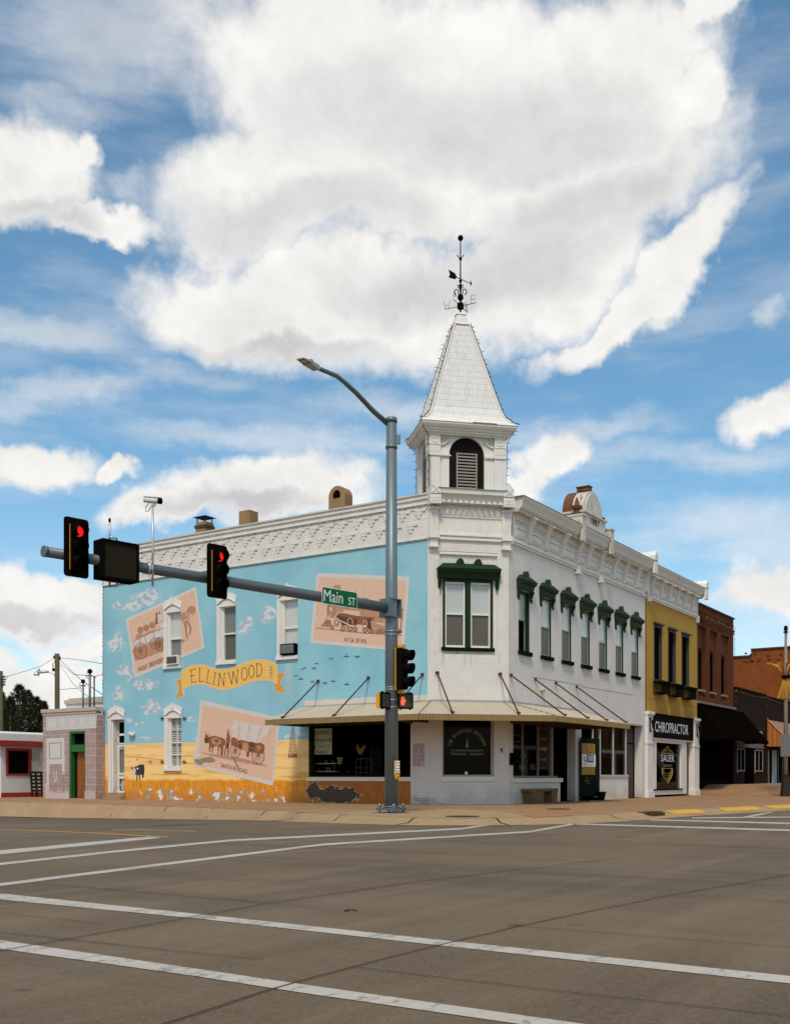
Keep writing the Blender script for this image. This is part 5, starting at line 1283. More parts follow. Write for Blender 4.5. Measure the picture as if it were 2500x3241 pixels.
mb.build('upright', m_greypane, shelf)
m_terra = pmat('terracotta pot', (.42,.14,.05), .8, .15, 8); m_brn = pmat('brown pot', (.10,.05,.03), .7, .2, 8); m_lime = pmat('pale lime pot', (.60,.60,.38), .6, .05, 5); m_potg = pmat('grey pot', (.2,.2,.18), .7, .2, 8)
def pot(p, r, h, mat, label):
    mb = MB(); mb.lathe(p, [(r*.65,0),(r*.95,h*.78),(r*1.08,h*.8),(r*1.1,h),(r*.95,h),(r*.85,h*.8),(.01,h*.78)], 14)
    return tag(mb.build('flower_pot', mat), label, 'flower pot', 'flower pots in the shop window')
for c_, x, y, r, h, m_, lb in (('F',660,956,.075,.16,m_terra,'bright terracotta pot on the lower shelf in the shop window'), ('F',585,956,.07,.12,m_brn,'dull brown pot at the left of the lower shelf'), ('F',600,884,.06,.11,m_brn,'small brown pot at the left of the upper shelf'),
                               ('F',655,884,.055,.10,m_potg,'small pale grey pot on the upper shelf'), ('F',712,884,.07,.13,m_brn,'brown pot at the right end of the upper shelf'), ('F',686,956,.05,.13,m_potg,'slim grey pot right of the terracotta pot')):
    p = at(c_, x, y, 'M', .5); pot(p, r, h, m_, lb)
p = at('F', 776, 895, 'M', .6); pot(p, .11, .26, m_lime, 'pale lime pot hanging right of the shelves')
for x, r, h, lb in ((760,.07,.15,'brown pot on the window floor below the hanging lime pot'), (795,.06,.14,'second brown pot on the window floor below the hanging lime pot'), (855,.08,.2,'tall olive pot on the window floor left of the metal rack'), (1100,.08,.12,'dark pot behind the folding lattice')):
    pot(at('F', x, 1000, 'M', .9), r, h, m_brn, lb)
mb = MB(); c = at('F', 955, 765, 'M', .7)
pts = [(-.21,.16),(-.12,.20),(-.08,.08),(0,.04),(.08,.08),(.12,.18),(.24,.15),(.16,.02),(.08,-.14),(.02,-.18),(-.08,-.16),(-.16,-.02)]
mb.prism([c+Vector((0,-x,z)) for x, z in pts], (.06,0,0)); tag(mb.build('bird_ornament', pmat('dull gold ornament', (.4,.24,.06), .6, .15, 6)), 'dull gold bird shaped ornament hanging in the dark shop window', 'ornament')
mb = MB(); a = at('F', 920, 1005, 'M', .9); b = at('F', 1012, 845, 'M', .9)
for y in (a.y, b.y):
    for x in (.9, 1.2): mb.box(x-.01,x+.01,y-.01,y+.01,a.z,b.z)
for z in (a.z+.15, (a.z+b.z)/2, b.z): mb.box(.9,1.2,b.y,a.y,z-.012,z+.01)
tag(mb.build('wire_rack', m_potg), 'thin grey metal rack standing under the gold bird ornament', 'rack')
mb = MB(); a = at('F', 1035, 1000, 'M', .8); b = at('F', 1140, 735, 'M', .8)
hh = b.z-a.z; wd = (a.y-b.y)/3
for k in range(3):
    for q in range(6):
        y0 = a.y-k*wd; z0 = a.z+q*hh/6; mb.tube([(.8,y0,z0),(.8,y0-wd,z0+hh/6)], .006, 4); mb.tube([(.81,y0-wd,z0),(.81,y0,z0+hh/6)], .006, 4)
tag(mb.build('folding_lattice', m_potg), 'folding metal lattice trellis inside the mural side shop window', 'trellis')
for k, (x, y, lb) in enumerate(((1320,960,'small leafy plant in the window just right of the grey pole'), (1385,990,'small leafy plant at the right end of the mural side window'))):
    t = thing('potted_plant', tuple(at('F', x, y+30, 'M', .6)), lb, 'potted plant')
    c = at('F', x, y+20, 'M', .6); mb = MB(); mb.lathe(c-Vector((0,0,.08)), [(.05,0),(.07,.12),(.01,.12)], 10); mb.build('pot', m_brn, t)
    mb = MB()
    for q in range(14):
        a = random.uniform(0, 6.28); l = random.uniform(.08,.2); dv = Vector((math.cos(a)*.7, math.sin(a)*.7, .6)); s_ = dv.cross(Vector((0,0,1))).normalized()*.025
        b0_ = c+Vector((0,0,.05)); mb.poly([b0_, b0_+dv*l*.5+s_, b0_+dv*l, b0_+dv*l*.5-s_])
    mb.build('leaves', pmat('houseplant leaf', (.10,.14,.06), .6, .2, 8), t)
# Main Street window display
def lamp(p, label, s=1.0, grp='table lamps in the corner shop window'):
    t = thing('table_lamp', tuple(p), label, 'table lamp', grp)
    mb = MB(); mb.lathe(p, [(.07*s,0),(.08*s,.02),(.02*s,.05),(.05*s,.12*s),(.015*s,.2*s),(.015*s,.26*s)], 10); mb.build('lamp_base', m_brn, t)
    mb = MB(); mb.lathe(p+Vector((0,0,.2*s)), [(.15*s,0),(.09*s,.26*s),(.085*s,.26*s),(.14*s,0)], 14); mb.build('lamp_shade', pmat('lamp shade cream', (.55,.48,.38), .8, .05, 4), t)
lamp(at('H', 285, 1015, 'S', .6), 'cream shaded table lamp in front of the red brown panel', .95)
lamp(at('H', 165, 1015, 'S', .7), 'cream shaded table lamp beside the window edge under the glass shelf', .9)
lamp(at('H', 180, 880, 'S', .9), 'faint upper table lamp on the shelf above another lamp', .8)
mb = MB(); a = at('H', 80, 870, 'S', .9); mb.box(a.x-.1, a.x+1.0, .8, 1.1, a.z-.02, a.z); tag(mb.build('glass_shelf', m_potg), 'grey shelf carrying a lamp in the corner shop window', 'shelf')
t = thing('window_poster', (5.4,.5,2), 'red brown framed poster with three white arrows pointing right', 'poster')
mb = MB(); mb.fb(FS, 4.95, 5.9, -.27, -.25, 1.25, 2.95); mb.build('panel', pmat('red brown poster', (.07,.03,.015), .5, .1, 3), t)
mb = MB()
for z in (2.45, 2.05, 1.65):
    mb.fb(FS, 5.12, 5.55, -.249, -.244, z-.015, z+.015); mb.prism([FS.P(5.5,-.243,z+.1), FS.P(5.72,-.243,z), FS.P(5.5,-.243,z-.1), FS.P(5.58,-.243,z)], (0,.003,0))
for (x0,x1,z0,z1) in ((5.02,5.82,2.86,2.88),(5.02,5.82,1.32,1.34),(5.02,5.04,1.34,2.86),(5.80,5.82,1.34,2.86)): mb.fb(FS, x0, x1, -.249, -.246, z0, z1)
mb.build('arrows', m_blind, t)
t = thing('framed_picture', (2.8,.6,2.5), 'small gilt framed picture in the upper left of the corner shop window', 'picture')
p0 = at('H', 82, 590, 'S', .5); p1 = at('H', 160, 670, 'S', .5)
mb = MB(); mb.box(p0.x-.3, p1.x, .5, .53, p1.z, p0.z); mb.build('canvas', m_dark, t)
mb = MB(); mb.box(p0.x-.3, p1.x, .48, .5, p1.z, p1.z+.03); mb.box(p0.x-.3, p1.x, .48, .5, p0.z-.03, p0.z); mb.box(p1.x-.03, p1.x, .479, .5, p1.z+.03, p0.z-.03); mb.build('picture_frame', m_gilt, t)

# tall illustrated board standing at the entrance
t = thing('advertising_board', (9.2,-.35,0), 'tall dark board with yellow panels and white map beside the entrance', 'sign board')
y_ = -.15
bl = at('H', 806, 1240, 'S', y_); br_ = at('H', 1000, 1238, 'S', y_); tl = at('H', 806, 620, 'S', y_)
def bq(x0_, x1_, y0_, y1_, th, mb_): # fractions of the board
    a = bl; w = br_.x-bl.x; h = tl.z-bl.z
    mb_.box(bl.x+w*x0_, bl.x+w*x1_, y_-th, y_-th+.015 if th else y_+.05, bl.z+h*y0_, bl.z+h*y1_)
mb = MB(); bq(0, 1, 0, 1, 0, mb); mb.box(bl.x, br_.x, y_, y_+.05, bl.z, tl.z) if False else None; bd = mb.build('board_panel', pmat('dark green black board', (.012,.02,.012), .45, .3, 6), t)
mb = MB(); bq(.0, .72, .36, .905, .018, mb); mb.cur = 1; bq(.0, .74, .50, .715, .026, mb); mb.cur = 2; bq(.26, .62, .58, .71, .034, mb); mb.cur = 3; bq(.30, .58, .60, .695, .040, mb)
mb.cur = 4
for k in range(14):
    fx = random.uniform(.05,.2); fy = random.uniform(.52,.68); bq(fx, fx+.02, fy, fy+.02, .034, mb)
for k in range(10):
    fx = random.uniform(.3,.6); fy = random.uniform(.74,.88); bq(fx, fx+.015, fy, fy+.012, .034, mb)
for k in range(16):
    fx = random.uniform(.1,.6); fy = random.uniform(.2,.32); mb.cur = 5; bq(fx, fx+.06, fy, fy+.012, .018, mb)
mb.build('printed_panels', [pmat('mustard print', (.36,.22,.03), .6, .1, 4), m_signwhite, pmat('navy print', (.02,.03,.12), .5, .1, 4), pmat('lilac print', (.45,.45,.62), .5, .05, 4), m_black, pmat('dim lettering', (.18,.10,.03), .6, .2, 6)], t)
mb = MB(); mb.box(bl.x, br_.x, y_-.03, y_+.1, bl.z-.04, bl.z); mb.box(bl.x+.1, bl.x+.25, y_-.25, y_+.35, 0, .12); mb.box(br_.x-.3, br_.x-.15, y_-.25, y_+.35, 0, .12); mb.build('feet', m_black, t)
c = at('H', 1015, 1300, 'S', -.35); c.z = 0; mb = MB(); mb.lathe(c, [(.14,0),(.18,.2),(.22,.36),(.2,.36),(.16,.25),(.01,.24)], 12)
tag(mb.build('planter', pmat('black planter', (.012,.01,.014), .5, .3, 5)), 'black planter tub at the foot of the advertising board', 'planter')
# stone bench
p0 = at('H', 262, 1325, 'G', 0); p1 = at('H', 500, 1290, 'G', 0)
bx0, bx1 = at('H', 247, 1165, 'S', p0.y).x, at('H', 518, 1165, 'S', p0.y+.1).x
t = thing('stone_bench', (p0.x+.5, p0.y+.2, 0), 'brown stone bench with curved seat in front of the corner shop window', 'bench')
yb = p0.y; zt = at('H', 380, 1165, 'S', yb).z
mb = MB(); ns = 8; i = []
fr_ = [(bx0+(bx1-bx0)*k/ns, yb-.06-.10*math.sin(math.pi*k/ns)) for k in range(ns+1)]; bk = [(x, yy+.42) for x, yy in fr_]
mb.prism([Vector((x, y, zt-.10)) for x, y in fr_]+[Vector((x, y, zt-.10)) for x, y in bk[::-1]], (0,0,.10)); m_stone = pmat('brown cast stone', (.19,.12,.055), .9, .25, 7, bump=.5); mb.build('seat', m_stone, t)
W_ = bx1-bx0
for f0, f1 in ((.06,.50),(.56,.93)):
    pass
for f0, f1 in ((.05,.45),(.72,.95)):
    mb = MB(); xa, xb = bx0+W_*f0, bx0+W_*f1
    mb.hexa([(xa+.06,yb-.08,0),(xb-.04,yb-.08,0),(xb-.04,yb+.30,0),(xa+.06,yb+.30,0),(xa,yb-.10,zt-.101),(xb,yb-.10,zt-.101),(xb,yb+.32,zt-.101),(xa,yb+.32,zt-.101)]); mb.build('leg', m_stone, t)

# ------------------------------------------------------------------ chiropractor building
m_mustard = pmat('mustard stucco', (.47,.27,.045), .8, .08, 3, bump=.4)
cb = thing('chiropractor_building', (16.05,0,0), 'narrow two storey mustard yellow building with three tall windows and chiropractor sign', 'building')
X0, X1 = 16.06, 23.95
YW = [(17.2,18.35,5.6,8.35),(19.25,20.42,5.6,8.35),(21.35,22.55,5.6,8.35)]
mb = MB(); wall(mb, FS, X0, X1, 4.05, 9.5, YW, .2); mb.poly([FS.P(X1,0,0), FS.P(X1,-14,0), FS.P(X1,-14,10.6), FS.P(X1,0,10.6)]); mb.poly([FS.P(X0,0,10.4), FS.P(X1,0,10.4), FS.P(X1,-14,10.4), FS.P(X0,-14,10.4)]); mb.fb(FS, X0+.4, X1, -.002, .012, 4.72, 4.75)
mb.build('wall', m_mustard, cb, False)
mb = MB(); facade_cornice(mb, X0+.2, X1+.02, [16.75,18.0,19.2,20.4,21.6,22.85], ztop=10.98); mb.fb(FS, X0+.2, X1+.1, -.3, .54, 10.98, 11.0)
mb.profile(FS, X0+.25, X0+.5, [(.0,9.3),(.12,9.3),(.14,9.55),(0,9.55)]); mb.profile(FS, X1-.25, X1, [(.0,9.2),(.12,9.2),(.14,9.55),(0,9.55)])
mb.build('cornice', m_sheet, cb)
for u0 in (X0+.25, X1-.1):
    mb = MB(); mb.fb(FS, u0-.2, u0+.22, -.5, .6, 11.001, 11.22); mb.prism([FS.P(u0-.2,.6,11.22), FS.P(u0+.22,.6,11.22), FS.P(u0+.01,.6,11.42)], (0,1.1,0)); mb.fb(FS, u0-.16, u0+.18, .45, .58, 10.4, 10.98)
    if u0 > 20: mb.build('finial_block', m_sheet, cb)
m_gframe = pmat('grey green frame', (.055,.055,.042), .6, .1, 5)
for a, b, z0, z1 in YW:
    mb = MB(); mb.fb(FS, a, a+.08, -.15, .02, z0, z1); mb.fb(FS, b-.08, b, -.15, .02, z0, z1); mb.fb(FS, a+.08, b-.08, -.15, .02, z1-.12, z1); mb.fb(FS, a-.06, b+.06, 0, .14, z1+.0, z1+.08); mb.fb(FS, a+.08, b-.08, -.15, .0, z0, z0+.1)
    w = mb.build('window', m_gframe, cb)
    mb = MB(); mb.fb(FS, a+.08, b-.08, -.14, -.12, z0+.1, z1-.12); mb.build('pane', m_darkpane, w)
    mb = MB(); n1 = .42; a2, b2 = a-.05, b+.02
    mb.fb(FS, a2-.03, b2+.03, .0, n1+.03, z0-.08, z0-.0); mb.fb(FS, a2, b2, .0, n1, z0-.60, z0-.55)
    k = a2
    while k < b2: mb.fb(FS, k, k+.03, n1-.03, n1, z0-.55, z0-.08); k += .11
    for k in range(4): mb.fb(FS, a2, a2+.03, k*.11, k*.11+.03, z0-.55, z0-.08); mb.fb(FS, b2-.03, b2, k*.11, k*.11+.03, z0-.55, z0-.08)
    mb.build('window_balcony', m_iron, w)
xs_ = lambda x, y=1800: at('C', x, y, 'S').x
mb = MB()
for a, b in ((16.06,16.80),(23.15,23.93)):
    mb.fb(FS, a, b, -.3, .12, .3, 3.9); mb.fb(FS, a-.04, b+.04, -.3, .18, 0, .3); mb.fb(FS, a-.04, b+.04, -.3, .2, 3.95, 4.08); mb.fb(FS, a-.02, b+.02, -.3, .16, 3.9, 3.95); mb.fb(FS, a-.03, b+.03, -.3, .15, 2.55, 2.66)
mb.fb(FS, 16.8, 23.15, -.3, .03, 2.80, 2.87)
mb.build('pilasters', m_trim, cb)
sgn = MB(); sgn.fb(FS, 16.82, 23.12, -.2, .06, 2.88, 4.0); sg = sgn.build('fascia_sign', pmat('charcoal sign board', (.016,.013,.009), .5, .15, 3), cb)
mb = MB(); p0 = at('C', 376, 1562, 'S', -.07); p1 = at('C', 604, 1585, 'S', -.07); text_on(mb, 'CHIROPRACTOR', Vector((p0.x,-.068,3.16)), Vector((p1.x-p0.x,0,0)), Vector((0,0,.50))); mb.build('sign_lettering', m_signwhite, sg)
mb = MB(); mb.fb(FS, 16.82, 23.12, .0, .1, 4.0, 4.045); mb.build('sign_cap', m_black, sg)
a, b = xs_(377), xs_(600); ga, gb = xs_(392), xs_(566)
mb = MB()
mb.fb(FS, a, ga, -.25, -.05, .1, 2.8); mb.fb(FS, gb, b, -.25, -.05, .1, 2.8); mb.fb(FS, ga, gb, -.25, -.05, .1, .32); mb.fb(FS, ga, gb, -.25, -.05, 2.66, 2.8); mb.cur = 1; mb.fb(FS, a-.05, gb+.1, -.2, .0, .321, .38)
sf = mb.build('shopfront', [m_trim, m_black], cb)
mb = MB(); mb.fb(FS, ga, gb, -.18, -.17, .38, 2.66); mb.build('window_glass', glassmat('tinted clinic glass', .6, .003), sf)
mb = MB(); mb.poly([FS.P(16.8,-1.5,0), FS.P(23.2,-1.5,0), FS.P(23.2,-1.5,3), FS.P(16.8,-1.5,3)]); mb.poly([FS.P(16.8,-.2,2.8), FS.P(23.2,-.2,2.8), FS.P(23.2,-1.5,2.8), FS.P(16.8,-1.5,2.8)])
mb.fb(FS, 16.8, a, -1.2, -1.1, 0, 2.8); mb.poly([FS.P(16.8,0,0.01), FS.P(23.2,0,0.01), FS.P(23.2,-1.5,0.01), FS.P(16.8,-1.5,0.01)]); mb.poly([FS.P(23.15,-.3,0), FS.P(23.15,-1.5,0), FS.P(23.15,-1.5,2.8), FS.P(23.15,-.3,2.8)])
mb.build('interior', m_dark, cb, False)
mb = MB(); mb.fb(FS, b, 23.15, -.3, -.2, .02, 2.8); mb.build('side_panel', pmat('ochre brown panel', (.16,.08,.02), .7, .1, 4), cb)
# gilt crest on the clinic window
cu = (ga+gb)/2+.0
nz = -.16; m_gold = pmat('gold leaf', (.50,.33,.05), .4, .1, 6, metal=.2)
mb = MB(); text_on(mb, 'SAUER', FS.P(cu-.98,nz+.02,1.74), Vector((1.96,0,0)), Vector((0,0,.34))); mb.build('window_lettering', m_signwhite, sf)
mb = MB(); text_on(mb, 'CHIROPRACTIC', FS.P(cu-.72,nz+.02,1.48), Vector((1.44,0,0)), Vector((0,0,.12))); mb.build('window_lettering', pmat('dull silver print', (.3,.28,.24), .5, .1, 5), sf)
for k in range(7):
    mb = MB(); mb.tube([FS.P(ga+.1+q*.14, nz, 2.55-k*.11-q*.09+.03*math.sin(q*1.3+k)) for q in range(9)], .010, 4); mb.build('flag_stripe', m_potg, sf)
mb = MB(); mb.tube([FS.P(cu-.85,nz,2.16), FS.P(cu+.85,nz,2.16)], .016, 5)
for s_ in (-1, 1):
    mb.tube([FS.P(cu+s_*.85,nz,2.17), FS.P(cu+s_*.6,nz,2.30), FS.P(cu+s_*.35,nz,2.32), FS.P(cu,nz,2.50)], .022, 5)
    mb.tube([FS.P(cu+s_*.45,nz,2.2), FS.P(cu+s_*.25,nz,2.27), FS.P(cu,nz,2.31)], .012, 5)
mb.build('crest_top', m_gold, sf)
mb = MB(); mb.tube([FS.P(cu-.80,nz,1.40), FS.P(cu+.80,nz,1.40)], .012, 5)
for s_ in (-1, 1):
    mb.tube([FS.P(cu+s_*.78,nz,1.40), FS.P(cu+s_*.76,nz,1.12), FS.P(cu+s_*.52,nz,.92), FS.P(cu+s_*.25,nz,.80), FS.P(cu,nz,.68)], .024, 5)
    mb.tube([FS.P(cu+s_*.62,nz,1.39), FS.P(cu+s_*.60,nz,1.17), FS.P(cu+s_*.4,nz,1.02), FS.P(cu+s_*.2,nz,.93), FS.P(cu,nz,.86)], .012, 5)
for k in range(4): mb.tube([FS.P(cu+.5*math.cos(t)*(1-k*.16),nz,1.27-.12*k-.12*math.sin(t)) for t in [q*math.pi/8 for q in range(9)]], .009, 4)
mb.build('crest_shield', m_gold, sf)
for u, lb in ((16.35,''),(23.5,'')):
    mb = MB(); c = FS.P(u,.3,3.45)
    mb.lathe(c-Vector((0,0,.22)), [(.02,0),(.06,.05),(.11,.36),(.14,.38),(.02,.50)], 8, False); mb.tube([FS.P(u,.12,3.3), FS.P(u,.2,3.1), FS.P(u,.34,3.15)], .018, 6); mb.tube([FS.P(u,.12,3.6), FS.P(u,.22,3.82), FS.P(u,.34,3.75)], .018, 6); mb.fb(FS, u-.06, u+.06, .12, .14, 3.1, 3.8)
    mb.build('lantern', m_iron, cb)

# ------------------------------------------------------------------ two storey brick building
m_rbrick = brickmat('red brown brick', (.155,.045,.018), (.11,.034,.014), (.10,.05,.03))
m_rbrick2 = brickmat('dark brown brick', (.030,.011,.006), (.020,.008,.005), (.018,.010,.007))  # own brick colour of the two low dark stores
m_obrick = brickmat('orange side brick', (.33,.085,.018), (.22,.055,.014), (.20,.085,.04), .6)
bb = thing('brick_building', (23.96,0,0), 'two storey red brick building with three arched windows beside the mustard one', 'building')
X0, X1 = 23.97, 30.85
mb = MB()
BAY = [(24.15,25.55),(26.2,27.65),(28.35,29.95)]; BW = [(24.45,25.35),(26.55,27.4),(28.75,29.6)]
wall(mb, FS, X0, X1, 5.05, 10.25, [(a, b, 5.35, 9.1, .14) for a, b in BAY], .14)
for (a, b), (c, d_) in zip(BAY, BW): wall(mb, FS, a, b, 5.35, 9.1, [(c, d_, 5.7, 8.0)], .25, -.14)
mb.poly([FS.P(X1,0,0), FS.P(X1,-14,0), FS.P(X1,-14,10.2), FS.P(X1,0,10.2)]); mb.poly([FS.P(X0,0,10.2), FS.P(X1,0,10.2), FS.P(X1,-14,10.2), FS.P(X0,-14,10.2)])
for k in range(40): mb.fb(FS, X0+.05+k*.172, X0+.13+k*.172, .0, .05, 9.35, 9.5)
mb.fb(FS, X0, X1, .0, .06, 9.5, 9.6); mb.fb(FS, X0, X1, .0, .04, 9.85, 9.9)
mb.build('wall', m_rbrick, bb, False)
mb = MB(); mb.fb(FS, X0, X1+.05, -.3, .08, 10.25, 10.33); mb.build('coping', m_soot, bb)
for c, d_ in BW:
    mb = MB(); mb.fb(FS, c, c+.06, -.4, -.2, 5.7, 8.0); mb.fb(FS, d_-.06, d_, -.4, -.2, 5.7, 8.0)
    # arched head: brick spandrels cut by a round top
    uc = (c+d_)/2; r = (d_-c)/2
    w = mb.build('window', m_black, bb)
    mb = MB(); mb.fb(FS, c+.06, d_-.06, -.36, -.33, 5.7, 8.0); mb.build('pane', m_darkpane, w)
    mb = MB()
    for s_ in (-1, 1):
        pts = [FS.P(uc+s_*r,-.15,8.0-r)]+[FS.P(uc+s_*r*math.cos(math.pi/2*k/8),-.15,8.0-r+r*math.sin(math.pi/2*k/8)) for k in range(9)]+[FS.P(uc+s_*r,-.15,8.0)]
        mb.prism(pts, (0,.2,0))
    mb.build('arch_spandrel', m_rbrick, w)
    mb = MB(); mb.fb(FS, c-.06, d_+.06, -.14, .02, 5.6, 5.7); mb.build('window_sill', m_conc, w)
mb = MB(); mb.fb(FS, X0, X1+.1, -.05, .14, 4.93, 5.05); mb.build('storefront_ledge', pmat('grey ledge', (.2,.18,.15), .8, .1, 4), bb)
m_awn = pmat('black awning canvas', (.004,.003,.002), .9, .2, 3)
mb = MB(); mb.fb(FS, X0, X1, -1.0, -.9, .3, 5.0)
mb.fb(FS, X0+.1, X0+.4, -.9, -.6, .3, 3.6); mb.fb(FS, X1-.2, X1, -.9, 0, .3, 4.9); mb.fb(FS, X0, X1, -.9, -.3, .3, .85)
sf = mb.build('storefront', pmat('dark storefront boards', (.012,.006,.004), .7, .2, 3), bb)
mb = MB(); 
for a, b in ((24.6,26.3),(26.5,28.2),(28.5,30.4)): mb.fb(FS, a, b, -.78, -.75, .9, 3.4)
mb.build('shop_glass', m_darkpane, sf)
mb = MB(); mb.prism([FS.P(X0+.02,-.02,4.92), FS.P(X0+.02,1.5,3.05), FS.P(X0+.02,1.5,2.95), FS.P(X0+.02,1.42,2.95), FS.P(X0+.02,-.02,4.78)], (9.0,0,0)); 
mb.prism([FS.P(X0+.02,0,4.8), FS.P(X0+.02,1.42,2.96), FS.P(X0+.02,0,2.96)], (.02,0,0)); mb.prism([FS.P(X0+9.0,0,4.8), FS.P(X0+9.0,1.42,2.96), FS.P(X0+9.0,0,2.96)], (.02,0,0)); mb.build('awning', m_awn, bb)
string_lights([FS.P(X0+.1,.1,9.75), FS.P(X1,.1,9.75)], bb, .25, l=.06); string_lights([FS.P(X1+.05,.05,9.7), FS.P(X1+.05,.05,5.1)], bb, .3, l=.1, dirn=Vector((1,-.5,0)))

# black single storey store
kb = thing('dark_store', (30.9,0,.5), 'low black fronted store with white framed windows and posters above the door', 'building')
X0, X1 = 30.9, 38.35
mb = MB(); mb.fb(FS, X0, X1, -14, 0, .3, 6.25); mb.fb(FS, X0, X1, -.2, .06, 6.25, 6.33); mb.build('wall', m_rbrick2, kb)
for a, b in ((at('L',960,1600,'S').x, at('L',1030,1600,'S').x), (at('L',1125,1600,'S').x, at('L',1196,1600,'S').x)):
    z0, z1 = at('L', (1130), 1722, 'S').z, at('L', 1130, 1520, 'S').z
    mb = MB(); mb.fb(FS, a, a+.07, 0, .05, z0-.1, z1); mb.fb(FS, b-.07, b, 0, .05, z0, z1); mb.fb(FS, a+.07, b-.07, 0, .05, z0, z0+.07); mb.fb(FS, a+.07, b-.07, 0, .05, z1-.06, z1); mb.fb(FS, (a+b)/2-.03, (a+b)/2+.03, 0, .04, z0+.07, z1-.06)
    w = mb.build('window', pmat('pale grey frame', (.3,.28,.25), .6, .1, 5), kb); mb = MB(); mb.fb(FS, a+.07, b-.07, 0, .02, z0+.07, z1-.06); mb.build('pane', m_darkpane, w)
a, b = at('L',1035,1600,'S').x, at('L',1118,1600,'S').x
mb = MB(); mb.fb(FS, a, b, 0, .03, .55, 2.9); mb.build('door', m_black, kb)
a, b = at('L',952,1480,'S').x, at('L',1198,1480,'S').x; z0, z1 = at('L',1100,1505,'S').z, at('L',1100,1462,'S').z
mb = MB(); mb.fb(FS, a, b, 0, .08, z0, z1); mb.build('timber_fascia', pmat('weathered grey timber', (.17,.14,.11), .8, .25, 4), kb)
mb = MB(); a, b = at('L',1060,1315,'S').x, at('L',1200,1315,'S').x; zc = at('L',1120,1318,'S').z; mb.fb(FS, a, b, 0, .12, zc-.06, zc+.02); mb.build('sign_shelf', m_wood, kb)
for x0, x1, y0, y1, nm in ((1120,1195,1340,1458,'a'), (955,1035,1412,1445,'b')):
    A3 = at('L', x0, y1, 'S', -.06); B3 = at('L', x1, y1, 'S', -.06); T3 = at('L', x0, y0, 'S', -.06)
    w, h = B3.x-A3.x, T3.z-A3.z
    mb = MB(); mb.box(A3.x, B3.x, -.07, -.01, A3.z, A3.z+h); mb.cur = 1; mb.box(A3.x+w*.08, B3.x-w*.08, -.085, -.07, A3.z+h*.3, A3.z+h*.92); mb.cur = 2
    for q in range(5): mb.box(A3.x+w*(.2+q*.13), A3.x+w*(.26+q*.13), -.095, -.085, A3.z+h*.3, A3.z+h*random.uniform(.5,.8))
    mb.cur = 2; mb.box(A3.x+w*.12, B3.x-w*.12, -.085, -.07, A3.z+h*.1, A3.z+h*.22)
    mb.build('poster', [m_blind, pmat('poster blue', (.25,.36,.42), .6, .1, 4), pmat('poster brown', (.30,.14,.10), .6, .1, 4)], kb)
string_lights([FS.P(X0,.1,6.15), FS.P(34.5,.1,6.05), FS.P(X1,.1,6.15)], kb, .3, l=.06, r=.012); string_lights([FS.P(X1,.08,6.1), FS.P(X1,.08,.7)], kb, .4, l=.05)
# brown brick store with orange awning
ob = thing('awning_store', (38.4,0,.5), 'dark brick store with orange gabled metal awning at the right edge', 'building')
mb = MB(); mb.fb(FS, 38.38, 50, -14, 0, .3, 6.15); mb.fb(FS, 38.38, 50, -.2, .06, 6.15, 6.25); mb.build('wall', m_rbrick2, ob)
def corrmat(name, c0, c1):
    m, N, b, pos, out = newmat(name); sp = N.n('ShaderNodeSeparateXYZ', {0: pos}); f = N.m('FRACT', N.m('MULTIPLY', N.m('SUBTRACT', sp.outputs[0], sp.outputs[1]), 3.2))
    c = N.mix(N.ss(f, .4, .6), c0, c1); N.nt.links.new(c, b.inputs['Base Color']); b.inputs['Roughness'].default_value = .5; return m
m_oaw = corrmat('orange metal awning', (.48,.17,.03), (.36,.12,.02)); m_oaw2 = corrmat('tan orange awning roof', (.34,.16,.07), (.28,.13,.06))
lx = at('L', 1240, 1498, 'S').x
mb = MB(); zt_ = 4.7; zb_ = 2.95; n_ = 1.7
mb.prism([FS.P(lx,0,zb_), FS.P(lx,n_,zb_), FS.P(lx,.0,zt_)], (.03,0,0)); 
m1 = mb.build('awning_cheek', m_oaw, ob)
mb = MB(); mb.prism([FS.P(lx+.02,0,zt_), FS.P(lx+.02,n_,zb_), FS.P(lx+.02,n_,zb_-.12), FS.P(lx+.02,n_-.05,zb_-.12), FS.P(lx+.02,0,zt_-.08)], (9.5,0,0)); mb.build('awning', m_oaw2, ob)
mb = MB(); mb.tube([FS.P(lx,0,zt_+.02), FS.P(lx,n_+.03,zb_)], .06, 5); mb.build('awning_trim', m_oaw, ob)
a, b = at('L',1284,1700,'S').x, at('L',1322,1700,'S').x
mb = MB(); mb.fb(FS, a, b, 0, .05, .56, 2.75); mb.build('door', pmat('pale blue door', (.35,.5,.55), .6, .05, 3), ob)
mb = MB()
for x in (1248, 1335, 1372, 1400):
    u = at('L', x, 1700, 'S').x; mb.fb(FS, u, u+.14, 0, .06, .56, 2.75)
mb.build('door_frame', pmat('drab frame', (.16,.14,.10), .7, .1, 4), ob)
mb = MB(); a, b = at('L',1252,1700,'S').x, at('L',1280,1700,'S').x; mb.fb(FS, a, b, 0, .03, .56, 2.75); a, b = at('L',1340,1700,'S').x, at('L',1440,1700,'S').x; mb.fb(FS, a, b+6, 0, .03, .9, 2.7); mb.build('shop_glass', m_darkpane, ob)
string_lights([FS.P(38.4,.1,6.1), FS.P(44,.1,6.0), FS.P(50,.1,6.1)], ob, .3, l=.06, r=.012)
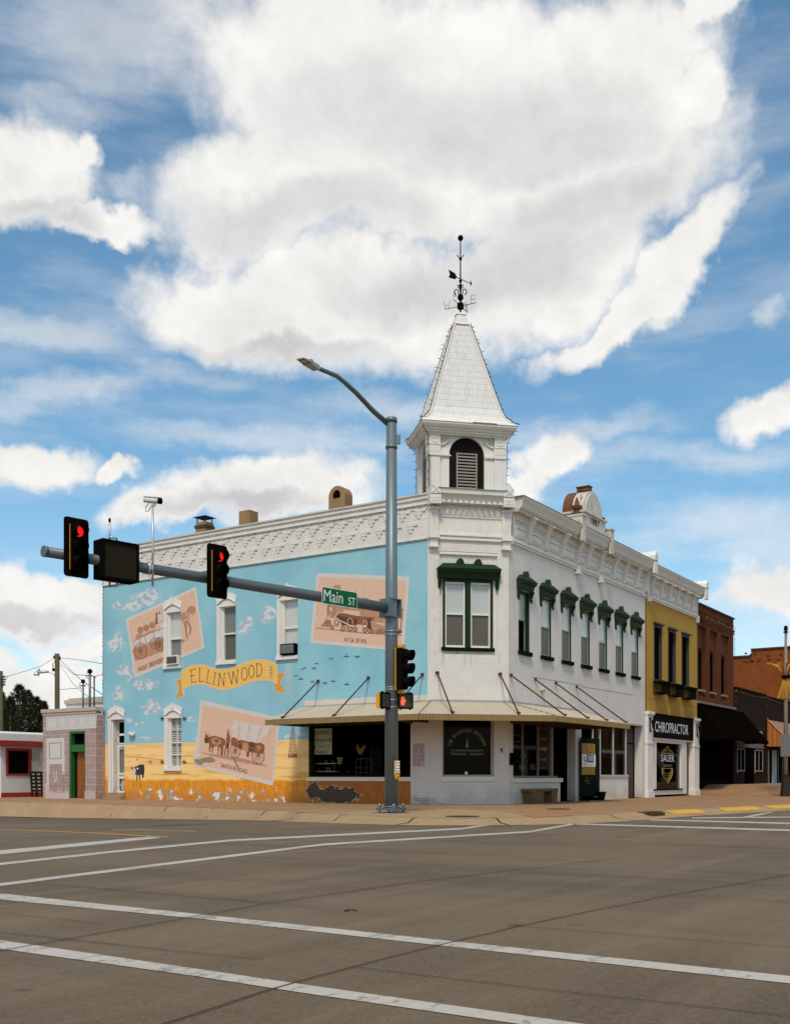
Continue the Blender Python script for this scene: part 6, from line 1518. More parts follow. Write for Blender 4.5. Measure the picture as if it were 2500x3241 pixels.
# big orange brick side wall beyond
fb_ = thing('tall_brick_building', (52,0,0), 'tall building with weathered orange brick side wall behind the low stores', 'building')
pa = at('V', 90, 385, 'M', 52.0); pb_ = at('V', 92, 380, 'M', 52.0)
mb = MB(); mb.box(52, 66, pa.y, 30, 0, pa.z-.5); mb.box(52, 66, -.2, pa.y, 0, pa.z+.0); mb.build('wall', m_obrick, fb_)
mb = MB(); mb.box(51.9, 66.1, pa.y, 30.1, pa.z-.498, pa.z-.38); mb.box(51.9, 66.1, -.3, pa.y, pa.z+.002, pa.z+.12)
for k in range(14):
    p = at('V', random.uniform(0, 500), random.uniform(420, 520), 'M', 51.98); mb.box(51.95, 52, p.y-.1, p.y+.1, p.z-.06, p.z+.06)
mb.build('coping', m_soot, fb_)

# ------------------------------------------------------------------ left side buildings
pk = thing('pink_tile_building', (-.5,19,0), 'small pink tiled building with green door frame joined to the mural wall', 'building')
FP2 = Frame((-.5,0,0), (0,1,0), (-1,0,0))
def tilemat():
    m, N, b, pos, out = newmat('pink tile'); v, u, z = wallvec(N, pos)
    br = N.n('ShaderNodeTexBrick', {'Vector': v, 'Color1': (.43,.29,.26,1), 'Color2': (.38,.25,.225,1), 'Mortar': (.62,.52,.48,1), 'Scale': 1.0, 'Mortar Size': .010, 'Brick Width': .55, 'Row Height': .32})
    c = N.mix(N.ss(N.noise(pos, 3, 5), .4, .7, 0, .3), br.outputs[0], (.33,.22,.2)); N.nt.links.new(c, b.inputs['Base Color']); b.inputs['Roughness'].default_value = .45; return m
m_tile = tilemat()
def py(x): return at('K', x, 1500, 'M', -.5).y
ya, yb2 = py(806), py(986)
mb = MB(); wall(mb, FP2, 18.93, 22.5, 0, 3.72, [(yb2, ya, .02, 3.02)], .25); mb.box(-.5, 0, 18.9, 18.93, 0, 3.72); mb.box(-.49, 6, 22.45, 22.5, 0, 3.9); mb.box(-.4, 6, 19.1, 22.4, 3.6, 3.72)
mb.build('wall', m_tile, pk, False)
mb = MB(); mb.fb(FP2, 18.88, 22.58, -.4, .06, 3.90, 4.06); mb.fb(FP2, 18.9, 22.55, -.3, .03, 3.80, 3.86)
for k in range(16): mb.fb(FP2, 18.95+k*.225, 19.02+k*.225, .0, .03, 3.72, 3.80)
mb.fb(FP2, 18.9, 22.5, -.3, .0, 3.72, 3.9)
mb.build('cornice', pmat('grimy cream cornice', (.5,.42,.33), .8, .2, 4, dirt=.5, dirtcol=(.12,.08,.05)), pk)
mb = MB(); d = Decal(mb, 'K', 'M', .004, .0003, v=-.5)
d.poly([(535,978),(1120,942),(1116,1106),(540,1136)], 0)
for x0, x1, y0, y1, s_ in ((552,658,998,1108,-4),(682,764,992,1100,-4),(794,878,985,1094,-4),(908,990,978,1086,-4),(1020,1104,970,1080,-4)): d.stroke([(x0,y0),(x1,y0+s_),(x1,y1+s_),(x0,y1)], 4, 2, True)
PPM = [pmat('panel white', (.62,.6,.56), .6, .05, 4), pmat('panel mauve', (.40,.28,.26), .6, .1, 5), pmat('panel sepia line', (.42,.26,.17), .6, .1, 8), pmat('panel pale pink', (.55,.46,.43), .6, .1, 4), pmat('panel rail mauve', (.34,.24,.22), .6, .1, 4)]
mb.build('painted_panels', PPM, pk, False)
mb = MB(); d.mb = mb
d.poly([(540,1225),(748,1215),(752,1640),(720,1640),(722,1755),(570,1762),(570,1850),(545,1750)], 0)
d.poly([(570,1275),(716,1268),(716,1462),(572,1468)], 1); d.poly([(582,1288),(704,1280),(704,1450),(584,1456)], 0)
d.poly([(575,1524),(720,1518),(722,1755),(575,1760)], 1)
d.poly([(525,1750),(570,1760),(600,1850),(740,1850),(800,1830),(803,1925),(530,1915)], 3)
d.stroke([(622,1605),(640,1720),(655,1720)], 8, 0); d.stroke([(658,1600),(656,1700),(640,1730)], 8, 0); d.stroke([(640,1740),(645,1835)], 18, 2)
for p in ([(570,1655),(740,1655)], [(570,1770),(790,1775)], [(572,1640),(578,1855)], [(740,1640),(738,1855)], [(722,1610),(800,1655)], [(735,1655),(800,1655)], [(735,1690),(800,1775)]): d.stroke(p, 6, 4)
d.poly([(990,1850),(1115,1855),(1115,1930),(990,1928)], 0)
d.stroke([(1000,1170),(1115,1175)], 3, 0)
mb.build('painted_railing', PPM, pk, False)
mb = MB(); mb.box(-.515, -.36, 18.9, 19.52, 0, .38) if False else mb.fb(FP2, 18.90, yb2-.02, -.01, .05, 0, .36); mb.build('plinth', pmat('pale plinth', (.5,.4,.37), .6, .1, 4), pk)
mb = MB()
mb.fb(FP2, ya-.12, ya, -.22, .01, .02, 3.02); mb.fb(FP2, yb2, yb2+.05, -.22, .01, .02, 3.02); mb.fb(FP2, yb2+.05, ya-.12, -.22, .01, 2.92, 3.02); mb.fb(FP2, yb2+.05, ya-.12, -.2, -.0, 2.10, 2.42)
gf = mb.build('door_frame', pmat('bright green door paint', (.03,.13,.03), .5, .15, 5), pk)
mb = MB(); mb.fb(FP2, yb2+.05, ya-.12, -.24, -.20, 2.42, 2.92); mb.build('transom_glass', m_darkpane, gf)
mb = MB(); mb.fb(FP2, yb2+.05, ya-.30, -.24, -.19, .05, 2.10)
for z0 in (.15,.85,1.4,1.75):
    for q in (0,1): u = yb2+.09+q*(ya-yb2-.38)/2; mb.fb(FP2, u, u+(ya-yb2-.48)/2, -.19, -.175, z0, z0+(.55 if z0 < 1 else .3 if z0 < 1.6 else .25))
mb.build('wooden_door', pmat('orange brown wood', (.30,.095,.02), .5, .2, 4), pk)
mb = MB(); mb.fb(FP2, ya-.30, ya-.12, -.24, -.21, .05, 2.1); mb.build('door_side', m_dgreen, pk)
# white and red building
wb = thing('white_red_building', (-.9,25,0), 'low white building with red band and red framed window at the far left', 'building')
YP = at('K', 20, 1905, 'G', 0); YF = YP.y; XF = YP.x
FW2 = Frame((0, YF, 0), (1,0,0), (0,-1,0))
def wx(x, y=1500): return at('K', x, y, 'S', YF)
a, b = wx(78, 1500), wx(358, 1500); zA, zB = wx(200, 1640).z, wx(200, 1355).z
mb = MB(); wall(mb, FW2, XF, XF+12, .0, wx(20, 1310).z, [(a.x+.05, b.x-.05, zA, zB)], .15); mb.box(XF-.002, XF+.002, YF, YF+12, 0, 2.6); mb.box(XF+.02, XF+12, YF+.6, YF+.65, 0, 2.6)
mb.build('wall', pmat('white stucco', (.68,.67,.64), .7, .05, 2, bump=.2), wb, False)
zr0, zr1, zr2 = wx(20, 1308).z, wx(20, 1248).z, wx(20, 1145).z
mb = MB(); mb.box(XF-.35, XF+12, YF-.35, YF+12, zr0, zr1); mb.build('red_band', pmat('faded red paint', (.33,.035,.03), .6, .15, 3), wb)
mb = MB(); r_ = .12
mb.hexa([(XF-.33,YF-.33,zr1),(XF+12,YF-.33,zr1),(XF+12,YF+12,zr1),(XF-.33,YF+12,zr1),(XF-.33,YF-.33,zr2-.1),(XF+12,YF-.33,zr2-.1),(XF+12,YF+12,zr2-.1),(XF-.33,YF+12,zr2-.1)])
mb.hexa([(XF-.33,YF-.33,zr2-.1),(XF+12,YF-.33,zr2-.1),(XF+12,YF+12,zr2-.1),(XF-.33,YF+12,zr2-.1),(XF-.2,YF-.2,zr2),(XF+12,YF-.2,zr2),(XF+12,YF+11,zr2),(XF-.2,YF+11,zr2)])
mb.build('roof_fascia', pmat('white roof fascia', (.72,.70,.68), .6, .06, 2), wb)
mb = MB(); mb.box(XF-.02, XF+12, YF-.03, YF-.003, 0, .22); mb.build('red_plinth', MATS['faded red paint'], wb)
mb = MB(); mb.box(a.x-.03, a.x+.09, YF-.04, YF+.1, zA-.06, zB+.06); mb.box(b.x-.09, b.x+.03, YF-.04, YF+.1, zA-.06, zB+.06); mb.box(a.x+.09, b.x-.09, YF-.04, YF+.1, zB-.06, zB+.06); mb.box(a.x+.09, b.x-.09, YF-.04, YF+.1, zA-.06, zA+.04)
w = mb.build('window', MATS['faded red paint'], wb); mb = MB(); mb.box(a.x+.05, b.x-.05, YF+.08, YF+.1, zA, zB); mb.build('pane', m_darkpane, w)
a, b = wx(368, 1385), wx(442, 1475); mb = MB(); mb.box(a.x, b.x, YF-.06, YF-.003, b.z, a.z); mb.build('meter_box', pmat('cream box', (.45,.4,.3), .6, .1, 4), wb)
mb = MB(); a, b = wx(455, 1350), wx(515, 1650); mb.box(a.x, b.x+.5, YF-.05, YF-.003, b.z, a.z); mb.build('wall_panel', pmat('off white panel', (.62,.6,.55), .6, .05, 3), wb)
# slatted wooden rack leaning by it
a, b = at('K', 352, 1610, 'S', YF-.5), at('K', 520, 1905, 'S', YF-.5)
t = thing('slatted_rack', ((a.x+b.x)/2, YF-.4, 0), 'dark slatted wooden rack leaning against the white building', 'rack')
mb = MB(); hgt = a.z
for k in range(6): z = .25+k*(hgt-.3)/5.2; s_ = .14*(hgt-z)/hgt; mb.box(a.x+s_*.9, b.x+.15, YF-.52-s_*.2, YF-.48-s_*.2, z, z+.11)
mb.build('slats', m_wood, t)
mb = MB()
for f in (.05, .38, .75): xx = a.x+(b.x-a.x)*f; mb.hexa([(xx+.1,YF-.46,0),(xx+.18,YF-.46,0),(xx+.18,YF-.40,0),(xx+.1,YF-.40,0),(xx,YF-.46,hgt),(xx+.08,YF-.46,hgt),(xx+.08,YF-.40,hgt),(xx,YF-.40,hgt)])
mb.build('upright', m_wood, t)
# white block building behind the pink one
hb = thing('white_block_building', (4,22,0), 'plain white building top showing above the pink tiled building', 'building')
p0, p1 = at('K', 765, 800, 'M', 4.0), at('K', 1185, 760, 'M', 4.0)
mb = MB(); mb.box(4, 9, 19.1, p0.y, 0, p0.z-.15); mb.build('wall', pmat('white block wall', (.66,.63,.58), .8, .06, 2), hb)
mb = MB(); mb.box(3.93, 9, 19.08, p0.y+.06, p0.z-.148, p0.z+.06); mb.box(3.95, 9, 19.07, at('K', 800, 755, 'M', 4.0).y, p0.z+.062, p0.z+.14); mb.build('coping', MATS['grimy cream cornice'], hb)

# utility poles, masts, wires
def upole(px_c, topy, depth, r, label, rung=False):
    p = EYE+ray(*pix('K', px_c, topy))*depth; b = Vector((p.x, p.y, -.6))
    t = thing('utility_pole', tuple(b), label, 'utility pole', 'wooden utility poles')
    mb = MB(); mb.tube([b, p], [r*1.15, r*.95], 12); mb.build('pole', pmat('weathered pole wood', (.10,.085,.05), .9, .25, 5, bump=.4), t)
    return t, p
t1, P1 = upole(664, 250, 70, .165, 'wooden utility pole with street light arm behind the pink building')
mb = MB()
for x, y in ((632,290),(690,300),(620,435)): c = EYE+ray(*pix('K', x, y))*70; mb.lathe(c-Vector((0,0,.1)), [(.06,0),(.09,.05),(.06,.1),(.09,.15),(.05,.22)], 8)
mb.tube([EYE+ray(*pix('K', x, y))*69.8 for x, y in ((640,330),(615,370),(615,420),(640,440))], .03, 5)
mb.build('insulator', m_iron, t1)
mb = MB(); mb.tube([EYE+ray(*pix('K', x, y))*69.9 for x, y in ((645,530),(630,490),(590,465),(520,458))], .035, 6); arm = mb.build('lamp_arm', m_galv2, t1)
c = EYE+ray(*pix('K', 470, 462))*69.9
mb = MB(); mb.tube([c+RT*.55+Vector((0,0,.03)), c-RT*.2], [.07,.12], 8); mb.lathe(c-RT*.25-Vector((0,0,.22)), [(.2,0),(.2,.08),(.08,.24),(.03,.28)], 10); mb.lathe(c-RT*.1+Vector((0,0,.1)), [(.07,0),(.07,.14),(.02,.16)], 8); mb.build('lamp_head', m_galv2, arm)
t0, P0 = upole(10, 450, 62, .15, 'wooden utility pole cut off by the left edge of the picture')
mb = MB()
for y in (515,545,575,605): c = EYE+ray(*pix('K', 42, y))*61.9; mb.obox(c, RT*.12, FW*.05, (0,0,.02)); mb.ball(c+RT*.1, .05, 6)
mb.tube([EYE+ray(*pix('K', 50, 500))*61.9, EYE+ray(*pix('K', 45, 630))*61.9], .025, 5); mb.build('rung', m_iron, t0)
def wire(pts, depths, label, r=.014):
    mb = MB(); P_ = [EYE+ray(*pix('K', x, y))*d_ for (x, y), d_ in zip(pts, depths)]; mb.tube(P_, r, 4, False)
    return tag(mb.build('overhead_wire', m_string), label, 'wire', 'overhead wires at the left')
wire([(50,520),(90,512),(300,450),(480,390),(630,300)], [61.9,63,66,68,70], 'sagging wire from the left edge pole to the middle pole')
wire([(95,515),(75,550),(60,600)], [62,62,62], 'short drop wire beside the left edge pole')
wire([(690,305),(760,302),(900,320),(1185,365)], [70,68,62,53], 'highest wire from the middle pole to the mural building')
wire([(690,315),(760,380),(860,480),(960,570),(1060,635),(1180,718)], [70,66,60,52,51,50], 'thick wire sloping past the small mast down to the mural building', .02)
wire([(688,350),(780,430),(860,490),(1020,500)], [70,64,56,49.5], 'thin wire ending at the tall mast')
wire([(690,380),(760,470),(850,600),(950,690),(1030,750)], [70,66,60,52,50], 'lowest wire from the middle pole down behind the masts')
wire([(690,662),(900,648)], [70,58], 'faint level wire right of the pole')
wire([(1095,530),(1130,495),(1185,495)], [49,49,48.5], 'short loop from the thin mast to the mural building')
for i_, (x, y0, y1, r, lb) in enumerate(((962,575,875,.045,'shortest grey service mast above the pink building'), (1040,460,862,.055,'tallest grey service mast above the pink building'), (1090,515,862,.035,'thin rusty service mast nearest the mural building'))):
    a = EYE+ray(*pix('K', x, y0))*49.5; t = thing('service_mast', (a.x, a.y, 3.6), lb, 'service mast', 'service masts above the pink building')
    mb = MB(); mb.tube([Vector((a.x, a.y, 3.7)), a], r, 8); mb.build('pipe', m_galv if i_ < 2 else m_rust, t)
    if i_ < 2:
        mb = MB(); mb.ball(a+Vector((0,0,.03)), .12 if i_ else .1, 8); mb.tube([a, a-RT*.15+Vector((0,0,-.05)), a-RT*.2+Vector((0,0,-.2)), a-RT*.05+Vector((0,0,-.35))], .015, 5); mb.obox(a-Vector((0,0,.18)), RT*.12, FW*.03, (0,0,.03)); mb.build('weatherhead', m_iron, t)
    else:
        mb = MB(); mb.ball(a, .05, 6); mb.build('cap', m_iron, t)

# trees
m_fol = pmat('dark cedar foliage', (.028,.038,.016), .9, .5, 2.2)
m_fol2 = pmat('brown cedar foliage', (.055,.05,.025), .9, .4, 3)
m_bark = pmat('grey bark', (.12,.09,.06), .9, .2, 5)
def cedar(px, topy, depth, w, label):
    p = EYE+ray(*pix('K', px, topy))*depth; H = p.z+.6; base = Vector((p.x, p.y, -.6))
    t = thing('cedar_tree', tuple(base), label, 'tree', 'dark cedars behind the white building')
    mb = MB(); mb.tube([base, base+Vector((0,0,H*.95))], [.16,.03], 8); mb.build('trunk', m_bark, t)
    mb = MB(); N_ = 4200
    for _ in range(N_):
        h = random.random()**.8; z = .3+h*(H-.3); a = random.uniform(0, 6.283)
        lobe = 1+.28*math.sin(a*3+z*1.7)+.2*math.sin(a*5-z*2.9)
        R_ = w*(1-h)**.62*lobe; r = R_*math.sqrt(random.uniform(.25, 1.05)); c = base+Vector((math.cos(a)*r, math.sin(a)*r, z))
        mb.cur = 1 if random.random() < .18 else 0
        l = random.uniform(.10,.26); dv = Vector((math.cos(a)*.6+random.uniform(-.4,.4), math.sin(a)*.6+random.uniform(-.4,.4), random.uniform(.3,1.2))).normalized(); s_ = Vector((random.uniform(-1,1), random.uniform(-1,1), random.uniform(-.5,.5))).cross(dv).normalized()*l*.35
        mb.poly([c-s_*.6, c+s_*.6, c+dv*l*1.5])
    mb.build('crown', [m_fol, m_fol2], t, False)
for x, y, d_, w, lb in ((60,800,84,2.0,'broad dark cedar at the left edge'), (125,765,80,1.7,'cedar left of the tallest cedar'), (232,625,82,2.0,'tallest dark cedar behind the white building'), (330,690,84,1.7,'cedar just right of the tallest cedar'), (432,768,83,1.5,'shorter cedar second from the pink building'), (510,812,85,1.4,'lowest cedar touching the pink building roof line'), (30,705,100,1.1,'slim far cedar behind the left edge pole')): cedar(x, y, d_, w, lb)
p = EYE+ray(*pix('K', 640, 870))*95; t = thing('bare_tree', (p.x, p.y, -.6), 'leafless twiggy tree showing around the middle utility pole', 'tree')
mb = MB(); base = Vector((p.x, p.y, -.6)); mb.tube([base, base+Vector((0,0,3.2))], [.18,.12], 7); mb.build('trunk', m_bark, t)
mb = MB()
def twig(a, dv, l, r, dep):
    b = a+dv*l; mb.tube([a, b], [r, r*.6], 4, False)
    if dep:
        for _ in range(3): twig(b, (dv+Vector((random.uniform(-.7,.7), random.uniform(-.7,.7), random.uniform(-.1,.5)))).normalized(), l*.72, r*.6, dep-1)
for _ in range(7): twig(base+Vector((0,0,random.uniform(2.2,3.2))), (Vector((random.uniform(-1,1), random.uniform(-1,1), 1.2))).normalized(), 1.3, .05, 4)
mb.build('crown', m_bark, t, False)

# ------------------------------------------------------------------ traffic signal pole
PB = Vector((-7.87,-1.53,0))
tp = thing('traffic_pole', tuple(PB), 'tall grey tapering traffic signal pole with long arm and street light', 'traffic pole')
mb = MB(); mb.tube([PB+Vector((0,0,.16)), PB+Vector((0,0,10.72))], [.192,.142], 24); mb.build('pole', m_galv, tp)
mb = MB(); mb.tube([PB+Vector((0,0,10.66)), PB+Vector((0,0,10.78)), PB+Vector((0,0,10.84))], [.16,.155,.03], 20); mb.tube([PB+Vector((0,0,9.95)), PB+Vector((0,0,10.02))], .165, 20)
mb.obox(PB+RT*.2+Vector((0,0,10.2)), RT*.05, FW*.05, (0,0,.12)); mb.build('pole_cap', m_galv, tp)
mb = MB(); mb.obox(PB+Vector((0,0,.11)), (.3,0,0), (0,.3,0), (0,0,.035)); mb.obox(PB+Vector((0,0,.01)), (.38,0,0), (0,.38,0), (0,0,.012)); mb.tube([PB+Vector((0,0,.145)), PB+Vector((0,0,.2))], .215, 24)
for sx in (-1,1):
    for sy in (-1,1): mb.lathe(PB+Vector((sx*.23,sy*.23,.02)), [(.03,0),(.03,.06),(.05,.06),(.05,.2),(.03,.24)], 6, False)
mb.build('base_plate', m_darkgalv, tp)
AE = EYE+ray(95, 1176)*21.4
AB = Vector((PB.x, PB.y, EYE.z+(HY-1298)/FP*28.6))
adir = (AE-AB).normalized()
def on_arm(px):
    """point on the arm axis seen in line with image column px"""
    k = (px-PX)/FP; nrm = RT-FW*k   # plane through the eye
    t_ = (EYE-AB).dot(nrm)/adir.dot(nrm); return AB+adir*t_
mb = MB(); A0 = AB+adir*.2
pts = [A0.lerp(AE, f)-Vector((0,0,.10*math.sin(math.pi*f)*.0)) for f in (0,.25,.5,.75,1)]
mb.tube(pts, [.142,.134,.126,.116,.108], 20); mb.tube([AE-adir*.05, AE+adir*.02], [.112,.118], 20); am = mb.build('mast_arm', m_darkgalv, tp)
mb = MB(); side = Vector((-adir.y, adir.x, 0)).normalized(); adh = Vector((adir.x, adir.y, 0)).normalized()
mb.obox(AB+adh*.24, adh*.03, side*.2, (0,0,.24)); mb.obox(AB+adh*.17, adh*.03, side*.2, (0,0,.24)); mb.obox(AB+adh*.02+Vector((0,0,.24)), adh*.24, side*.2, (0,0,.012)); mb.obox(AB+adh*.02-Vector((0,0,.24)), adh*.24, side*.2, (0,0,.012)); mb.obox(AB-adh*.18, adh*.02, side*.2, (0,0,.24))
mb.build('arm_flange', m_galv, tp)
mb = MB(); ad_ = 27.9
LP = [EYE+ray(*pix('U', x, y))*(28.6-.15*0-k*.45) for k, (x, y) in enumerate(((1370,1010),(1180,840),(960,605),(800,460),(700,380),(560,320),(430,265)))]
mb.tube(LP, [.075,.07,.065,.06,.06,.055,.05], 12); mb.build('lamp_arm', m_darkgalv, tp)
e = LP[-1]; dv = (LP[-1]-LP[-2]).normalized(); dv = Vector((dv.x, dv.y, dv.z*.55)).normalized(); sd_ = dv.cross(Vector((0,0,1))).normalized(); up_ = sd_.cross(dv)
mb = MB()
sd_ = sd_*.8; up_ = up_*.8; dv = dv*.88
mb.hexa([e-sd_*.12-up_*.09, e+sd_*.12-up_*.09, e+sd_*.15+dv*.55-up_*.06, e-sd_*.15+dv*.55-up_*.06, e-sd_*.12+up_*.04, e+sd_*.12+up_*.04, e+sd_*.16+dv*.55+up_*.03, e-sd_*.16+dv*.55+up_*.03])
mb.hexa([e+dv*.55-sd_*.17-up_*.03, e+dv*.55+sd_*.17-up_*.03, e+sd_*.12+dv*.92-up_*.015, e-sd_*.12+dv*.92-up_*.015, e+dv*.55-sd_*.17+up_*.03, e+dv*.55+sd_*.17+up_*.03, e+sd_*.12+dv*.92+up_*.01, e-sd_*.12+dv*.92+up_*.01])
lh = mb.build('lamp_head', pmat('light grey lamp casing', (.42,.42,.4), .5, .08, 5), tp)
mb = MB(); mb.obox(e+dv*.7-up_*.033, dv*.14, sd_*.11, up_*.004); mb.build('lamp_lens', pmat('yellowed lens', (.35,.30,.18), .3, .05, 5), lh)
mb = MB(); c = e+dv*.3+up_*.03; mb.lathe(c, [(.045,0),(.05,.08),(.03,.1)], 10); mb.build('photocell', pmat('blue photocell', (.01,.12,.35), .4, .05, 5), lh)
# bands
mb = MB()
for z in (4.95,4.85,3.42,3.36,3.08,2.88): mb.tube([PB+Vector((0,0,z)), PB+Vector((0,0,z+.015))], .192, 20)
mb.build('steel_band', m_galv2, tp)

m_red_on = emat('lit red lens', (.85,.01,.008), 1.0)
m_lensoff = pmat('unlit dark lens', (.008,.007,.006), .3, .1, 5)
m_visor = pmat('black visor', (.007,.006,.005), .45, .2, 4)
def signal(name, pos, facing, label, plate=True, lit=True, back=m_visor, sc=1.0, yellow_line=True, grp='three lamp traffic signals'):
    f = Vector((facing[0], facing[1], 0)).normalized(); r = Vector((-f.y, f.x, 0)); u = Vector((0,0,1)); pos = Vector(pos)
    t = thing(name, tuple(pos), label, 'traffic light', grp)
    mb = MB(); H = .56*sc
    mb.obox(pos, r*.16*sc, f*.09, u*H); 
    for k in (-1,0,1): mb.obox(pos+u*(k*.36*sc)+f*.095, r*.165*sc, f*.01, u*.165*sc)
    mb.build('housing', m_visor, t)
    if plate:
        mb = MB(); W2, H2, rc = .31*sc, .68*sc, .07
        pts = []
        for cx_, cz_, a0 in ((W2-rc, H2-rc, 0), (-W2+rc, H2-rc, 90), (-W2+rc, -H2+rc, 180), (W2-rc, -H2+rc, 270)):
            for k in range(5): a = rad(a0+k*22.5); pts.append(pos+f*.02+r*(cx_+rc*math.cos(a))+u*(cz_+rc*math.sin(a)))
        mb.prism(pts, f*.012); mb.build('back_plate', m_visor, t)
        if yellow_line:
            mb = MB(); mb.obox(pos+f*.04+r*(-W2*.52), r*.012, f*.006, u*.52*sc); mb.build('yellow_strip', m_yel, t)
    for k, zz in enumerate((.36,0,-.36)):
        c = pos+u*zz*sc+f*.105
        mb = MB(); n_ = 18
        pts = [c+r*.125*sc*math.cos(2*math.pi*q/n_)+u*.125*sc*math.sin(2*math.pi*q/n_)+f*.008 for q in range(n_)]
        mb.prism(pts, f*.01); mb.build('lens', m_red_on if (lit and k == 0) else m_lensoff, t)
        # cap visor, open at the bottom
        mb = MB(); angs = [rad(-60+300*q/16) for q in range(17)]; L1 = .27*sc
        o_ = [c+(r*math.cos(a)+u*math.sin(a))*.15*sc for a in angs]; i_ = [c+(r*math.cos(a)+u*math.sin(a))*.142*sc for a in angs]
        e_ = [p+f*(L1*(.85+.15*math.sin(a))) for p, a in zip(o_, angs)]; ei = [p+f*(L1*(.85+.15*math.sin(a))) for p, a in zip(i_, angs)]
        ia_ = [mb.addv(x) for x in (o_, e_, ei, i_)]
        for q in range(16):
            for g in range(4): h_ = (g+1) % 4; mb.face((ia_[g]+q, ia_[g]+q+1, ia_[h_]+q+1, ia_[h_]+q), g in (0, 2))
        mb.build('visor', m_visor, t)
    return t, f, r
fdir = Vector((adir.y, -adir.x, 0)).normalized()
if fdir.y > 0: fdir = -fdir
def fdepth(p): return (p-EYE).dot(FW)
S1 = on_arm(151); S1.z = EYE.z+(HY-1172)/FP*fdepth(S1); S1 += fdir*.22
signal('traffic_signal', S1, fdir, 'black traffic signal with red light lit at the far end of the arm', sc=.90)
S2 = on_arm(449); S2.z = EYE.z+(HY-1222)/FP*fdepth(S2); S2 += fdir*.24
signal('traffic_signal', S2, fdir, 'black traffic signal with red light lit in the middle of the arm over the mural', sc=.91)
for S_ in (S1, S2): pass
# bracket clamps on arm
mb = MB()
for px_ in (151, 449, 247, 308): q = on_arm(px_+8); mb.tube([q-adir*.04, q+adir*.04], .135, 16); mb.obox(q+fdir*.12, adir*.03, fdir*.06, (0,0,.05))
mb.build('arm_clamp', m_galv2, tp)
# side signal on the pole
s3 = EYE+ray(857, 1427)*28.4; f3 = RT*.86-FW*.50
t3, f_, r_3 = signal('traffic_signal', s3, f3, 'traffic signal with yellow back mounted on the side of the pole', plate=False, sc=.99)
mb = MB(); mb.obox(s3-f_*.10, r_3*.165, f_*.012, (0,0,.575)); 
for k in range(4): mb.obox(s3-f_*.13+Vector((0,0,.42-k*.28)), r_3*.05, f_*.02, (0,0,.05))
for z in (.62,-.62):
    q = s3+Vector((0,0,z)); b0_ = Vector((PB.x, PB.y, q.z))+RT*.17; mb.tube([b0_, q-f_*.02], .045, 8); mb.obox(b0_, RT*.03, FW*.06, (0,0,.09)); mb.obox(q, r_3*.06, f_*.08, (0,0,.04))
mb.build('yellow_bracket', m_yel, t3)
# pedestrian signals
def ped(c, facing, label, hand):
    f = Vector((facing[0], facing[1], 0)).normalized(); r = Vector((-f.y, f.x, 0)); u = Vector((0,0,1))
    t = thing('pedestrian_signal', tuple(c), label, 'pedestrian signal', 'pedestrian signals on the grey pole')
    mb = MB(); mb.obox(c-f*.06, r*.205, f*.075, u*.205); mb.build('yellow_case', m_yel, t)
    mb = MB(); W2, rc = .22, .04; pts = []
    for cx_, cz_, a0 in ((W2-rc, W2-rc, 0), (-W2+rc, W2-rc, 90), (-W2+rc, -W2+rc, 180), (W2-rc, -W2+rc, 270)):
        for k in range(4): a = rad(a0+k*30); pts.append(c+r*(cx_+rc*math.cos(a))+u*(cz_+rc*math.sin(a)))
    mb.prism(pts, f*.05)
    for sx in (-1,1):
        for sz in (-1,1): mb.obox(c+r*sx*.13+u*sz*.225+f*.02, r*.025, f*.02, u*.02)
    mb.build('bezel', m_visor, t)
    mb = MB(); mb.obox(c+f*.052, r*.175, f*.003, u*.175); mb.build('screen', pmat('dark mesh screen', (.05,.048,.035), .6, .2, 30), t)
    if hand:
        mb = MB(); hc = c+f*.058+r*(-.075)
        mb.cur = 0
        P2 = lambda x, y: hc+r*x+u*y
        mb.prism([P2(-.045,-.12), P2(.035,-.12), P2(.05,-.03), P2(.05,.02), P2(-.05,.02), P2(-.055,-.05)], f*.004)
        for q, (x, h) in enumerate(((-.04,.09),(-.013,.12),(.014,.115),(.04,.085))): mb.prism([P2(x-.010,.02), P2(x+.010,.02), P2(x+.008,h), P2(x-.008,h)], f*.004)
        mb.prism([P2(.05,-.05), P2(.085,.01), P2(.075,.025), P2(.045,-.0)], f*.004)
        mb.build('hand_symbol', emat('lit orange hand', (1.0,.10,.02), 1.2), t)
    mb = MB(); side_ = -1 if hand else 1
    q = c-f*.08; bq_ = Vector((PB.x, PB.y, q.z)); mb.tube([bq_+(q-bq_).normalized()*.15, q], .03, 6); mb.build('bracket', m_yel, t)
ped(EYE+ray(864, 1495)*28.5, -FW*.97+RT*.25, 'pedestrian signal showing a lit red hand on the right of the pole', True)
ped(EYE+ray(820, 1494)*28.25, -FW*.55+RT*.83, 'dark pedestrian signal with yellow side on the left of the pole', False)
# push button
c = EYE+ray(846.5, 1638)*28.35; r = (RT*.8-FW*.3).normalized(); f = (-FW*.93+RT*.35).normalized(); r = Vector((-f.y, f.x, 0))
t = thing('push_button_sign', tuple(c), 'narrow yellow push button box with small white instruction sign on the pole', 'push button')
mb = MB(); mb.obox(c, r*.07, f*.03, (0,0,.20)); mb.obox(c-Vector((0,0,.24)), r*.05, f*.04, (0,0,.05)); mb.lathe(c-Vector((0,0,.3)), [(.03,0),(.03,.02)], 8); mb.build('case', m_yel, t)
mb = MB(); mb.obox(c+f*.034+Vector((0,0,.01)), r*.058, f*.004, (0,0,.17)); sgp = mb.build('sign_plate', m_signwhite, t)
mb = MB()
for k in range(4): mb.obox(c+f*.041+Vector((0,0,.14-k*.075))-r*.035, r*.014, f*.002, (0,0,.022)); mb.obox(c+f*.041+Vector((0,0,.14-k*.075))+r*.018, r*.024, f*.002, (0,0,.012))
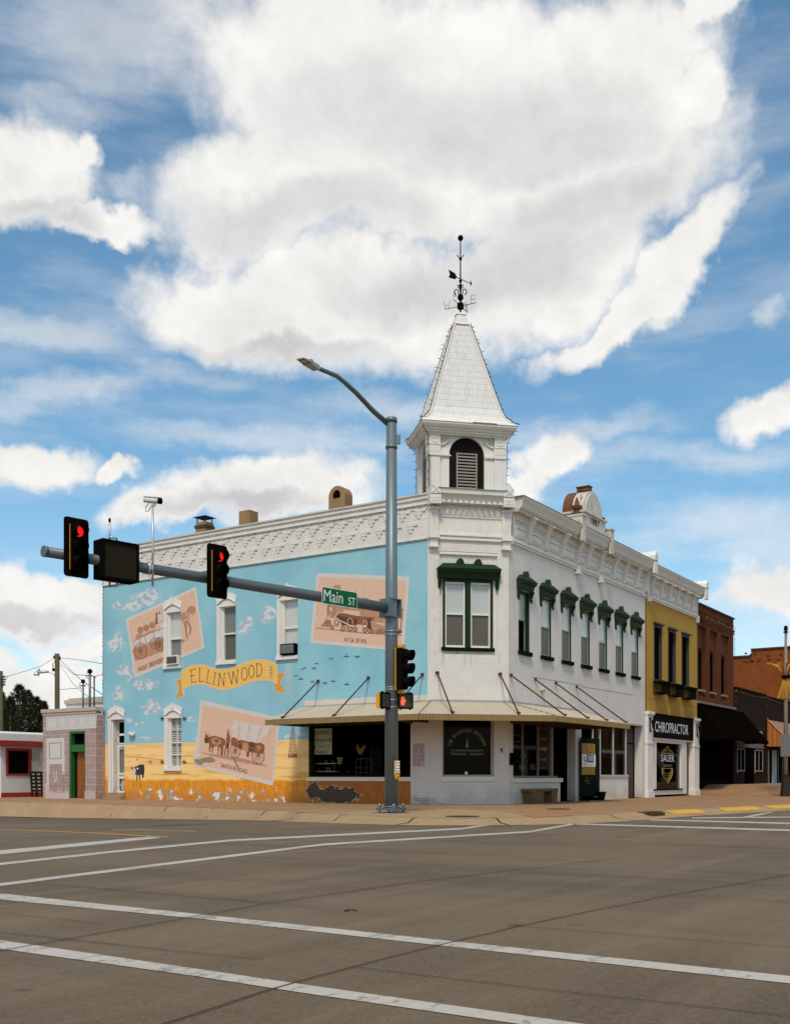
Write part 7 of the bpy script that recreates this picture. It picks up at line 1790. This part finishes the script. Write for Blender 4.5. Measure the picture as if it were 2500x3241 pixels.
mb.obox(c+f*.041-Vector((0,0,.145)), r*.045, f*.002, (0,0,.015)); mb.build('printing', pmat('sign print', (.05,.05,.07), .5, .1, 5), sgp)
mb = MB(); mb.lathe(c-Vector((0,0,.25))+f*.045-Vector((0,0,.015)), [(.02,0),(.02,.03)], 10); mb.build('button', m_black, t)
# street sign
q = on_arm(714); dp = fdepth(q); sA = on_arm(677); sB = on_arm(752)
f = fdir; off = f*.17
bl_ = EYE+ray(677, 1291)*fdepth(sA)+off; br2 = EYE+ray(752, 1298)*fdepth(sB)+off
U = br2-bl_; U.z = 0; hgt = 36/FP*dp*1.0
sc_ = (bl_+br2)/2; sc_.z = EYE.z+(HY-1276.5)/FP*dp
t = thing('street_name_sign', tuple(sc_), 'green street name sign reading Main ST hanging on the arm', 'street sign')
# the sign droops slightly to the right, as the arm does
Uv = U.copy(); 
mb = MB(); hh = Vector((0,0,hgt/2)); rc = .05
def rrect(c, U2, h2, rc, f, th):
    pts = []; un = U2.normalized(); w = U2.length
    for cx_, cz_, a0 in ((w-rc, h2-rc, 0), (-w+rc, h2-rc, 90), (-w+rc, -h2+rc, 180), (w-rc, -h2+rc, 270)):
        for k in range(5): a = rad(a0+k*22.5); pts.append(c+un*(cx_+rc*math.cos(a))+Vector((0,0,1))*(cz_+rc*math.sin(a)))
    mb.prism(pts, f*th)
rrect(sc_, U/2, hgt/2, .05, f, .01); sb_ = mb.build('sign_border', m_signwhite, t)
mb = MB(); rrect(sc_+f*.0105, U/2*.975, hgt/2-.018, .04, f, .004); mb.build('sign_face', m_signgreen, t)
mb = MB(); o_ = sc_-U/2+f*.0165
text_on(mb, 'Main', o_+U*.05-Vector((0,0,hgt*.33)), U*.53, Vector((0,0,hgt*.68))); text_on(mb, 'ST', o_+U*.74-Vector((0,0,hgt*.33)), U*.20, Vector((0,0,hgt*.45)))
mb.build('lettering', m_signwhite, t)
mb = MB()
for k in (.25,.75): mb.obox(sc_-U/2+U*k-f*.03, U.normalized()*.02, f*.035, (0,0,hgt*.55))
mb.build('sign_clamp', m_galv2, t)
# black back-lit sign box (dark)
q = on_arm(247); dq = fdepth(q); c = q+fdir*.02; c.z = EYE.z+(HY-1199)/FP*dq
t = thing('sign_box', tuple(c), 'black unlit electronic sign box hanging on the arm between the signals', 'sign box')
mb = MB(); hw_, hd_, hz_ = .44, .17, .415
mb.obox(c, adh*hw_, side*hd_, (0,0,hz_)); mb.build('case', m_visor, t)
fside = side if side.dot(fdir) > 0 else -side
mb = MB(); cc_ = c+fside*(hd_+.02)
for s_ in (-1,1): mb.obox(cc_+adh*s_*(hw_-.02), adh*.02, fside*.03, (0,0,hz_)); mb.obox(cc_+Vector((0,0,s_*(hz_-.02))), adh*(hw_-.04), fside*.03, (0,0,.02))
mb.build('visor_rim', m_visor, t)
mb = MB(); mb.obox(c+fside*(hd_+.008), adh*(hw_-.05), fside*.005, (0,0,hz_-.05)); mb.build('dark_face', pmat('dark louvred face', (.026,.022,.014), .45, .15, 20), t)
mb = MB(); pt_ = c+adh*.15
mb.tube([pt_+Vector((0,0,hz_-.05)), pt_+Vector((0,0,hz_+.42))], .022, 8); mb.tube([c-adh*.02+Vector((0,0,hz_)), c-adh*.02+Vector((0,0,hz_+.1)), pt_+Vector((0,0,hz_+.1))], .026, 8)
mb.build('pipe_mount', m_galv2, t); mb = MB(); mb.tube([pt_-Vector((0,0,hz_-.05)), pt_-Vector((0,0,hz_+.14)), c-adh*.02-Vector((0,0,hz_+.1)), c-adh*.02-Vector((0,0,hz_))], .026, 8)
mb.build('pipe_mount', m_galv2, t); mb = MB(); mb.tube([pt_+Vector((0,0,hz_+.42)), pt_+Vector((0,0,hz_+.50))], .026, 8); mb.build('pipe_cap', m_black, t)
# detection camera on its riser
q = on_arm(319); dq = fdepth(q); zt_ = EYE.z+(HY-1083)/FP*dq; zb_ = EYE.z+(HY-1252)/FP*dq; c0 = q+fdir*.14
t = thing('traffic_camera', (c0.x, c0.y, zb_), 'white detection camera on a thin riser above the arm', 'camera')
mb = MB(); mb.tube([Vector((c0.x, c0.y, zb_)), Vector((c0.x, c0.y, zt_))], .024, 8); mb.build('riser_pole', m_galv2, t)
hd = (RT*.93-FW*.3).normalized(); cc_ = Vector((c0.x, c0.y, zt_+.14))
mb = MB(); mb.tube([cc_-hd*.20+Vector((0,0,.03)), cc_+hd*.15-Vector((0,0,.03))], .062, 14); mb.obox(cc_-hd*.0+Vector((0,0,.065)), hd*.21-Vector((0,0,.03)), hd.cross(Vector((0,0,1)))*.06, (0,0,.008)); cbd = mb.build('camera_body', m_trim, t)
mb = MB(); mb.tube([cc_+hd*.15-Vector((0,0,.03)), cc_+hd*.21-Vector((0,0,.04))], [.062,.066], 14); mb.build('camera_hood', m_black, cbd)
mb = MB(); mb.obox(cc_-Vector((0,0,.09)), hd*.03, FW*.03, (0,0,.05)); mb.obox(cc_+hd*.06-Vector((0,0,.08)), hd*.02, FW*.02, (0,0,.05)); mb.build('camera_bracket', m_galv2, t)
mb = MB(); mb.tube([cc_-hd*.08-Vector((0,0,.05)), cc_-hd*.18-Vector((0,0,.14)), cc_-hd*.17-Vector((0,0,.24)), cc_-hd*.1-Vector((0,0,.22)), cc_-hd*.02-Vector((0,0,.1))], .008, 5)
mb.tube([Vector((c0.x, c0.y, q.z-.08))-hd*.02, Vector((c0.x, c0.y, q.z-.2))-hd*.1, Vector((c0.x, c0.y, q.z-.22))-hd*.02], .008, 5); mb.build('cable', m_string, t)

# ------------------------------------------------------------------ ornamental lamp post on the right
LB = EYE+ray(1675, 1698.6)*52.4; LB.z = 0
t = thing('street_lamp', tuple(LB), 'thin grey street lamp post with dark base at the right edge', 'street lamp')
mb = MB(); mb.tube([LB, LB+Vector((0,0,4.9)), LB+Vector((0,0,8.2))], [.115,.095,.065], 12); mb.build('post', pmat('streaked grey post', (.24,.21,.15), .6, .3, 4), t)
mb = MB(); mb.lathe(LB+Vector((0,0,8.2)), [(.13,0),(.13,.03),(.05,.08),(.1,.12),(.09,.3),(.05,.34)], 10); mb.tube([LB+Vector((0,0,7.3)), LB+RT*.4+Vector((0,0,7.7)), LB+RT*1.2+Vector((0,0,8.0))], .04, 8); mb.build('finial', m_iron, t)
mb = MB(); mb.hexa([LB-RT*.22-FW*.2, LB+RT*.22-FW*.2, LB+RT*.22+FW*.2, LB-RT*.22+FW*.2, LB-RT*.15-FW*.14+Vector((0,0,1.0)), LB+RT*.15-FW*.14+Vector((0,0,1.0)), LB+RT*.15+FW*.14+Vector((0,0,1.0)), LB-RT*.15+FW*.14+Vector((0,0,1.0))]); mb.tube([LB+Vector((0,0,1)), LB+Vector((0,0,1.12))], .15, 10); mb.build('base_cover', m_wood, t)
mb = MB(); c = LB+RT*.55-FW*.02; mb.obox(c+Vector((0,0,.5)), RT*.16, FW*.16, (0,0,.5)); mb.tube([c+Vector((0,0,1)), c+Vector((0,0,2.9))], .035, 6); mb.obox(c+Vector((0,0,2.55))-RT*.3-FW*.08, RT*.55, FW*.02, (0,0,.55)); tag(mb.build('parking_sign', pmat('bare grey sign back', (.15,.16,.16), .5, .1, 4)), 'grey back of a street sign on a post beside the lamp post', 'sign')
t = thing('wheat_sheaf_ornament', (LB.x, LB.y, 5.0), 'golden wheat sheaf decoration tied round the lamp post', 'ornament')
mb = MB(); zc = 5.95
for k in range(26):
    a = 2*math.pi*k/26; dv = RT*math.cos(a)-FW*math.sin(a)*.6
    mb.tube([LB+dv*.10+Vector((0,0,zc)), LB+dv*(.42*abs(math.cos(a))**.3)+Vector((0,0,4.9))], .022, 5)
mb.build('stalks', pmat('golden straw', (.50,.25,.04), .6, .15, 6), t)
mb = MB()
for k in range(18):
    a = 2*math.pi*k/18; dv = RT*math.cos(a)-FW*math.sin(a)*.6; l = random.uniform(.5,.9)
    p0 = LB+dv*.1+Vector((0,0,zc+.05)); p1 = p0+dv*l*.6+Vector((0,0,.5)); p2 = p1+dv*l*.5+Vector((0,0,.18))
    mb.tube([p0, p1, p1.lerp(p2,.5), p2], [.018,.03,.05,.01], 6)
mb.build('ears', pmat('ripe wheat', (.55,.24,.03), .6, .2, 6), t)
mb = MB(); mb.tube([LB+RT*.14*math.cos(x)-FW*.14*math.sin(x)+Vector((0,0,zc+.02+.03*math.sin(2*x))) for x in [k*math.pi/8 for k in range(17)]], .07, 8); mb.build('bow', m_black, t)

# ------------------------------------------------------------------ opposite side of Main Street (seen only as reflections)
op = thing('opposite_brick_store', (12,-34,0), 'red brick store row on the opposite side of the street', 'building')
FO = Frame((0,-34,0), (1,0,0), (0,1,0))
mb = MB(); wins = [(4+k*3.2, 5.2+k*3.2, 5, 7.4) for k in range(45)]; gr = [(3.5+k*6.4, 8.5+k*6.4, .8, 3.4) for k in range(22)]
wall(mb, FO, 2, 150, 0, 8.6, wins+gr, .2); mb.fb(FO, 1.9, 150.1, -.3, .3, 8.6, 9.0); mb.poly([FO.P(2,0,0),FO.P(2,-12,0),FO.P(2,-12,8.6),FO.P(2,0,8.6)]); mb.poly([FO.P(2,0,8.5),FO.P(150,0,8.5),FO.P(150,-12,8.5),FO.P(2,-12,8.5)]); mb.build('wall', m_rbrick, op, False)
mb = MB()
for k in range(23): mb.fb(FO, 2+k*6.4, 2.7+k*6.4, 0, .2, 0, 4.0)
mb.fb(FO, 2, 150, 0, .25, 4.0, 4.4); mb.build('pilasters', m_trim, op)
mb = MB()
for a, b, c, d_ in wins+gr: mb.fb(FO, a, b, -.2, -.18, c, d_)
mb.build('pane', m_darkpane, op)

for nm, x0, x1, y0, y1, h, lb in (('unseen_store', -75, -56, 14, 60, 8.5, 'unseen brick store added across the side street to darken window reflections'), ('unseen_store', -80, -58, -70, -42, 9, 'unseen brick store added diagonally opposite to darken window reflections')):  # unseen stores, added to darken window reflections and block low sky light
    t = thing(nm, (x0, y0, 0), lb, 'building'); mb = MB(); mb.box(x0, x1, y0, y1, -.6, h); mb.box(x0-.2, x1+.2, y0-.2, y1+.2, h, h+.4); mb.build('wall', m_rbrick, t)
    k = y0+2
    while k < y1-3:
        mb = MB(); mb.box(x1, x1+.05, k, k+1.4, 4.6, 7); mb.build('window', m_darkpane, t); mb = MB(); mb.box(x1, x1+.06, k-.4, k+2.4, .6, 3.2); mb.build('shop_window', m_darkpane, t); k += 4
# ------------------------------------------------------------------ sky and light
w = bpy.data.worlds.new("World"); scn.world = w; w.use_nodes = True
nt = w.node_tree; nt.nodes.clear(); N = NT(nt)
SUN_EL, SUN_DIR = rad(56), Vector((-.80, -.34, 0)).normalized()
out = N.n('ShaderNodeOutputWorld')
sky = N.n('ShaderNodeTexSky', None, sky_type='NISHITA')
sky.sun_disc = False; sky.sun_elevation = SUN_EL
sky.sun_rotation = math.atan2(SUN_DIR.x, SUN_DIR.y)
sky.altitude = 300; sky.air_density = 1.0; sky.dust_density = .5; sky.ozone_density = 1.5
hs = N.n('ShaderNodeHueSaturation', {'Hue': .484, 'Saturation': 1.22, 'Value': 1.0, 'Color': sky.outputs[0]})
bg1 = N.n('ShaderNodeBackground', {0: hs.outputs[0], 1: .15})
tc = N.n('ShaderNodeTexCoord').outputs['Generated']
dR = N.n('ShaderNodeVectorMath', {0: tc, 1: tuple(RT)}, operation='DOT_PRODUCT').outputs['Value']
dF = N.n('ShaderNodeVectorMath', {0: tc, 1: tuple(FW)}, operation='DOT_PRODUCT').outputs['Value']
dz_ = N.n('ShaderNodeSeparateXYZ', {0: tc}).outputs[2]
az = N.m('ARCTAN2', dR, dF); el = N.m('ARCSINE', dz_)
ae = N.n('ShaderNodeCombineXYZ', {0: az, 1: el, 2: 0.0}).outputs[0]
wn = N.n('ShaderNodeTexNoise', {'Vector': tc, 'Scale': 5.0, 'Detail': 6.0, 'Roughness': .6})
wv_ = N.n('ShaderNodeVectorMath', {0: wn.outputs['Color'], 1: (.5,.5,.5)}, operation='SUBTRACT').outputs[0]
aew = N.n('ShaderNodeVectorMath', {0: wv_, 1: (.22,.15,0), 2: ae}, operation='MULTIPLY_ADD').outputs[0]
def blobs(lst):
    best = None
    for px, py_, rx, ry, rot in lst:
        a = math.atan((px-PX)/FP); e_ = math.atan((HY-py_)/FP*math.cos(a)); ce = math.cos(e_)
        mp = N.n('ShaderNodeMapping', {0: aew, 1: (a, e_, 0), 2: (0, 0, rad(rot)), 3: (rx/FP, ry/FP*ce*ce*1.0, 1)}, vector_type='TEXTURE')
        g = N.m('SUBTRACT', 1.0, N.n('ShaderNodeVectorMath', {0: mp.outputs[0]}, operation='LENGTH').outputs['Value'])
        best = g if best is None else N.m('MAXIMUM', best, g)
    return best
cum = blobs([(900,430,300,130,0),(900,180,600,300,0),(1280,170,280,250,0),(700,400,450,170,8),(1200,380,420,200,0),(1440,270,110,120,0),(620,650,330,130,0),(900,640,380,170,0),(1150,600,260,150,15),(1270,705,230,62,25),(1450,580,190,85,38),(1400,600,150,70,35),(1500,40,130,80,20),
             (40,350,210,140,0),(190,330,70,70,0),(230,480,170,45,0),(90,1010,210,60,8),(330,1020,80,30,0),(620,1060,290,80,8),(420,1100,150,55,12),(60,1290,260,80,0),(200,1265,110,40,0),(1130,1010,90,60,10),(1690,880,150,65,10),(1640,1280,190,60,0),(200,1380,130,30,0),(60,1440,220,50,0)])
thin = blobs([(1655,640,60,40,0),(1600,1200,260,120,0),(1400,430,220,140,20),(200,120,420,150,0),(350,60,300,120,0),(150,210,280,80,0),(250,830,520,60,12),(1500,1000,420,60,0),(1500,1150,360,90,0),(600,950,520,60,0),(100,700,300,60,0),(120,1480,320,110,0),(1600,1350,260,150,0),(850,850,260,70,0),(1200,950,300,50,0)])
fb1 = N.n('ShaderNodeTexNoise', {'Vector': tc, 'Scale': 9.0, 'Detail': 10.0, 'Roughness': .60, 'Distortion': .2}).outputs[0]
fb3 = N.noise(tc, 34.0, 6, .62)
fb2 = N.n('ShaderNodeTexNoise', {'Vector': N.scalev(tc, (1,1,4.5)), 'Scale': 6.0, 'Detail': 7.0, 'Roughness': .6}).outputs[0]
cs = N.m('ADD', N.m('MULTIPLY', cum, 2.4), N.m('ADD', N.m('MULTIPLY', N.m('SUBTRACT', fb1, .5), 1.9), N.m('MULTIPLY', N.m('SUBTRACT', fb3, .5), .75)))
# clouds over the rest of the sky dome, outside the surveyed part
ang = N.m('ADD', N.m('ABSOLUTE', az), N.ss(el, .55, .8, 0, 1.2))
rest = N.m('MULTIPLY', N.ss(ang, .55, .9), N.m('SUBTRACT', N.noise(tc, 2.2, 9, .6), .47))
cs = N.m('MAXIMUM', cs, N.m('MULTIPLY', rest, 5.0))
al = N.ss(cs, -.14, 1.1)
al2 = N.m('MULTIPLY', N.ss(N.m('ADD', N.m('MULTIPLY', thin, .8), N.m('MULTIPLY', N.m('SUBTRACT', fb2, .48), 1.6)), .0, .9), .5)
al3 = N.ss(fb2, .38, .8, .0, .30)
lowh = N.ss(el, .28, .0, 0, .25)
soft = N.m('MAXIMUM', N.m('MAXIMUM', al2, al3), lowh)
alpha = N.m('SUBTRACT', 1.0, N.m('MULTIPLY', N.m('SUBTRACT', 1.0, al), N.m('SUBTRACT', 1.0, soft)))
# grey bellies: thick cloud, lower side
shn = N.n('ShaderNodeTexNoise', {'Vector': N.n('ShaderNodeVectorMath', {0: tc, 1: (0,0,.05)}, operation='ADD').outputs[0], 'Scale': 3.0, 'Detail': 7.0, 'Roughness': .55}).outputs[0]
gb = blobs([(880,270,430,140,0),(700,480,330,60,4),(1020,590,330,90,8),(1250,470,230,90,10),(1150,330,200,90,0),(640,740,260,40,0),(60,460,160,50,0),(620,1110,250,40,0),(100,1330,230,30,0)])
grey = N.m('MULTIPLY', N.m('MULTIPLY', N.ss(cs, .5, 1.3), N.ss(gb, -.25, .55)), N.ss(shn, .28, .62, .45, 1))
grey = N.m('MAXIMUM', grey, N.m('MULTIPLY', N.m('MULTIPLY', N.ss(cs, .8, 1.8), N.ss(shn, .42, .7)), .35))
relief = N.m('ADD', N.m('MULTIPLY', N.m('SUBTRACT', fb3, .5), .35), N.m('SUBTRACT', fb1, N.n('ShaderNodeTexNoise', {'Vector': N.n('ShaderNodeVectorMath', {0: tc, 1: (.008,.005,.022)}, operation='ADD').outputs[0], 'Scale': 9.0, 'Detail': 10.0, 'Roughness': .60, 'Distortion': .2}).outputs[0]))
ccol = N.mix(grey, (.91,.89,.86), (.60,.59,.61))
ccol = N.n('ShaderNodeVectorMath', {0: ccol, 'Scale': N.m('ADD', 1.0, N.m('MULTIPLY', relief, .55))}, operation='SCALE').outputs[0]
bg2 = N.n('ShaderNodeBackground', {0: ccol, 1: 1.0})
mx = N.n('ShaderNodeMixShader', {0: alpha, 1: bg1.outputs[0], 2: bg2.outputs[0]})
nt.links.new(mx.outputs[0], out.inputs[0])
sl = bpy.data.lights.new('sun', 'SUN'); sl.energy = 2.5; sl.angle = rad(10); sl.color = (1.0,.90,.77)
so = bpy.data.objects.new('sun', sl); COL.objects.link(so)
sdv = SUN_DIR*math.cos(SUN_EL)+Vector((0,0,math.sin(SUN_EL)))
so.rotation_euler = sdv.to_track_quat('Z', 'Y').to_euler(); so.location = (0,0,40)

cam = bpy.data.cameras.new('camera'); co = bpy.data.objects.new('camera', cam); COL.objects.link(co)
co.location = EYE; co.rotation_euler = (-FW).to_track_quat('Z', 'Y').to_euler()
rm = Matrix((RT, Vector((0,0,1)), -FW)).transposed(); co.rotation_euler = rm.to_euler()
cam.sensor_fit = 'VERTICAL'; cam.sensor_height = 36; cam.sensor_width = 27.8; cam.lens = 36*FP/2184
cam.shift_y = (HY-1092)/2184; cam.clip_end = 5000; cam.clip_start = .1
scn.camera = co
scn.view_settings.view_transform = 'Standard'; scn.view_settings.look = 'None'; scn.view_settings.exposure = 0; scn.view_settings.gamma = 1
